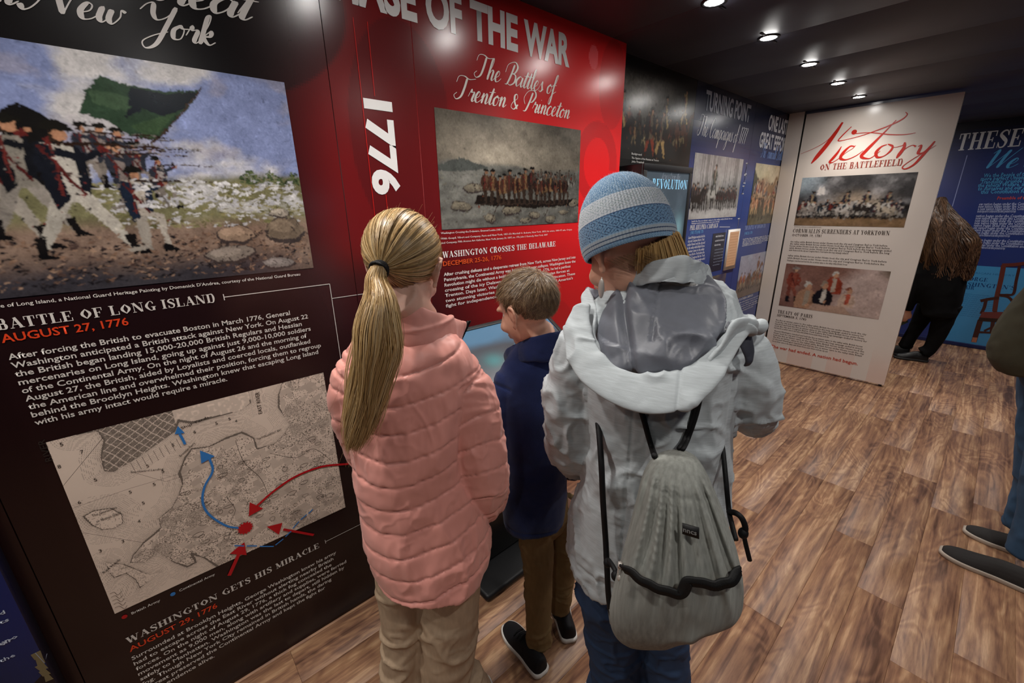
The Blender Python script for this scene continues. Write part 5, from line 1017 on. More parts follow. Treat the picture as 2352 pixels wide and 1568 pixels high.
# ================================================================== PEOPLE
from mathutils.bvhtree import BVHTree
class Fig:
    """a standing place: v = horizontal direction looking at it, s = its right-hand side"""
    def __init__(f, X, Y): f.a = np.array([X, Y, 0.0]); f.v = f.a/np.linalg.norm(f.a); f.s = np.array([f.v[1], -f.v[0], 0])
    def at(f, px, py, d=0): r = ray(px, py); t = ((f.a+f.v*d-CAM)@f.v)/(r@f.v); return CAM+r*t
    def m(f, P, rpx): return rpx*((np.asarray(P)-CAM)@CF)/FOC
    def loc(f, s, d, z): return f.a+f.s*s+f.v*d+np.array([0, 0, z])
    def rings(f, L, n=5):
        """L rows: (pxL, pyL, pxR, pyR, thick, d) -> centre, half vector, thickness"""
        R = []
        for a, b, c, d, t, o in L:
            p, q = f.at(a, b, o), f.at(c, d, o); R.append(np.r_[(p+q)/2, (q-p)/2, t])
        return cr(R, n)
    def loft(f, L, n=5, k=44, ex=2.4, front=1.0, v=None, shrink=1.0):
        R = f.rings(L, n); v = f.v if v is None else v; a = np.linspace(0, 2*math.pi, k, endpoint=False)
        ca, sa = np.cos(a), np.sin(a); ca = np.sign(ca)*np.abs(ca)**(2/ex); sa = np.sign(sa)*np.abs(sa)**(2/ex); V = []
        for r in R: 
            V.append(r[:3]+shrink*(ca[:, None]*r[3:6]+sa[:, None]*v*r[6]*np.where(sa > 0, front, 1)[:, None]))
        m = len(R); V = np.vstack(V); F = [(i*k+j, i*k+(j+1) % k, (i+1)*k+(j+1) % k, (i+1)*k+j) for i in range(m-1) for j in range(k)]
        F.append(tuple(range(k-1, -1, -1))); F.append(tuple((m-1)*k+j for j in range(k))); return V, F
    def path(f, L, n=6):
        """rows (px,py,d,rpx) or ('w', x,y,z, r metres) -> points, radii"""
        o = []
        for r in L:
            if r[0] == 'w': o.append([*r[1], r[2]])
            else: p = f.at(r[0], r[1], r[2]); o.append([*p, f.m(p, r[3])])
        o = cr(o, n); return o[:, :3], o[:, 3]
def nearest(co_, P):
    """distance along and from a polyline"""
    best = np.full(len(co_), 1e9); s = np.zeros(len(co_)); acc = 0
    for a, b in zip(P[:-1], P[1:]):
        e = b-a; L = np.linalg.norm(e)+1e-9; t = np.clip(((co_-a)@e)/(L*L), 0, 1); d = np.linalg.norm(co_-a-t[:, None]*e, axis=1); m = d < best; best[m] = d[m]; s[m] = acc+t[m]*L; acc += L
    return s, best
def frame_rot(fwd, roll=0, pitch=0):
    """head frame: columns right, forward, up"""
    fwd = np.array(fwd, float); fwd /= np.linalg.norm(fwd); r = np.cross(fwd, [0, 0, 1.0]); r /= np.linalg.norm(r); u = np.cross(r, fwd)
    if roll: c, s = math.cos(roll), math.sin(roll); r, u = r*c+u*s, -r*s+u*c
    return np.stack([r, fwd, u], 1)
def face_dir(f, yaw, pitch):
    """yaw > 0 turns to the right of the line of sight"""
    d = f.v*math.cos(yaw)+f.s*math.sin(yaw); return d*math.cos(pitch)+np.array([0, 0, math.sin(pitch)])
def xf(V, c, R, s=1): return np.asarray(V)@R.T*s+c
def head_parts(c, R, s=1.0, ear=1.0):
    o = []
    def b(p, r, nu=28, nv=18): V, F = ball(p, r, nu, nv); o.append((xf(V, c, R, s), F))
    b((0, -.012, .035), (.074, .094, .082)); b((0, .028, -.02), (.062, .066, .085)); b((0, .046, -.082), (.036, .038, .028)); b((0, .02, -.062), (.053, .06, .038))
    b((0, .078, .028), (.048, .018, .014)); b((0, .091, -.060), (.022, .009, .006)); b((0, .089, -.069), (.019, .009, .006)); b((.036, .066, -.028), (.022, .022, .022)); b((-.036, .066, -.028), (.022, .022, .022))
    V, F = tube(cr([(0, .088, .018), (0, .100, -.010), (0, .114, -.034), (0, .098, -.046)], 3), [.009, .009, .010, .011, .011, .012, .013, .012, .010, .008], 10); o.append((xf(V, c, R, s), F))
    for sd in (-1, 1): b((sd*.009, .100, -.038), (.007, .008, .006), 10, 8)
    for sd in (-1, 1):
        P = np.array([(.070, .016, -.030), (.078, .004, -.024), (.086, -.010, -.004), (.090, -.014, .014), (.087, -.006, .027), (.079, .008, .026), (.073, .014, .012)])*[sd, 1, 1]
        V, F = tube(cr(P, 4), .0052*ear, 8); o.append((xf(V, c, R, s), F)); b((sd*.076, .004, .002), (.008, .013, .024), 12, 10); b((sd*.075, .010, -.030), (.006, .009, .011), 10, 8)
    return o
def head_disp(co_, c, R, s):
    L = (co_-c)@R/s; d = np.zeros(len(co_))
    for sd in (-1, 1): d -= .010*s*np.exp(-(((L[:, 0]-sd*.031)/.017)**2+((L[:, 2]-.006)/.011)**2))*(L[:, 1] > .04)
    d -= .003*s*np.exp(-((L[:, 0]/.022)**2+((L[:, 2]+.065)/.0018)**2))*(L[:, 1] > .07)
    return d
def hand_parts(w, d, n, s=1.0, side=1, curl=.5):
    """w wrist, d direction of the fingers, n back-of-hand normal"""
    d = np.array(d, float); d /= np.linalg.norm(d); n = np.array(n, float); n -= d*(n@d); n /= np.linalg.norm(n); x = np.cross(d, n)*side; o = []; R = np.stack([x, d, n], 1)
    V, F = ball((0, .045, 0), (.040, .050, .015), 20, 12); o.append((xf(V, w, R, s), F)); V, F = tube([(0, -.02, 0), (0, .03, 0)], [.026, .03], 12, flat=.6, up=(0, 0, 1)); o.append((xf(V, w, R, s), F))
    for k, (px, L) in enumerate(((-.029, .062), (-.010, .072), (.010, .068), (.028, .052))):
        P = []; a = 0; p = np.array([px, .080, 0.0]); P.append(np.array([px*.8, .05, 0])); P.append(p.copy())
        for j in range(3): a += curl*(.6, .9, .6)[j]; p = p+np.array([px*.1, math.cos(a), -math.sin(a)])*L/3; P.append(p.copy())
        V, F = tube(cr(P, 3), np.linspace(.0095, .0072, len(cr(P, 3))), 9); o.append((xf(V, w, R, s), F))
    P = cr([(-.022, .02, 0), (-.042, .045, -.008), (-.050, .066, -.016), (-.046, .085, -.024)], 3); V, F = tube(P, np.linspace(.013, .008, len(P)), 9); o.append((xf(V, w, R, s), F))
    return o
def strands(paths, rad, cols, m, name, parent, extra=None):
    """thin three-sided hair tubes; paths (N,K,3) rad (N,K)"""
    N, K, _ = paths.shape; T = np.gradient(paths, axis=1); T /= np.linalg.norm(T, axis=2)[..., None]+1e-9
    ref = np.array([.31, .52, .8]); A = np.cross(T, ref); A /= np.linalg.norm(A, axis=2)[..., None]+1e-9; B = np.cross(T, A); V = []
    for j in range(3):
        a = 2*math.pi*j/3; V.append(paths+rad[..., None]*(A*math.cos(a)+B*math.sin(a)))
    V = np.stack(V, 2).reshape(-1, 3); i, k, j = np.meshgrid(np.arange(N), np.arange(K-1), np.arange(3), indexing='ij'); b = (i*K+k)*3
    F = np.stack([b+j, b+(j+1) % 3, b+3+(j+1) % 3, b+3+j], -1).reshape(-1, 4); vc = np.repeat(cols, K*3, axis=0) if cols.ndim == 2 else np.repeat(cols.reshape(-1, 3), 3, axis=0)
    if extra is not None:
        V2, F2, c2 = extra; F = np.vstack([F, np.asarray(F2)+len(V)]); V = np.vstack([V, V2]); vc = np.vstack([vc, c2])
    me = mkmesh(name, V, F, m, vcols=vc, smooth=True); return link(name, me, parent)
def ribbons(paths, hw, nrm, cols, m, name, parent, extra=None):
    """flat hair strands lying across the direction nrm"""
    N, K, _ = paths.shape; T = np.gradient(paths, axis=1); T /= np.linalg.norm(T, axis=2)[..., None]+1e-9; S = np.cross(T, np.broadcast_to(nrm, paths.shape)); S /= np.linalg.norm(S, axis=2)[..., None]+1e-9
    V = np.stack([paths-S*hw[..., None], paths+S*hw[..., None]], 2).reshape(-1, 3); i, k = np.meshgrid(np.arange(N), np.arange(K-1), indexing='ij'); b = (i*K+k)*2; F = np.stack([b, b+1, b+3, b+2], -1).reshape(-1, 4)
    vc = np.repeat(cols, K*2, axis=0) if cols.ndim == 2 else np.repeat(cols.reshape(-1, 3), 2, axis=0)
    if extra is not None: V2, F2, c2 = extra; F = np.vstack([F, np.asarray(F2)+len(V)]); V = np.vstack([V, V2]); vc = np.vstack([vc, c2])
    return link(name, mkmesh(name, V, F, m, vcols=vc, smooth=True), parent)
def surf(bvh, f, px, py, off=0.0):
    d = ray(px, py); d = d/np.linalg.norm(d); h = bvh.ray_cast(Vector(CAM), Vector(d))
    if h[0] is None: return None
    n = np.array(h[1]); n = n if n@d < 0 else -n; return np.array(h[0])+n*off
def bvh_of(*objs):
    V = []; F = []; n = 0
    for o in objs:
        me = o.data; c = np.empty(len(me.vertices)*3, np.float32); me.vertices.foreach_get('co', c); V += [tuple(x) for x in c.reshape(-1, 3).tolist()]; F += [tuple(i+n for i in p.vertices) for p in me.polygons]; n = len(V)
    return BVHTree.FromPolygons(V, F)
def crease(co_, sc, amp, st=(1, 1, 1), seed=0):
    q = co_*np.array(st)*sc+seed*5.3; w = np.stack([vnoise(q*.6+3), vnoise(q*.6+13), vnoise(q*.6+23)], -1)*.7; n = vnoise(q+w); m = vnoise(q*.5+40); return amp*np.clip(1-np.abs(n)*3.2, 0, 1)**1.3*np.clip(.5+m*1.6, 0, 1)
def wrinkle(co_, sc, amp, st=(1, 1, 1), seed=0, sharp=1.0):
    n = fbm(co_*np.array(st)*sc+seed*7.7, 3); w = fbm(co_*sc*.5+seed+11, 2)[:, None]; r = 1-np.abs(fbm(co_*np.array(st)*sc+w*1.2+seed*3.1, 2))*2.4; return amp*(.6*n+.5*np.clip(r, -1, 1)**1*sharp-.2)
SKIN = mat('skin', hx('d9a58c'), .5, .4, sss=.06, noise=(30, .08), bump=(180, .08, .0008))
SKIN2 = mat('skin_fair', hx('e6b8a4'), .5, .4, sss=.06, noise=(25, .07), bump=(180, .06, .0008))
HAIR = mat('hair', rough=.38, spec=.5, attr=True)
RUB = mat('black_cord', hx('0d0d0f'), .6, .3, bump=(900, .4, .001))
def person(name, parts, voxel, m, label, disp=None):
    o = finish(name, parts, voxel, m, None, 2, disp); tag(o, label, 'person'); return o
def shoe_parts(heel, d, L, w, h_up, sole_h=.022):
    """returns (upper, sole) pieces; heel = floor point at the back, d = direction"""
    d = np.array([d[0], d[1], 0.0]); d /= np.linalg.norm(d); r = np.array([d[1], -d[0], 0]); st = [(0, .34, .80), (.025, .60, .95), (.07, .74, 1.0), (.2, .80, 1.0), (.4, .80, .95), (.55, .90, .78), (.7, 1.0, .60), (.85, .92, .47), (.95, .68, .36), (1.0, .40, .22)]
    V = []; k = 20; rows = cr(st, 3)
    for y, ww, hh in rows:
        a = np.linspace(0, 2*math.pi, k, endpoint=False); x = np.cos(a)*ww*w/2*.94; z = np.where(np.sin(a) > 0, np.sin(a)*(h_up*hh), -.004)+sole_h*.7
        V.append(heel+d*(y*L*.96+.02*L)+x[:, None]*r+z[:, None]*np.array([0, 0, 1.0]))
    m = len(rows); V = np.vstack(V); F = [(i*k+j, i*k+(j+1) % k, (i+1)*k+(j+1) % k, (i+1)*k+j) for i in range(m-1) for j in range(k)]+[tuple(range(k-1, -1, -1)), tuple((m-1)*k+j for j in range(k))]
    up = (V, F); o = cr([(y, ww) for y, ww, _ in st], 3); pts = [(y*L, ww*w/2) for y, ww in o]+[(y*L, -ww*w/2) for y, ww in o[::-1]]; n = len(pts); V = []
    for z, g in ((0, .96), (.004, 1.0), (sole_h*.8, 1.02), (sole_h, .97)): V += [heel+d*((p[0]-L/2)*(g if g > 1 else g)+L/2)+r*p[1]*g+np.array([0, 0, z]) for p in pts]
    F = [(i*n+j, i*n+(j+1) % n, (i+1)*n+(j+1) % n, (i+1)*n+j) for i in range(3) for j in range(n)]+[tuple(range(n-1, -1, -1)), tuple(3*n+j for j in range(n))]
    return up, (np.array(V), F), d, r
def make_shoe(par, heel, d, L, w, h_up, mu, ms, laces=True, lab=None):
    up, so, d, r = shoe_parts(np.array(heel, float), d, L, w, h_up); 
    o = finish('shoe', [up], .004, mu, par, 3, lambda c, n: wrinkle(c, 30, .0012)); 
    if lab: o['label'] = lab
    mkm = link('sole', mkmesh('sole', so[0], so[1], ms), o)
    if laces:
        mb = MB(); H0 = np.array(heel)
        for t in (.48, .56, .64): z = .022+h_up*(.98-(t-.4)*1.25); mb.tube(cr([H0+d*t*L-r*w*.26+[0, 0, z-.010], H0+d*(t+.012)*L+[0, 0, z+.001], H0+d*t*L+r*w*.26+[0, 0, z-.010]], 4), .0022, 6)
        mb.build('laces', RUB, o, smooth=True)
    return o

# ------------------------------------------------------------------ GIRL in the pink quilted jacket
G = Fig(-.800, .412)
gf = face_dir(G, math.radians(24), math.radians(-24)); gR = frame_rot(gf, math.radians(-4)); gc = G.at(927, 616, .0); gs = .92
arm_r = G.path([(1030, 850, 0, 62), (1062, 905, -.01, 68), (1084, 985, -.02, 70), (1098, 1070, -.02, 68), (1104, 1128, .01, 60), (1100, 1150, .07, 52), (1075, 1160, .15, 46)])
arm_l = G.path([(842, 830, 0, 50), (818, 880, .0, 54), (808, 950, .0, 46), (822, 1020, .02, 40), (850, 1050, .07, 38), (880, 1080, .14, 36)])
TG = [(880, 735, 1015, 750, .055, .01), (845, 768, 1060, 790, .085, .0), (800, 810, 1082, 835, .105, .0), (782, 870, 1078, 890, .118, 0), (790, 950, 1066, 965, .122, 0), (806, 1040, 1072, 1048, .122, 0), (826, 1120, 1100, 1120, .125, 0), (836, 1190, 1118, 1185, .132, 0), (842, 1240, 1120, 1232, .138, 0), (862, 1296, 1104, 1278, .142, 0)]
hemz = float(G.at(985, 1290)[2])
def gdisp(co_, n):
    s1, d1 = nearest(co_, arm_r[0]); s2, d2 = nearest(co_, arm_l[0]); r1 = np.interp(s1, np.linspace(0, s1.max(), len(arm_r[1])), arm_r[1]); r2 = np.interp(s2, np.linspace(0, s2.max(), len(arm_l[1])), arm_l[1])
    onr = d1 < r1*1.12; onl = (d2 < r2*1.12) & ~onr; onr &= s1 > .03; onl &= s2 > .03
    hz = (co_-G.a); side = hz@G.s; q = co_[:, 2]+.030*np.exp(-((side-.0)/.16)**2)-.012*np.sin(side*16)+.004*fbm(co_*9, 2)
    ph = np.where(onr, s1+.012*np.sin((co_-arm_r[0][0])@G.s*30)+.01, np.where(onl, s2, q)); sp = np.where(onr | onl, .062, .060); f = np.abs(((ph/sp) % 1)-.5)*2    # 1 at the seam
    puff = np.sqrt(np.clip(1-f**5.5, 0, 1)); d = .0055*puff-.003
    # puckers at the stitching, long soft creases
    tang = np.where(onr | onl, (co_@G.v)*1.0+co_[:, 2], side+.6*(co_@G.v)); pk = vnoise(np.stack([tang*95, ph*10, tang*0], -1))*.0022*f**2*(f < .995)
    cre = np.clip(fbm(np.stack([tang*20, ph*9, tang*0+3], -1), 3), -.5, .5)*.008; big = fbm(co_*8+3, 2)*.012
    # armhole seam
    arm = np.exp(-((s1-.035)/.004)**2)*(d1 < r1*1.3)+np.exp(-((s2-.035)/.004)**2)*(d2 < r2*1.3); d = d-.006*arm
    lines_ = np.exp(-((1-f)/.040)**2); d = d-.0026*lines_
    hem = np.exp(-((q-.030-hemz-.030)/.003)**2)*~(onr | onl); d = d-.004*hem
    col = np.array(hx('ea9f92'))*(1-.22*lines_[:, None])*np.ones((len(co_), 1)); return d+pk+cre+big*.8+wrinkle(co_, 15, .003, (1, 1, .5), 61)+crease(co_, 20, .0060, (1.2, 1.2, .55), 62)+crease(co_, 42, .0022, (1, 1, .7), 63)-.002, col
legs_g = [G.path([(918, 1240, .02, 60), (918, 1340, .01, 56), (920, 1450, .0, 46), (926, 1568, 0, 44), ('w', G.loc(-.075, 0, .22), .048), ('w', G.loc(-.080, 0, .07), .050)]), G.path([(1030, 1230, .0, 72), (1034, 1330, .0, 72), (1026, 1450, 0, 68), (1022, 1568, 0, 64), ('w', G.loc(.075, .0, .22), .062), ('w', G.loc(.078, .0, .07), .058)])]
neck_g = tube([G.at(955, 790, .02), G.at(955, 730, .015), gc+gR@np.array([0, -.025, -.06])], [.062, .048, .050], 20)
body = head_parts(gc, gR, gs)+[neck_g, G.loft(TG, shrink=.62)]
for P_, r in (arm_r, arm_l)+tuple(legs_g): body.append(tube(P_, r*.62, 14))
for s in (-1, 1): body.append(tube([G.loc(s*.077, 0, .12), G.loc(s*.077, 0, .03)], [.035, .033], 12)); 
body += hand_parts(arm_r[0][-1], G.v*.6-G.s*.6-np.array([0, 0, .4]), -G.v, .8, 1, .4)+hand_parts(arm_l[0][-1], G.v*.6+G.s*.5-np.array([0, 0, .4]), -G.v, .8, -1, .4)
girl = person('person', body, .0056, SKIN2, 'girl with a long blond ponytail in a pink quilted jacket and khaki trousers', lambda c, n: head_disp(c, gc, gR, gs)*(np.linalg.norm(c-gc, axis=1) < .2))
PINK = mat('pink_quilted_nylon', rough=.42, spec=.45, attr=True, sheen=.15, bump=(260, .10, .0006))
jk = finish('jacket', [G.loft(TG), tube(*arm_r, 26), tube(*arm_l, 26)], .0034, PINK, girl, 4, gdisp, post=1)
# stand collar, open at the front right
cb_ = [(868, 728), (905, 748), (950, 760), (1000, 772), (1040, 792)]
def strip_solid(rows, th):
    """rows of (lower pt, upper pt) -> thick curved band"""
    A = np.array([r[0] for r in rows]); B = np.array([r[1] for r in rows]); k = len(A); M_ = (A+B)/2; T = np.gradient(M_, axis=0); N = np.cross(T, B-A); N /= np.linalg.norm(N, axis=1)[:, None]; L = 7; V = []
    for i in range(k):
        loop = []
        for j in range(L): t = j/(L-1); loop.append(lerp(A[i], B[i], t)+N[i]*th/2*(1 if 0 < j < L-1 else .55))
        for j in range(L-1, -1, -1): t = j/(L-1); loop.append(lerp(A[i], B[i], t)-N[i]*th/2*(1 if 0 < j < L-1 else .55))
        V += loop
    n = 2*L; F = [(i*n+j, i*n+(j+1) % n, (i+1)*n+(j+1) % n, (i+1)*n+j) for i in range(k-1) for j in range(n)]+[tuple(range(n-1, -1, -1)), tuple((k-1)*n+j for j in range(n))]
    return np.array(V), F
crows = []
for (lx, ly, ld, ux, uy, ud) in [(858, 745, .07, 862, 700, .075), (852, 765, .01, 870, 706, .03), (885, 790, -.055, 895, 700, -.035), (935, 800, -.075, 935, 695, -.055), (985, 800, -.065, 980, 708, -.045), (1030, 812, -.02, 1022, 722, -.01), (1052, 815, .04, 1050, 732, .045), (1044, 796, .085, 1072, 737, .095)]:
    crows.append(np.r_[G.at(lx, ly, ld), G.at(ux, uy, ud)])
cc = cr(crows, 5); col = finish('collar', [strip_solid([(r[:3], r[3:]) for r in cc], .016)], None, PINK, jk, 2, lambda c, n: (wrinkle(c, 26, .004, (1, 1, .5))+.003*np.sin((c@G.s)*160)*0-.004*np.exp(-((c[:, 2]-float(G.at(950, 752, -.05)[2]))/.003)**2), np.array(hx('ea9f92'))*np.ones((len(c), 1))))
e = cc[-1]; zt2 = MB(); zt2.tube([lerp(e[:3], e[3:], t)+G.s*.004 for t in np.linspace(-.05, 1.0, 8)], .0045, 8, flat=.6); 
for t in np.linspace(0, .97, 16): p = lerp(e[:3], e[3:], t)+G.s*.009; V, F = ball(p, .0028, 8, 6); zt2.add(V, F)
zt2.build('zipper', RUB, jk, smooth=True)['label'] = 'black open zip edge of the collar'
def khaki(nm, c): return mat(nm, hx(c), .8, .25, noise=(90, .10, (1, 1, .3)), bump=(500, .3, .0008))
def pants_disp(seed, fz=1.0): return lambda c, n: wrinkle(c, 9, .0060*fz, (1, 1, .75), seed)+crease(c, 12, .010*fz, (.7, .7, 1.5), seed+1)+crease(c, 24, .0045*fz, (.8, .8, 1.4), seed+5)-.004*fz
tr = finish('trousers', [tube(*legs_g[0], 24), tube(*legs_g[1], 24), G.loft([(858, 1180, 1105, 1175, .10, .01), (868, 1260, 1102, 1250, .105, .01), (890, 1320, 1080, 1310, .095, .01)])], .0055, khaki('khaki_cotton', 'b29a80'), girl, 3, pants_disp(1))
for s in (-1, 1): make_shoe(girl, G.loc(s*.078, -.07, 0), G.v+G.s*.25, .235, .088, .062, mat('black_knit_shoe', hx('121214'), .7, bump=(700, .3, .001)), mat('white_sole', hx('cfccc6'), .6))
# hair: scalp cap, swept strands, tail
def scalp(c, R, s, zline, grow=1.045, col=(.2, .12, .06)):
    V, F = ball((0, -.012, .035), (.074*grow, .094*grow, .082*grow), 48, 32); V = np.asarray(V); keep = zline(V); F4 = [f if len(f) == 4 else (f[0], f[1], f[2], f[2]) for f in F]
    F4 = [f for f in F4 if keep[list(f)].all()]; return xf(V, c, R, s), np.array(F4, int), np.tile(col, (len(V), 1))
def zl_g(V): y, z, x = V[:, 1], V[:, 2], np.abs(V[:, 0]); return z > np.where(y < -.02, -.030, np.where(y < .03, .0+.5*(y+.02), .045+.6*(y-.03)))
rg = np.random.default_rng(5); EC = np.array([0, -.012, .035]); ER = np.array([.074, .094, .082])*1.05
N = 9000; dirs = rg.normal(size=(N*4, 3)); dirs /= np.linalg.norm(dirs, axis=1)[:, None]; P0 = EC+dirs*ER; ok = zl_g(P0); dirs = dirs[ok][:N]; N = len(dirs)
tie = np.array([-.02, -1, -.92]); tie /= np.linalg.norm(tie); K = 10; tt = np.linspace(0, 1, K); om = np.arccos(np.clip(dirs@tie, -1, .9999))[:, None]
A_ = (np.sin((1-tt)[None]*om)/np.sin(om))[..., None]*dirs[:, None]+(np.sin(tt[None]*om)/np.sin(om))[..., None]*tie
az = np.arctan2((dirs-tie*(dirs@tie)[:, None])@np.array([1, 0, 0]), (dirs-tie*(dirs@tie)[:, None])@np.array([0, -.5, 1])); jit = rg.uniform(1.0, 1.05, (N, 1, 1)); lump = 1+.016*(np.sin(az*37)+.7*np.sin(az*61+1))[:, None][:, None, :]*np.sin(tt*math.pi)[None, :, None]
Pp = EC+A_*ER*jit*lump+(tt**6)[None, :, None]*np.array([0, -.012, -.004]); Pp = xf(Pp.reshape(-1, 3), gc, gR, gs).reshape(N, K, 3); Pp += rg.normal(size=(N, 1, 3))*.0006
def haircols(rg, N, pal, w=None): 
    pal = np.array([hx(c) for c in pal]); i = rg.integers(0, len(pal), N); c = pal[i]*rg.uniform(.8, 1.15, (N, 1)); return c
BL = ['c6a46e', 'd2b17e', 'b39162', 'dcc092', 'a58252', 'cba973', 'bb9864']
ra = np.full((N, K), .00060); ra[:, 0] *= .4; nr_ = Pp-xf(EC, gc, gR, gs)
hair = ribbons(Pp, ra, nr_, haircols(rg, N, BL)*(1+.18*np.sin(az*23)+.12*np.sin(az*51))[:, None], HAIR, 'hair', girl, scalp(gc, gR, gs, zl_g, 1.03, hx('7a5c3e'))); hair['label'] = 'blond hair pulled back tight'
tieP = xf(EC+tie*ER*1.06+np.array([0, -.012, -.004]), gc, gR, gs)
mb = MB(); ax = gR@tie; ax = ax/np.linalg.norm(ax); u1 = np.cross(ax, gR[:, 0]); u1 /= np.linalg.norm(u1); u2 = np.cross(ax, u1)
for k in range(3):
    a = np.linspace(0, 2*math.pi, 25); mb.tube([tieP+ax*(-.002+.004*k)+(u1*math.cos(t)+u2*math.sin(t))*(.0150+.001*k)+ax*.002*math.sin(t*2+k) for t in a], .0028, 8, cap=False)
mb.build('hair_tie', mat('black_elastic', hx('0b0a0c'), .7, bump=(900, .5, .001)), hair, smooth=True)
V, F = ball(tieP+ax*.004, (.0142, .0142, .0142), 18, 12); link('hair_knot', mkmesh('hair_knot', V, F, mat('hair_core', hx('a58252'), .5), smooth=True), hair)
# the tail
tl = cr([np.r_[tieP+[0, 0, .007]-G.v*.002, .0150, .0165], np.r_[tieP+ax*.018+np.array([0, 0, -.010]), .020, .018]]+[np.r_[G.at(px, py, d), G.m(G.at(px, py, d), w), dp] for px, py, d, w, dp in [(873, 680, -.142, 36, .024), (869, 740, -.155, 55, .032), (869, 795, -.160, 60, .036), (858, 850, -.155, 56, .034), (846, 915, -.150, 50, .030), (830, 975, -.145, 38, .024), (808, 1028, -.140, 16, .012)]], 5)
N = 6500; K = 19; u = np.linspace(0, len(tl)-1.001, K); i0 = u.astype(int); fr_ = (u-i0)[:, None]; TL = tl[i0]*(1-fr_)+tl[np.minimum(i0+1, len(tl)-1)]*fr_
a = rg.uniform(0, 2*math.pi, N); rr = np.sqrt(rg.uniform(0, 1, N)); clump = rg.integers(0, 46, N); ca = rg.uniform(0, 2*math.pi, 46); cr_2 = np.sqrt(rg.uniform(0, 1, 46)); kk = np.linspace(0, 1, K)[None, :]**.8*.75
ox = (rr*np.cos(a))[:, None]*(1-kk)+(cr_2[clump]*np.cos(ca[clump]))[:, None]*kk+rg.normal(size=(N, 1))*.10*kk; oy = (rr*np.sin(a))[:, None]*(1-kk)+(cr_2[clump]*np.sin(ca[clump]))[:, None]*kk+rg.normal(size=(N, 1))*.07*kk
phs = ca[clump][:, None]*3; wv = .0065*np.sin(np.linspace(0, 11, K)[None]+phs)*np.linspace(0, 1, K)[None]
Pt = TL[None, :, :3]+G.s*(ox*TL[None, :, 3]+wv)[..., None]+(-G.v)*(oy*TL[None, :, 4])[..., None]+np.array([0, 0, 1.0])*(rg.normal(size=(N, 1))*.01*kk)[..., None]
Lf = rg.uniform(.80, 1.0, N); Pt2 = np.empty_like(Pt)
for k in range(K): uu_ = Lf*k; i_ = np.minimum(uu_.astype(int), K-2); f_ = (uu_-i_)[:, None]; Pt2[:, k] = Pt[np.arange(N), i_]*(1-f_)+Pt[np.arange(N), i_+1]*f_
ra = np.full((N, K), .00060); ra[:, -3:] *= [[.8, .55, .2]]
rootc = haircols(rg, N, BL); tipc = rootc*np.array([.82, .78, .72]); fade = np.linspace(0, 1, K)[None, :, None]; cl3 = rootc[:, None]*(1-fade*.7)+tipc[:, None]*fade*.7
nr_ = -G.v+1.1*G.s*(ox*1.0)[..., None]+rg.normal(size=(N, 1, 3))*.10; ribbons(Pt2, ra, nr_, cl3, HAIR, 'ponytail', hair)['label'] = 'long blond ponytail down the back'
# flyaway hairs
Nf = 90; Kf = 10; base = Pt2[rg.integers(0, N, Nf)][:, ::2][:, :Kf]; base = base+(rg.normal(size=(Nf, 1, 3))*.022)*np.linspace(0, 1, Kf)[None, :, None]**1.5
Nh = 70; d0 = rg.normal(size=(Nh, 3)); d0[:, 2] = np.abs(d0[:, 2]); d0 /= np.linalg.norm(d0, axis=1)[:, None]; b2 = np.stack([xf(EC+d0*ER*(1.03+.05*t*rg.uniform(.3, 1, (Nh, 1)))+np.array([.010, -.014, .003])*t*rg.normal(size=(Nh, 1)), gc, gR, gs) for t in np.linspace(0, 1, Kf)], 1)
strands(np.vstack([base, b2]), np.full((Nf+Nh, Kf), .00014), haircols(rg, Nf+Nh, BL), HAIR, 'loose_hairs', hair)
for sd in (-1, 1):
    V, F = ball((sd*.030, .063, .006), .0105, 14, 10); e_ = link('eye', mkmesh('eye', xf(V, gc, gR, gs), F, mat('eye_white', hx('e8e4e0'), .2), smooth=True), girl)
# ------------------------------------------------------------------ BOY in the navy fleece
B = Fig(-.815, .838)
bf = face_dir(B, math.radians(-58), math.radians(-20)); bR = frame_rot(bf, math.radians(3)); bc = B.at(1213, 712, .0); bs = .93
TB = [(1195, 778, 1285, 776, .050, .0), (1172, 812, 1300, 815, .062, 0), (1150, 848, 1312, 850, .082, 0), (1146, 900, 1316, 900, .095, 0), (1150, 980, 1308, 985, .10, 0), (1150, 1060, 1300, 1065, .10, 0), (1150, 1130, 1300, 1132, .105, 0), (1158, 1186, 1296, 1182, .108, 0)]
wr = B.v*.30-B.s*.12
b_arm_l = B.path([(1170, 862, -.02, 30), (1158, 910, -.03, 33), (1152, 980, -.03, 32), (1158, 1050, -.02, 30), ('w', B.at(1158, 1060, .10), .030), ('w', B.at(1150, 1010, .22), .026)])
b_arm_r = B.path([(1300, 868, .04, 30), (1318, 930, .06, 32), (1322, 1000, .06, 31), (1318, 1070, .08, 29), ('w', B.at(1290, 1060, .20), .029), ('w', B.at(1255, 1010, .30), .025)])
legs_b = [B.path([(1228, 1160, -.01, 48), (1232, 1240, -.02, 42), (1237, 1320, -.03, 36), (1236, 1400, -.03, 32), (1239, 1455, -.03, 29), (1240, 1474, -.03, 30)]), B.path([(1292, 1160, .05, 46), (1296, 1240, .08, 38), (1294, 1310, .09, 30), (1288, 1370, .10, 26), (1285, 1398, .10, 25)])]
body = head_parts(bc, bR, bs, 1.05)+[tube([B.at(1240, 830, .0), B.at(1230, 785, .01), bc+bR@np.array([0, -.022, -.06])], [.056, .044, .044], 20), B.loft(TB, shrink=.62)]
for P_, r in (b_arm_l, b_arm_r)+tuple(legs_b): body.append(tube(P_, r*.62, 14))
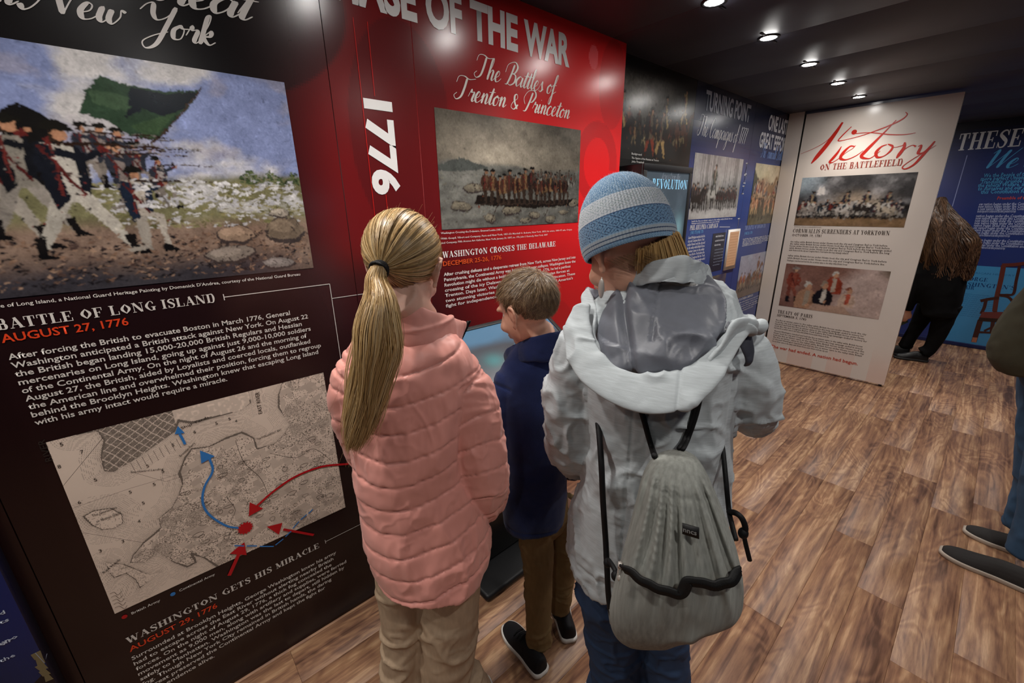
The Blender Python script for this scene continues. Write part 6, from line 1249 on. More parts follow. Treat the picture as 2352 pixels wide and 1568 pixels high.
body += hand_parts(b_arm_l[0][-1], B.v*.8-B.s*.2+np.array([0, 0, .2]), np.array([0, 0, 1.0]), .78, 1, .45)+hand_parts(b_arm_r[0][-1], B.v*.8-B.s*.4+np.array([0, 0, .2]), np.array([0, 0, 1.0]), .78, -1, .45)
boy = person('person', body, .0050, SKIN, 'boy with short brown hair in a navy fleece, standing at the touch screen', lambda c, n: head_disp(c, bc, bR, bs)*(np.linalg.norm(c-bc, axis=1) < .2))
FLE = mat('navy_fleece', hx('1b264e'), .95, .1, noise=(14, .18), bump=(420, .6, .0014), sheen=.12)
def bdisp(co_, n):
    s1, d1 = nearest(co_, b_arm_l[0]); d = wrinkle(co_, 10, .009, (1, 1, .8), 4)+wrinkle(co_, 26, .0022, (1, 1, 1), 6); d -= .004*np.exp(-((s1-.03)/.004)**2)*(d1 < .055); hz = float(B.at(1225, 1183)[2]); d -= .003*np.exp(-((co_[:, 2]-hz-.018)/.003)**2); return d
bj = finish('fleece_jacket', [B.loft(TB), tube(*b_arm_l, 24), tube(*b_arm_r, 24)], .0048, FLE, boy, 4, bdisp)
rows = []
for (lx, ly, ld, ux, uy, ud) in [(1190, 868, .10, 1158, 815, .085), (1172, 850, .04, 1163, 803, .05), (1178, 838, -.01, 1190, 786, .0), (1205, 832, -.060, 1212, 776, -.045), (1250, 832, -.074, 1250, 766, -.060), (1296, 822, -.050, 1290, 758, -.038), (1314, 812, .01, 1300, 757, .02), (1294, 806, .07, 1280, 764, .07)]: rows.append(np.r_[B.at(lx, ly, ld), B.at(ux, uy, ud)])
cc = cr(rows, 5); finish('collar', [strip_solid([(r[:3], r[3:]) for r in cc], .014)], None, FLE, bj, 2, lambda c, n: wrinkle(c, 22, .004))
finish('trousers', [tube(*legs_b[0], 22), tube(*legs_b[1], 22), B.loft([(1168, 1110, 1300, 1110, .088, .02), (1180, 1170, 1306, 1165, .09, .02), (1200, 1215, 1296, 1210, .07, .02)])], .005, khaki('brown_khaki', '776140'), boy, 3, pants_disp(9, 1.1))
KN = mat('black_mesh_shoe', hx('131317'), .75, .3, bump=(800, .4, .001)); SO = mat('white_rubber_sole', hx('c9c5bf'), .55)
fd = np.array([-.97, .10, 0]); fh = np.array([-.735, .770, 0])
make_shoe(boy, fh, fd, .235, .088, .066, KN, SO, lab='black lace-up shoe with thick white sole'); make_shoe(boy, np.array([-.750, .930, 0]), np.array([-.8, .5, 0]), .225, .086, .064, KN, SO)
for k, P_ in enumerate((legs_b[0][0][-1], legs_b[1][0][-1])):
    MB().tube([P_+[0, 0, .02], P_*[1, 1, 0]+[0, 0, .055]], [.031, .030], 14).build('sock', mat('dark_sock', hx('1a1a1d'), .9), boy, smooth=True)
# short hair
def zl_b(V): y, z, x = V[:, 1], V[:, 2], np.abs(V[:, 0]); return z > np.where(y < -.02, -.062+.55*np.clip(y+.10, 0, 1), np.where(y < .035, -.004+.35*(y+.02), .052+.6*(y-.035)))
rg = np.random.default_rng(8); N = 16000; dirs = rg.normal(size=(N*3, 3)); dirs /= np.linalg.norm(dirs, axis=1)[:, None]; P0 = EC+dirs*ER; dirs = dirs[zl_b(P0)][:N]; N = len(dirs); K = 5
cw = np.array([.12, -.62, .78]); cw /= np.linalg.norm(cw); fl_ = dirs-cw*(dirs@cw)[:, None]; fl_ /= np.linalg.norm(fl_, axis=1)[:, None]+1e-6; sw = np.cross(cw, fl_); dist = np.arccos(np.clip(dirs@cw, -1, 1)); fl_ = fl_+sw*(.9*np.exp(-dist/.35))[:, None]; fl_[:, 1] += .25*(dirs[:, 2] > .3)
cl_ = vnoise(dirs*16)[:, None]; fl_ = fl_+.35*np.stack([vnoise(dirs*13+3), vnoise(dirs*13+9), vnoise(dirs*13+17)], 1); L = rg.uniform(.022, .036, N)*np.where(dirs[:, 2] > .15, 1.15, np.where(dirs[:, 1] < -.35, 1.0, .62)); fl_ -= dirs*np.sum(fl_*dirs, 1)[:, None]; fl_ /= np.linalg.norm(fl_, axis=1)[:, None]
t = np.linspace(0, 1, K); lift = .30*np.where(dirs[:, 2] > .3, 1.0, .35); root = EC+dirs*(ER/1.05*1.035)
Pb = root[:, None]+(L[:, None]*t)[..., None]*fl_[:, None]+((L*lift)[:, None]*np.sin(t*1.8)*.5)[..., None]*dirs[:, None]
q_ = (Pb-EC)/(ER*.985); nn_ = np.linalg.norm(q_, axis=2, keepdims=True); Pb = np.where(nn_ < 1.015, EC+(Pb-EC)/nn_*1.015, Pb)
Pb = xf(Pb.reshape(-1, 3), bc, bR, bs).reshape(N, K, 3); ra = np.full((N, K), .00040)*np.linspace(1, .3, K)
hb = ribbons(Pb, ra, Pb-xf(EC, bc, bR, bs)+rg.normal(size=(N, 1, 3))*.02, haircols(rg, N, ['7a6148', '654e38', '8e7356', '574230', 'a08662']), HAIR, 'hair', boy, scalp(bc, bR, bs, zl_b, 1.03, hx('3c2c20'))); hb['label'] = 'short brown hair with a crown whorl'
for sd in (-1, 1): V, F = ball((sd*.030, .063, .006), .0105, 14, 10); link('eye', mkmesh('eye', xf(V, bc, bR, bs), F, mat('eye_white'), smooth=True), boy)

# ------------------------------------------------------------------ WOMAN with the knitted hat
Wm = Fig(-.405, .792)
wf = face_dir(Wm, math.radians(-52), math.radians(-30)); wR = frame_rot(wf, math.radians(4)); ws = 1.0; hb_ = Wm.at(1447, 576, .0); up_t = Wm.at(1408, 400, .03)-Wm.at(1447, 572, -.004); Lh = np.linalg.norm(up_t); ua = up_t/Lh; wc = hb_+ua*.044-wR@np.array([0, -.012, .035])
TW = [(1475, 610, 1605, 615, .055, .03), (1420, 645, 1650, 650, .075, .02), (1362, 690, 1694, 700, .10, .01), (1338, 760, 1718, 770, .118, 0), (1338, 850, 1712, 860, .128, 0), (1348, 940, 1694, 950, .130, 0), (1350, 1020, 1682, 1030, .128, 0), (1336, 1100, 1668, 1105, .126, 0), (1318, 1175, 1664, 1180, .128, 0), (1312, 1240, 1664, 1240, .130, 0), (1330, 1300, 1655, 1296, .130, 0)]
w_arm_l = Wm.path([(1372, 745, .0, 58), (1338, 810, -.01, 66), (1322, 890, -.01, 66), (1316, 970, -.01, 64), (1318, 1030, .02, 58), ('w', Wm.at(1345, 1045, .12), .046), ('w', Wm.at(1400, 1010, .22), .040), ('w', Wm.at(1455, 960, .30), .036)])
w_arm_r = Wm.path([(1672, 750, .0, 60), (1704, 820, .0, 66), (1720, 890, .01, 64), (1728, 940, .04, 58), ('w', Wm.at(1715, 950, .13), .048), ('w', Wm.at(1650, 950, .22), .040), ('w', Wm.at(1590, 940, .30), .036)])
legs_w = [Wm.path([(1400, 1250, .0, 84), (1400, 1330, 0, 78), (1404, 1420, 0, 68), (1411, 1500, 0, 60), (1414, 1568, 0, 55), ('w', Wm.loc(-.085, 0, .25), .056), ('w', Wm.loc(-.085, .0, .08), .052)]), Wm.path([(1545, 1250, .03, 80), (1535, 1330, .03, 74), (1528, 1420, .03, 62), (1525, 1500, .03, 54), (1526, 1568, .03, 50), ('w', Wm.loc(.045, .03, .25), .052), ('w', Wm.loc(.050, .03, .08), .050)])]
body = head_parts(wc, wR, ws)+[tube([Wm.at(1535, 680, .03), Wm.at(1520, 625, .03), wc+wR@np.array([0, -.02, -.06])], [.062, .052, .050], 20), Wm.loft(TW, shrink=.62)]
for P_, r in (w_arm_l, w_arm_r)+tuple(legs_w): body.append(tube(P_, r*.62, 14))
body += hand_parts(w_arm_l[0][-1], Wm.v*.6+Wm.s*.6+np.array([0, 0, .2]), np.array([0, 0, -1.0]), .95, -1, .35)+hand_parts(w_arm_r[0][-1], Wm.v*.6-Wm.s*.6+np.array([0, 0, .2]), np.array([0, 0, -1.0]), .95, 1, .35)
woman = person('person', body, .0056, SKIN, 'woman in a striped blue knit hat and light grey hooded coat, seen from behind', lambda c, n: head_disp(c, wc, wR, ws)*(np.linalg.norm(c-wc, axis=1) < .2))
def heather(nm, c, st, amt=.16, rough=.75, scale=60):
    return mat(nm, hx(c), rough, .3, noise=(scale, amt, st), bump=(500, .2, .0006))
CO = heather('heather_grey_shell', 'b7bec1', (.25, .25, 3), .12, .6, 150)
hemw = float(Wm.at(1480, 1298)[2])
def wdisp(co_, n):
    s1, d1 = nearest(co_, w_arm_l[0]); s2, d2 = nearest(co_, w_arm_r[0]); onl = d1 < .075; onr = d2 < .075; arm = onl | onr
    d = wrinkle(co_, 6, .012, (1, 1, .6), 21)+crease(co_, 9, .016, (1, 1, .6), 22)+crease(co_, 17, .008, (1, 1, 1.1), 23)+crease(co_, 34, .0028, (1, 1, .8), 24)-.006; d += .0015*fbm(co_*60, 2)
    # drag folds on the sleeves and below the arms
    s = np.where(onl, s1, s2); sd = (co_-Wm.a)@Wm.s; d += arm*crease(co_, 13, .012, (.8, .8, 1.5), 77)*sstep(.05, .2, s)
    d += (~arm)*crease(co_, 11, .012, (1.4, 1.4, .45), 78)*sstep(1.2, 1.0, co_[:, 2])
    for si, di in ((s1, d1), (s2, d2)): d -= .006*np.exp(-((si-.045)/.0035)**2)*(di < .085)
    d -= .004*np.exp(-((co_[:, 2]-hemw-.03)/.003)**2)*~arm; d -= .003*np.exp(-((np.abs(sd+.055)-.0)/.0025)**2)*(~arm)*(co_[:, 2] < 1.3); d -= .003*np.exp(-((np.abs(sd-.125)-.0)/.0025)**2)*(~arm)*(co_[:, 2] < 1.3); return d
coat = finish('coat', [Wm.loft(TW), tube(*w_arm_l, 26), tube(*w_arm_r, 26)], .0046, CO, woman, 3, wdisp)
bv = bvh_of(coat)
# stand collar
rows = []
for (lx, ly, ld, ux, uy, ud) in [(1400, 700, .13, 1360, 655, .125), (1400, 690, .08, 1385, 640, .09), (1425, 670, -.02, 1436, 628, -.01), (1480, 655, -.070, 1484, 606, -.055), (1545, 650, -.085, 1545, 590, -.072), (1605, 655, -.065, 1602, 594, -.050), (1640, 665, .03, 1625, 612, .03), (1620, 665, .10, 1600, 620, .10)]: rows.append(np.r_[Wm.at(lx, ly, ld), Wm.at(ux, uy, ud)])
cc = cr(rows, 5); finish('collar', [strip_solid([(r[:3], r[3:]) for r in cc], .007)], None, CO, coat, 0, lambda c, n: wrinkle(c, 20, .008, (1, 1, .6), 5)+crease(c, 24, .006, (1, 1, .7), 5))
# hood lying on the back: outer shell, grey lining
LIN = mat('dark_grey_lining', hx('6c6f78'), .42, .5, noise=(40, .10, (1, 1, 1)), bump=(260, .1, .001))
hs = [(1336, 700, -.06, 6, 26), (1326, 760, -.10, 7, 40), (1342, 822, -.145, 7, 50), (1392, 872, -.180, 7, 50), (1460, 900, -.198, 7, 56), (1525, 902, -.203, 7, 62), (1590, 880, -.192, 7, 54), (1640, 835, -.168, 7, 38), (1680, 782, -.13, 6, 26), (1715, 750, -.09, 6, 14), (1745, 750, -.05, 5, 8)]
R = cr([np.r_[Wm.at(a, b, d), Wm.m(Wm.at(a, b, d), t_), Wm.m(Wm.at(a, b, d), h_)] for a, b, d, t_, h_ in hs], 6)
V = []; k = 20; aa = np.linspace(0, 2*math.pi, k, endpoint=False); Tn = np.gradient(R[:, :3], axis=0); Tn /= np.linalg.norm(Tn, axis=1)[:, None]; cen = Wm.at(1530, 740, -.06)
for i, r in enumerate(R):
    out = r[:3]-cen; out -= Tn[i]*(out@Tn[i]); out /= np.linalg.norm(out); nb = np.cross(Tn[i], out); nb = nb if nb@(-Wm.v) > 0 else -nb
    lean = out*.92-Wm.v*(-.0)+nb*(-.35); lean /= np.linalg.norm(lean); nb2 = np.cross(Tn[i], lean); nb2 /= np.linalg.norm(nb2)
    V.append(r[:3]+np.cos(aa)[:, None]*lean*r[4]*.75+np.sin(aa)[:, None]*nb2*r[3])
V = np.vstack(V); m_ = len(R); F = [(i*k+j, i*k+(j+1) % k, (i+1)*k+(j+1) % k, (i+1)*k+j) for i in range(m_-1) for j in range(k)]+[tuple(range(k-1, -1, -1)), tuple((m_-1)*k+j for j in range(k))]
hood = finish('hood', [(V, F)], None, CO, coat, 0, lambda c, n: crease(c, 12, .013, (1, 1, 1), 31)+crease(c, 25, .005, (1, 1, 1), 33)+wrinkle(c, 10, .006, (1, 1, 1), 2)-.003*np.exp(-(((c-Wm.a)@Wm.s-.02)/.003)**2))
LL = [(1432, 618, 1632, 622, .03, -.01), (1392, 660, 1668, 660, .065, -.035), (1362, 710, 1686, 712, .090, -.055), (1352, 765, 1690, 765, .105, -.07), (1368, 815, 1672, 812, .105, -.08), (1410, 850, 1632, 842, .085, -.085), (1460, 872, 1580, 866, .05, -.085)]
def ldisp(c, n):
    sd = (c-Wm.a)@Wm.s; z = c[:, 2]; ce = cen; u_ = sd-(ce-Wm.a)@Wm.s; d = wrinkle(c, 6, .020, (1, 1, 1), 41)+crease(c, 7, .034, (1, 1, .8), 42)+crease(c, 13, .018, (1, 1, 1), 43)+crease(c, 28, .004, (1, 1, 1), 44)-.016
    d -= .012*np.exp(-((u_+.055+.3*(z-1.33))/.010)**2); d -= .010*np.exp(-((u_-.09-.25*(z-1.33))/.008)**2); d -= .004*np.exp(-((u_+.02)/.0025)**2)*(z > 1.38)
    d += .010*np.exp(-((u_+.10)/.025)**2)*(z < 1.36)-.008*np.exp(-((z-1.27-.4*u_)/.010)**2); return d
lin = finish('hood_lining', [Wm.loft(LL, ex=2.0)], .0045, LIN, hood, 3, ldisp); lin['label'] = 'crumpled dark grey hood lining'
# loose edge and flap of the hood at the right shoulder
def ribbon(rows, th, nm, m, par, vox=None, dis=None): return finish(nm, [strip_solid([(r[:3], r[3:]) for r in cr(rows, 4)], th)], vox, m, par, 2, dis or (lambda c, n: wrinkle(c, 25, .004, (1, 1, 1), 8)))
rb = [np.r_[Wm.at(*a), Wm.at(*b)] for a, b in (((1610, 850, -.165), (1625, 826, -.17)), ((1655, 812, -.15), (1660, 785, -.16)), ((1685, 775, -.12), (1684, 740, -.14)), ((1715, 765, -.10), (1710, 728, -.115)), ((1735, 768, -.07), (1742, 735, -.08)))]
ribbon(rb, .010, 'hood_edge', CO, hood)
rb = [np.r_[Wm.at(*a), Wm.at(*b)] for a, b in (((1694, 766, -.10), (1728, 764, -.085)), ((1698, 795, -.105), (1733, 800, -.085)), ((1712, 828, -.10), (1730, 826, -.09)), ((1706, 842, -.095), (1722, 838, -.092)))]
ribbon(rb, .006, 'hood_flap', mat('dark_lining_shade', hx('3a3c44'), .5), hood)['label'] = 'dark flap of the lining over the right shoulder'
rb = [np.r_[Wm.at(*a), Wm.at(*b)] for a, b in (((1330, 680, -.02), (1352, 655, .0)), ((1345, 745, -.07), (1372, 712, -.06)), ((1352, 800, -.11), (1368, 770, -.10)), ((1380, 845, -.14), (1400, 835, -.14)))]
ribbon(rb, .010, 'hood_edge', CO, hood)
# cuff tab of the collar at the left
ribbon([np.r_[Wm.at(*a), Wm.at(*b)] for a, b in (((1338, 682, .02), (1350, 658, .02)), ((1352, 690, .0), (1366, 662, .01)), ((1372, 690, -.01), (1384, 668, -.01)))], .012, 'collar_tab', LIN, coat)
JE = mat('blue_denim', hx('30425f'), .85, .25, noise=(7, .35, (1, 1, .5)), bump=(600, .35, .0008))
finish('jeans', [tube(*legs_w[0], 24), tube(*legs_w[1], 24), Wm.loft([(1336, 1180, 1640, 1180, .115, .01), (1330, 1260, 1640, 1255, .12, .01), (1350, 1320, 1600, 1320, .10, .01)])], .0052, JE, woman, 3, pants_disp(15, 1.3))
for s, d_ in ((-.085, -.08), (.05, -.05)): make_shoe(woman, Wm.loc(s, d_, 0), Wm.v-Wm.s*.2, .25, .09, .065, KN, SO)
# hat: knitted rows of stitches
hu = wR@np.array([0, -.10, 1.0]); 
s_ax = Wm.s-ua*(Wm.s@ua); s_ax /= np.linalg.norm(s_ax); f_ax = np.cross(ua, s_ax); NC, NR = 380, 190
prof = cr([(0, .0925), (.008, .0955), (.03, .0975), (.065, .0950), (.10, .0870), (.13, .0740), (.155, .0550), (.168, .038), (.176, .018), (.178, .004)], 12); ln_ = np.r_[0, np.cumsum(np.linalg.norm(np.diff(prof, axis=0), axis=1))]; tt = np.linspace(0, 1, NR+1)*ln_[-1]; hz = np.interp(tt, ln_, prof[:, 0])*Lh/.178; hr = np.interp(tt, ln_, prof[:, 1])
th = np.linspace(0, 2*math.pi, NC, endpoint=False); TH, TZ = np.meshgrid(th, np.arange(NR+1)); rr_ = hr[TZ]*(1+.0045*fbm(np.stack([np.cos(TH)*3, np.sin(TH)*3, hz[TZ]*18], -1), 3)); 
rr_ = rr_+.0006*np.cos(TH*NC/4)*(hr[TZ]/.09)+.0004*np.cos(TZ*math.pi)
for a_, w_ in ((.4, .03), (1.97, .03), (3.54, .03), (5.1, .03)): rr_ -= .004*np.exp(-(((TH-a_+math.pi) % (2*math.pi)-math.pi)/w_)**2)*sstep(.105, .15, hz[TZ])
V = hb_+(np.cos(TH)*rr_*.96)[..., None]*s_ax+(np.sin(TH)*rr_*1.08)[..., None]*f_ax+hz[TZ][..., None]*ua
V = V.reshape(-1, 3); ii, jj = np.meshgrid(np.arange(NC), np.arange(NR)); F = np.stack([jj*NC+ii, jj*NC+(ii+1) % NC, (jj+1)*NC+(ii+1) % NC, (jj+1)*NC+ii], -1).reshape(-1, 4)
zz = (hz[:-1]/(.178*Lh/.178))[jj.ravel()]; zf = jj.ravel()/NR; cI = ii.ravel(); rI = jj.ravel()
# colour work
W1, W2, W3, W4, W5 = hx('5d87ad'), hx('c9cfd6'), hx('2f4a6c'), hx('8fb0cc'), hx('a9b3bd')
px_ = 30; c_ = cI % px_; r0_ = rI % 30
def motif(c, r, P_): 
    u = np.abs(((c/P_) % 1)-.5)*2; v = np.abs(((r/P_) % 1)-.5)*2; a = np.abs(u+v-1) < .075; t_ = np.arctan2(v, u); b = np.abs(np.hypot(u, v)-.36-.10*np.cos(4*t_)) < .075; t2_ = np.arctan2(1-v, 1-u); b2 = np.abs(np.hypot(1-u, 1-v)-.36-.10*np.cos(4*t2_)) < .075; return a | b | b2
n_ = rng.random(len(cI))
colr = np.tile(W1, (len(cI), 1)).astype(float)
def setc(mask, c): colr[mask] = c
jw = vnoise(np.stack([cI*.2, rI*.2, cI*0], -1))*.5
setc(zf < .035, hx('6d9ac0')); setc((zf < .035) & ((rI+cI) % 3 == 0), hx('a9c6dc')); setc((zf >= .035) & (zf < .046), W3); setc((zf >= .046) & (zf < .072), W5); setc((zf >= .072) & (zf < .082), W3); setc((zf >= .082) & (zf < .108), W5); setc((zf >= .108) & (zf < .118), hx('8fb0cc'))
b1 = (zf >= .118) & (zf < .300); setc(b1, hx('7199bd')); setc(b1 & motif(cI+jw, rI*1.0+jw, 20), hx('27456a')); setc((zf >= .295) & (zf < .307), hx('3d6089'))
b2 = (zf >= .307) & (zf < .500); setc(b2, hx('d3d8df')); setc(b2 & (zf > .325) & (zf < .485) & motif(cI+jw, rI*1.0+5+jw, 20), hx('a3b4bf')); setc(b2 & (zf > .35) & (zf < .46) & motif(cI+jw, rI*1.0+5+jw, 20) & (n_ < .5), hx('9fb2b0'))
b3 = zf >= .500; setc(b3, hx('5a86ae')); setc(b3 & (motif(cI+jw*4, rI*1.2+jw*4, 10) | (n_ < .05)), hx('b3cbdc')); setc(b3 & (np.abs(zf-.90) < .022), hx('d8dfe6'))
colr = colr*(1+.10*(n_[:, None]-.5))
KNIT = mat('knitted_wool', rough=.95, spec=.15, attr=True, sheen=.4, bump=(900, .5, .0012))
hat = link('knit_hat', mkmesh('knit_hat', V, F, KNIT, cols=colr, smooth=True), woman); hat['label'] = 'blue and white patterned knit hat'
so_ = hat.modifiers.new('thick', 'SOLIDIFY'); so_.thickness = .003; so_.offset = -1
# fuzz of the wool
Nf = 3000; fi = rng.integers(0, len(V)-NC*8, Nf); nv = V[fi]-(hb_+ua*np.minimum((V[fi]-hb_)@ua, .10)[:, None]); nv /= np.linalg.norm(nv, axis=1)[:, None]; t = np.linspace(0, 1, 3); rd = rng.normal(size=(Nf, 3))*.6
strands(V[fi][:, None]+nv[:, None]*(t*.0016)[None, :, None]+rd[:, None]*(t**2*.0018)[None, :, None], np.full((Nf, 3), .00007), np.tile(hx('b9c9d6'), (Nf, 1)), HAIR, 'wool_fuzz', hat)
# her hair below the hat, and an earring
rg = np.random.default_rng(12); N = 5000; K = 12; u = rg.uniform(0, 1, N); q = rg.uniform(0, 1, N)
top = np.array([Wm.at(1468+86*a, 576-38*a, -.068+.035*a+.03*b) for a, b in zip(u, q)]); bot = np.array([Wm.at(1468+112*a, 655, -.020+.03*a+.02*b) for a, b in zip(u, q)]); t = np.linspace(0, 1, K)[None, :, None]
Pw = top[:, None]*(1-t)+bot[:, None]*t+(-Wm.v)*(np.sin(t*math.pi)*.012)+Wm.s*(np.sin(t*math.pi)*.010*(u[:, None, None]-.2))+rg.normal(size=(N, 1, 3))*.0025
ribbons(Pw, np.full((N, K), .0008), -Wm.v+Wm.s*(u[:, None, None]-.3)+rg.normal(size=(N, 1, 3))*.2, haircols(rg, N, ['cfa76e', 'dab67c', 'c09a62', 'caa26a', 'b48e58']), HAIR, 'hair', woman)['label'] = 'straight blond hair below the hat'
N = 90; u = rg.uniform(0, 1, N); a0_ = np.array([Wm.at(1395+85*a, 598-22*a, -.062+.0*a) for a in u]); b0_ = np.array([Wm.at(1400+95*a, 612-26*a+10*rg.random(), -.062) for a in u]); t = np.linspace(0, 1, 8)[None, :, None]
strands(a0_[:, None]*(1-t)+(b0_[:, None]+Wm.s*.03)*t+rg.normal(size=(N, 1, 3))*.002+(-Wm.v)*.002, np.full((N, 8), .00018), haircols(rg, N, ['8a6a44', '9e7a4e', '74583a']), HAIR, 'hair', woman)
V, F = scalp(wc, wR, ws, lambda V: V[:, 2] > np.where(V[:, 1] < 0, -.045, .01)*(V[:, 2] < .06), .985)[:2]; link('hair', mkmesh('hair', V, F, mat('dark_blond_scalp', hx('6b4e30'), .6), smooth=True), woman)
ear = xf(np.array([-.082, .012, -.045]), wc, wR, ws); mb = MB(); V, F = ball(ear+[0, 0, -.022], (.007, .004, .020), 14, 10); mb.add(V, F); V, F = tube([ear, ear+[0, 0, -.006]], .0012, 6); mb.add(V, F); mb.build('earring', mat('silver', hx('c9c2bb'), .4, .6, metal=.35), woman, smooth=True)
for sd in (-1, 1): V, F = ball((sd*.030, .063, .006), .0105, 14, 10); link('eye', mkmesh('eye', xf(V, wc, wR, ws), F, mat('eye_white'), smooth=True), woman)

# ------------------------------------------------------------------ drawstring bag
TBg = [(1528, 1042, 1566, 1040, .016, -.205), (1505, 1050, 1590, 1047, .024, -.208), (1488, 1066, 1606, 1060, .030, -.21), (1474, 1095, 1624, 1090, .040, -.215), (1460, 1150, 1646, 1140, .050, -.22), (1442, 1220, 1670, 1200, .058, -.225), (1424, 1290, 1692, 1262, .062, -.23), (1408, 1350, 1706, 1325, .062, -.23), (1400, 1400, 1708, 1372, .058, -.225), (1408, 1440, 1702, 1398, .048, -.22), (1432, 1466, 1680, 1416, .034, -.215), (1470, 1480, 1610, 1448, .018, -.21)]
ztop = float(Wm.at(1545, 1045, -.19)[2]); zbot = float(Wm.at(1545, 1465, -.2)[2])
def bagd(c, n):
    rel = (ztop-c[:, 2])/(ztop-zbot); RR = Wm.rings(TBg, 5); zc_2 = RR[:, 2]; o = np.argsort(zc_2); sc_ = np.interp(c[:, 2], zc_2[o], ((RR[:, :3]-Wm.a)@Wm.s)[o]); hw = np.interp(c[:, 2], zc_2[o], np.linalg.norm(RR[:, 3:6], axis=1)[o]); u_ = ((c-Wm.a)@Wm.s-sc_)/hw; front = sstep(.0, .5, -(n@Wm.v)*1.0+.2)
    wv_ = u_*3.6+.35*fbm(np.stack([u_*1.5, rel*1.5, u_*0], -1), 2)+.3; rd_ = (.5+.5*np.cos(2*math.pi*wv_))**1.2; A = .027*sstep(.80, .15, rel)*sstep(-.02, .08, rel)*(.75+.5*vnoise(np.stack([u_*2.4, u_*0, u_*0+2], -1)))
    d = A*(rd_-.5)+.0028*np.sin(u_*44+1.5*np.sin(u_*9))*sstep(.14, .03, rel)+crease(c, 8, .008, (1, 1, .7), 51)*sstep(.45, .7, rel)-.003*np.exp(-((rel-.085)/.006)**2)
    d += .008*np.exp(-((u_-.18-.1*rel)/.10)**2)*sstep(.6, .8, rel); dd_ = (c-Wm.a)@Wm.v; d0_ = np.interp(c[:, 2], zc_2[o], ((RR[:, :3]-Wm.a)@Wm.v)[o]); t0_ = np.interp(c[:, 2], zc_2[o], RR[:, 6][o]); fr_ = sstep(.35, -.7, (dd_-d0_)/t0_); return -Wm.v*(d*fr_)[:, None]
BG = mat('bag_melange', hx('8d8f89'), .8, .25, noise=(70, .22, (2.2, 2.2, .12)), bump=(700, .35, .0007))
bag = finish('drawstring_bag', [Wm.loft(TBg, ex=2.3)], .0029, BG, None, 5, bagd, post=9); tag(bag, 'grey drawstring bag hanging on the back of the grey hooded coat', 'bag')
bb = bvh_of(bag)
def strip_on(bv_, pts, w, th, name, m, par, off=.003, n=6, label=None, flatten=.35, dd=None):
    P = []
    for p in cr([(a, b) for a, b in pts], n):
        h = surf(bv_, None, p[0], p[1], off)
        if h is not None: P.append(h)
        elif dd is not None: P.append(Wm.at(p[0], p[1], dd))
    P = np.array(P); 
    if flatten is not None:
        q_ = (P-Wm.a)@Wm.v; env = np.array([q_[max(0, i-4):i+5].min() for i in range(len(q_))]); P = P+Wm.v*(env-q_)[:, None]
    for _ in range(8): P[1:-1] = (P[:-2]+P[1:-1]*2+P[2:])/4
    P = P-Wm.v*(.004 if flatten is not None else 0)
    V, F = tube(P, w, 10, flat=None if flatten is None else flatten, up=-Wm.v) if flatten is None else _ribbon(P, w, th); o = link(name, mkmesh(name, V, F, m, smooth=True), par)
    if label: o['label'] = label
    return o
def _ribbon(P, w, th):
    """flat tape facing the viewer side"""
    T = np.gradient(P, axis=0); T /= np.linalg.norm(T, axis=1)[:, None]; N = np.tile(-Wm.v, (len(P), 1)); N = N-T*np.sum(N*T, 1)[:, None]; N /= np.linalg.norm(N, axis=1)[:, None]; S = np.cross(T, N); w = np.broadcast_to(w, (len(P),))[:, None]
    prof_ = [(-1, 0), (-1, .5), (-.85, 1), (-.2, .8), (0, 1.15), (.2, .8), (.85, 1), (1, .5), (1, 0)]; k = len(prof_); V = np.stack([P+S*w*a+N*th*b for a, b in prof_], 1).reshape(-1, 3); m = len(P)
    F = [(i*k+j, i*k+(j+1) % k, (i+1)*k+(j+1) % k, (i+1)*k+j) for i in range(m-1) for j in range(k)]+[tuple(range(k-1, -1, -1)), tuple((m-1)*k+j for j in range(k))]; return V, F
ZIP = mat('black_zip_tape', hx('141414'), .65, .3, bump=(500, .5, .001))
strip_on(bb, [(1436, 1284), (1452, 1298), (1478, 1320), (1505, 1336), (1540, 1346), (1566, 1352), (1574, 1344), (1578, 1328), (1590, 1322), (1620, 1330), (1650, 1330), (1675, 1314), (1692, 1290), (1700, 1262), (1700, 1244)], .0095, .004, 'zipper', ZIP, bag, .001, 5, 'black zip running across in two curves')
pz = surf(bb, None, 1432, 1292, .006); 
if pz is None: pz = Wm.at(1432, 1292, -.27)
mb = MB(); mb.tube([pz, pz+[0, 0, -.012]], .004, 8); mb.tube(cr([pz+[0, 0, -.01], pz+Wm.s*(-.003)+[0, 0, -.022], pz+[0, 0, -.034]], 4), [.0015]*9, 6); V, F = ball(pz+[0, 0, -.036], (.004, .003, .007), 10, 8); mb.add(V, F); mb.build('zip_pull', mat('silver'), bag, smooth=True)
q = [surf(bb, None, a, b, .007) for a, b in ((1567, 1203), (1606, 1214), (1606, 1238), (1567, 1226))]
if all(p is not None for p in q):
    dm_ = min((p-Wm.a)@Wm.v for p in q)-.004; q = np.array([Wm.at(a, b, dm_) for a, b in ((1567, 1203), (1606, 1214), (1606, 1238), (1567, 1226))]); o = link('name_tag', mkmesh('name_tag', np.vstack([q, q+Wm.v*.003]), [(0, 1, 2, 3), (7, 6, 5, 4), (0, 4, 5, 1), (1, 5, 6, 2), (2, 6, 7, 3), (3, 7, 4, 0)], mat('black_label', hx('0e0e0e'), .6)), bag); o['label'] = 'small black woven tag with grey letters'
    V, F = tmesh('nncs', .02, 2); V = V/[V[:, 0].max(), .55]; X = q[3]+(q[2]-q[3])*(.05+V[:, :1]*.8)+(q[0]-q[3])*(.32+V[:, 1:]*.36)-Wm.v*.0008; link('letters', mkmesh('letters', X, F, mat('grey_thread', hx('8a8a88'), .8)), o)
bca = bvh_of(coat, bag)
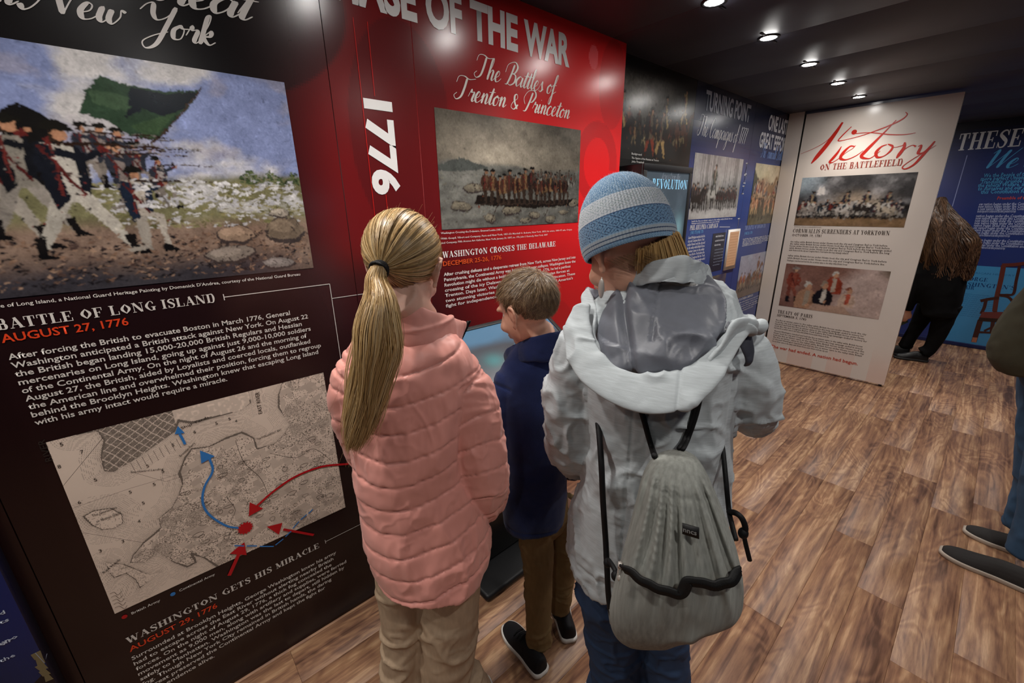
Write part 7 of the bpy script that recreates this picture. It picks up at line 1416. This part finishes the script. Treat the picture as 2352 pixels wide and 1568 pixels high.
def cord(pts, r=.0042, flat=None, off=None, par=bag, bvx=None, n=6, dd=-.15, name='cord'):
    return strip_on(bvx or bca, pts, r, r, name, RUB, par, r*.9 if off is None else off, n, None, None, dd)
cord([(1507, 1052), (1496, 1018), (1485, 980), (1476, 950), (1466, 915), (1462, 890)], .0055); cord([(1560, 1034), (1578, 990), (1592, 950), (1604, 905), (1614, 866), (1622, 840)], .0042); cord([(1568, 1036), (1586, 990), (1600, 945), (1610, 905), (1618, 870)], .0042)
def cordD(pts, r, name='cord'): P = cr([Wm.at(a, b, d) for a, b, d in pts], 6); V, F = tube(P, r, 10); link(name, mkmesh(name, V, F, RUB, smooth=True), bag)
cordD([(1366, 930, -.03), (1374, 975, -.09), (1381, 1060, -.135), (1385, 1150, -.14), (1391, 1240, -.145), (1394, 1300, -.16), (1399, 1380, -.17), (1412, 1440, -.19)], .0062); cordD([(1652, 990, -.03), (1660, 1030, -.08), (1668, 1110, -.12), (1674, 1170, -.13), (1680, 1200, -.16), (1690, 1240, -.19)], .0046)
cordD([(1674, 1175, -.135), (1690, 1178, -.15), (1704, 1190, -.155), (1712, 1212, -.155), (1708, 1228, -.155)], .0052); cordD([(1707, 1222, -.155), (1713, 1250, -.155), (1722, 1286, -.155)], .0042); cordD([(1398, 1286, -.175), (1410, 1304, -.20), (1420, 1328, -.215), (1424, 1352, -.215), (1420, 1378, -.212)], .0050); cordD([(1414, 1318, -.21), (1428, 1340, -.22), (1434, 1366, -.22)], .0040)
for a, b, d in ((1707, 1224, -.155), (1414, 1322, -.212), (1396, 1292, -.17)): V, F = ball(Wm.at(a, b, d), (.009, .009, .011), 14, 10); link('knot', mkmesh('knot', V, F, RUB, smooth=True), bag)
V, F = strip_solid([(Wm.at(1398, 1400, -.17), Wm.at(1410, 1395, -.19)), (Wm.at(1402, 1430, -.18), Wm.at(1420, 1425, -.20)), (Wm.at(1420, 1455, -.18), Wm.at(1436, 1440, -.20))], .008); link('corner_loop', mkmesh('corner_loop', V, F, BG, smooth=True), bag)

# ------------------------------------------------------------------ long-haired woman bending beyond the white panel
K2 = Fig(-.36, 5.9)
DK2 = mat('black_wool', hx('0e0e10'), .9, .2, noise=(20, .3)); bbh = K2.at(2158, 498, 0)
kf = face_dir(K2, math.radians(-80), math.radians(-35)); kR = frame_rot(kf)
k_torso = [(2118, 720, 2196, 728, .15, 0), (2106, 670, 2214, 680, .17, 0), (2108, 620, 2222, 635, .18, 0), (2122, 570, 2222, 590, .17, 0), (2140, 540, 2205, 548, .12, 0)]
kl = [K2.path([(2176, 700, 0, 26), (2164, 740, 0, 19), (2150, 775, 0, 15), (2136, 800, 0, 12), ('w', K2.at(2120, 815, 0)*[1, 1, 0]+[0, 0, .09], .065)]), K2.path([(2136, 700, .12, 22), (2112, 740, .12, 15), (2090, 775, .12, 12), ('w', K2.at(2076, 806, .12)*[1, 1, 0]+[0, 0, .09], .06)])]
ka = K2.path([(2135, 590, -.02, 18), (2108, 640, -.05, 15), (2092, 690, -.03, 12), (2086, 712, .0, 9)])
body = head_parts(bbh, kR, 1.0)+[tube([K2.at(2170, 560, 0), bbh+[0, 0, -.04]], [.06, .05], 14), K2.loft(k_torso, shrink=.7)]+[tube(P_, r*.7, 12) for P_, r in kl+[ka]]+hand_parts(ka[0][-1], [-.2, 0, -1], -K2.v, 1, 1, .4)
kp = person('person', body, .012, SKIN, 'person with long wavy brown hair and black clothes bending down beyond the white board')
finish('black_coat', [K2.loft(k_torso), tube(*ka, 18)], .012, DK2, kp, 3, lambda c, n: wrinkle(c, 5, .02)); finish('black_trousers', [tube(P_, r, 18) for P_, r in kl]+[K2.loft([(2124, 690, 2196, 695, .13, 0), (2128, 725, 2186, 730, .12, 0)])], .012, DK2, kp, 2, lambda c, n: wrinkle(c, 6, .012))
for P_, r in kl: make_shoe(kp, np.array([P_[-1][0], P_[-1][1], 0])+K2.s*.05, -K2.s-K2.v*.2, .27, .10, .09, mat('black_boot', hx('0b0b0c'), .5), mat('black_rubber'), laces=False)
rg = np.random.default_rng(3); N = 5200; K = 14; u = rg.uniform(-1, 1, N); q = rg.uniform(-1, 1, N); t = np.linspace(0, 1, K)
cen_t = cr([(2164, 452), (2158, 490), (2162, 530), (2170, 570), (2172, 610), (2170, 640)], 4); tx = np.interp(t, np.linspace(0, 1, len(cen_t)), cen_t[:, 0]); ty = np.interp(t, np.linspace(0, 1, len(cen_t)), cen_t[:, 1]); wd_ = np.interp(t, [0, .15, .4, .65, 1], [10, 24, 44, 50, 40])
base = np.array([K2.at(a, b, -.05) for a, b in zip(tx, ty)]); mw = np.array([K2.m(p, w_) for p, w_ in zip(base, wd_)]); Lk = rg.uniform(.72, 1, N)
Ph = base[None]+K2.s*(u[:, None]*mw+.014*np.sin(t*17+u[:, None]*9+q[:, None]*3))[..., None]+(-K2.v)*(np.sqrt(np.clip(1-u**2, 0, 1))[:, None]*mw*.75*(.6+.4*q[:, None])+.015*np.cos(t*22+q[:, None]*30))[..., None]; Ph[:, :, 2] = base[None, :1, 2]+(Ph[:, :, 2]-base[None, :1, 2])*Lk[:, None]
Ph[:, :, 2] -= (np.abs(u)**2*.06)[:, None]*(1-t)[None]
ribbons(Ph, np.full((N, K), .0022), -K2.v+K2.s*u[:, None, None], haircols(rg, N, ['4a3424', '553c2a', '402c1e', '6a4c34', '5e4430'])*(1+.35*np.sin(u*14+q*5))[:, None], HAIR, 'hair', kp)['label'] = 'long wavy brown hair hanging forward'
# folding stool with a green canvas seat
sp = K2.a+K2.v*.12-K2.s*.36; st = empty('folding_stool', tuple(sp)); tag(st, 'green canvas folding stool beside the bending person', 'stool')
mt = mat('brushed_metal', hx('9a9a98'), .35, metal=.8)
V, F = tube([(-.17, 0, .47), (-.1, 0, .40), (0, 0, .36), (.1, 0, .40), (.17, 0, .47)], .15, 14, flat=.5, up=(0, 1, 0)); mb = MB(); mb.add(V, F); mb.build('canvas_seat', mat('green_canvas', hx('6a7f66'), .85, noise=(12, .3)), st, smooth=True)
for y in (-.14, .14):
    MB().tube([(-.2, y, 0), (.18, y, .50)], .011, 10).build('leg', mt, st, smooth=True); MB().tube([(.2, y, 0), (-.18, y, .50)], .011, 10).build('leg', mt, st, smooth=True)

# ------------------------------------------------------------------ person cut off by the right edge
Rp = Fig(.56, 2.66)
OL = mat('olive_jacket_cloth', hx('3c3a2c'), .8, .3, noise=(12, .2), bump=(300, .2, .001))
def hz_(s, d, z): return Rp.loc(s, d, z)
r_legs = [Rp.path([(2460, 800, 0, 60), (2445, 900, 0, 50), (2420, 1050, -.02, 44), (2392, 1180, -.03, 38), (2360, 1275, -.03, 34)]), Rp.path([(2430, 800, .22, 58), (2412, 900, .22, 50), (2392, 1030, .22, 40), (2368, 1140, .22, 32), (2345, 1212, .22, 30)])]
r_torso = [(2290, 842, 2560, 880, .14, .05), (2272, 800, 2570, 830, .16, .05), (2292, 740, 2590, 760, .17, .05), (2326, 690, 2620, 690, .17, .05), (2384, 620, 2670, 600, .17, .05), (2440, 540, 2700, 520, .16, .05), (2480, 470, 2690, 455, .11, .05), (2550, 430, 2640, 425, .06, .05)]
r_arm = Rp.path([(2490, 520, -.14, 46), (2480, 600, -.17, 44), (2460, 700, -.16, 40), ('w', Rp.at(2440, 760, -.16), .05), ('w', Rp.at(2440, 810, -.12), .045)])
rh = Rp.at(2560, 340, .05); rRr = frame_rot(face_dir(Rp, math.radians(-90), math.radians(-20)))
body = head_parts(rh, rRr, 1.0)+[tube([Rp.at(2585, 450, .05), rh+[0, 0, -.06]], [.07, .05], 14), Rp.loft(r_torso, shrink=.65)]+[tube(P_, r*.7, 14) for P_, r in r_legs+[r_arm]]+hand_parts(r_arm[0][-1], [0, 0, -1], -Rp.v, 1, 1, .4)
rp_ = person('person', body, .009, SKIN, 'person in an olive jacket and jeans cut off by the right edge')
finish('olive_jacket', [Rp.loft(r_torso), tube(*r_arm, 20)], .008, OL, rp_, 3, lambda c, n: wrinkle(c, 7, .016)); finish('jeans', [tube(P_, r, 20) for P_, r in r_legs]+[Rp.loft([(2330, 790, 2520, 800, .14, .08), (2350, 880, 2480, 890, .12, .08)])], .008, mat('dark_teal_denim', hx('2c4a66'), .85, noise=(8, .3), bump=(500, .3, .001)), rp_, 3, lambda c, n: wrinkle(c, 10, .014))
TX = mat('charcoal_knit_shoe', hx('2c2a29'), .85, .25, bump=(500, .5, .0015)); TS = mat('tan_sole', hx('a89c8e'), .6)
V, F = scalp(rh, rRr, 1.0, zl_b, 1.06)[:2]; hr_ = link('hair', mkmesh('hair', V, F, mat('dark_hair', hx('2e2219'), .6, bump=(200, .5, .003)), smooth=True), rp_); make_shoe(rp_, np.array([.445, 2.56, 0]), np.array([-1, .06, 0]), .31, .108, .075, TX, TS, laces=False, lab='charcoal slip-on knit shoe'); make_shoe(rp_, np.array([.50, 2.83, 0]), np.array([-1, .06, 0]), .30, .105, .072, TX, TS, laces=False)
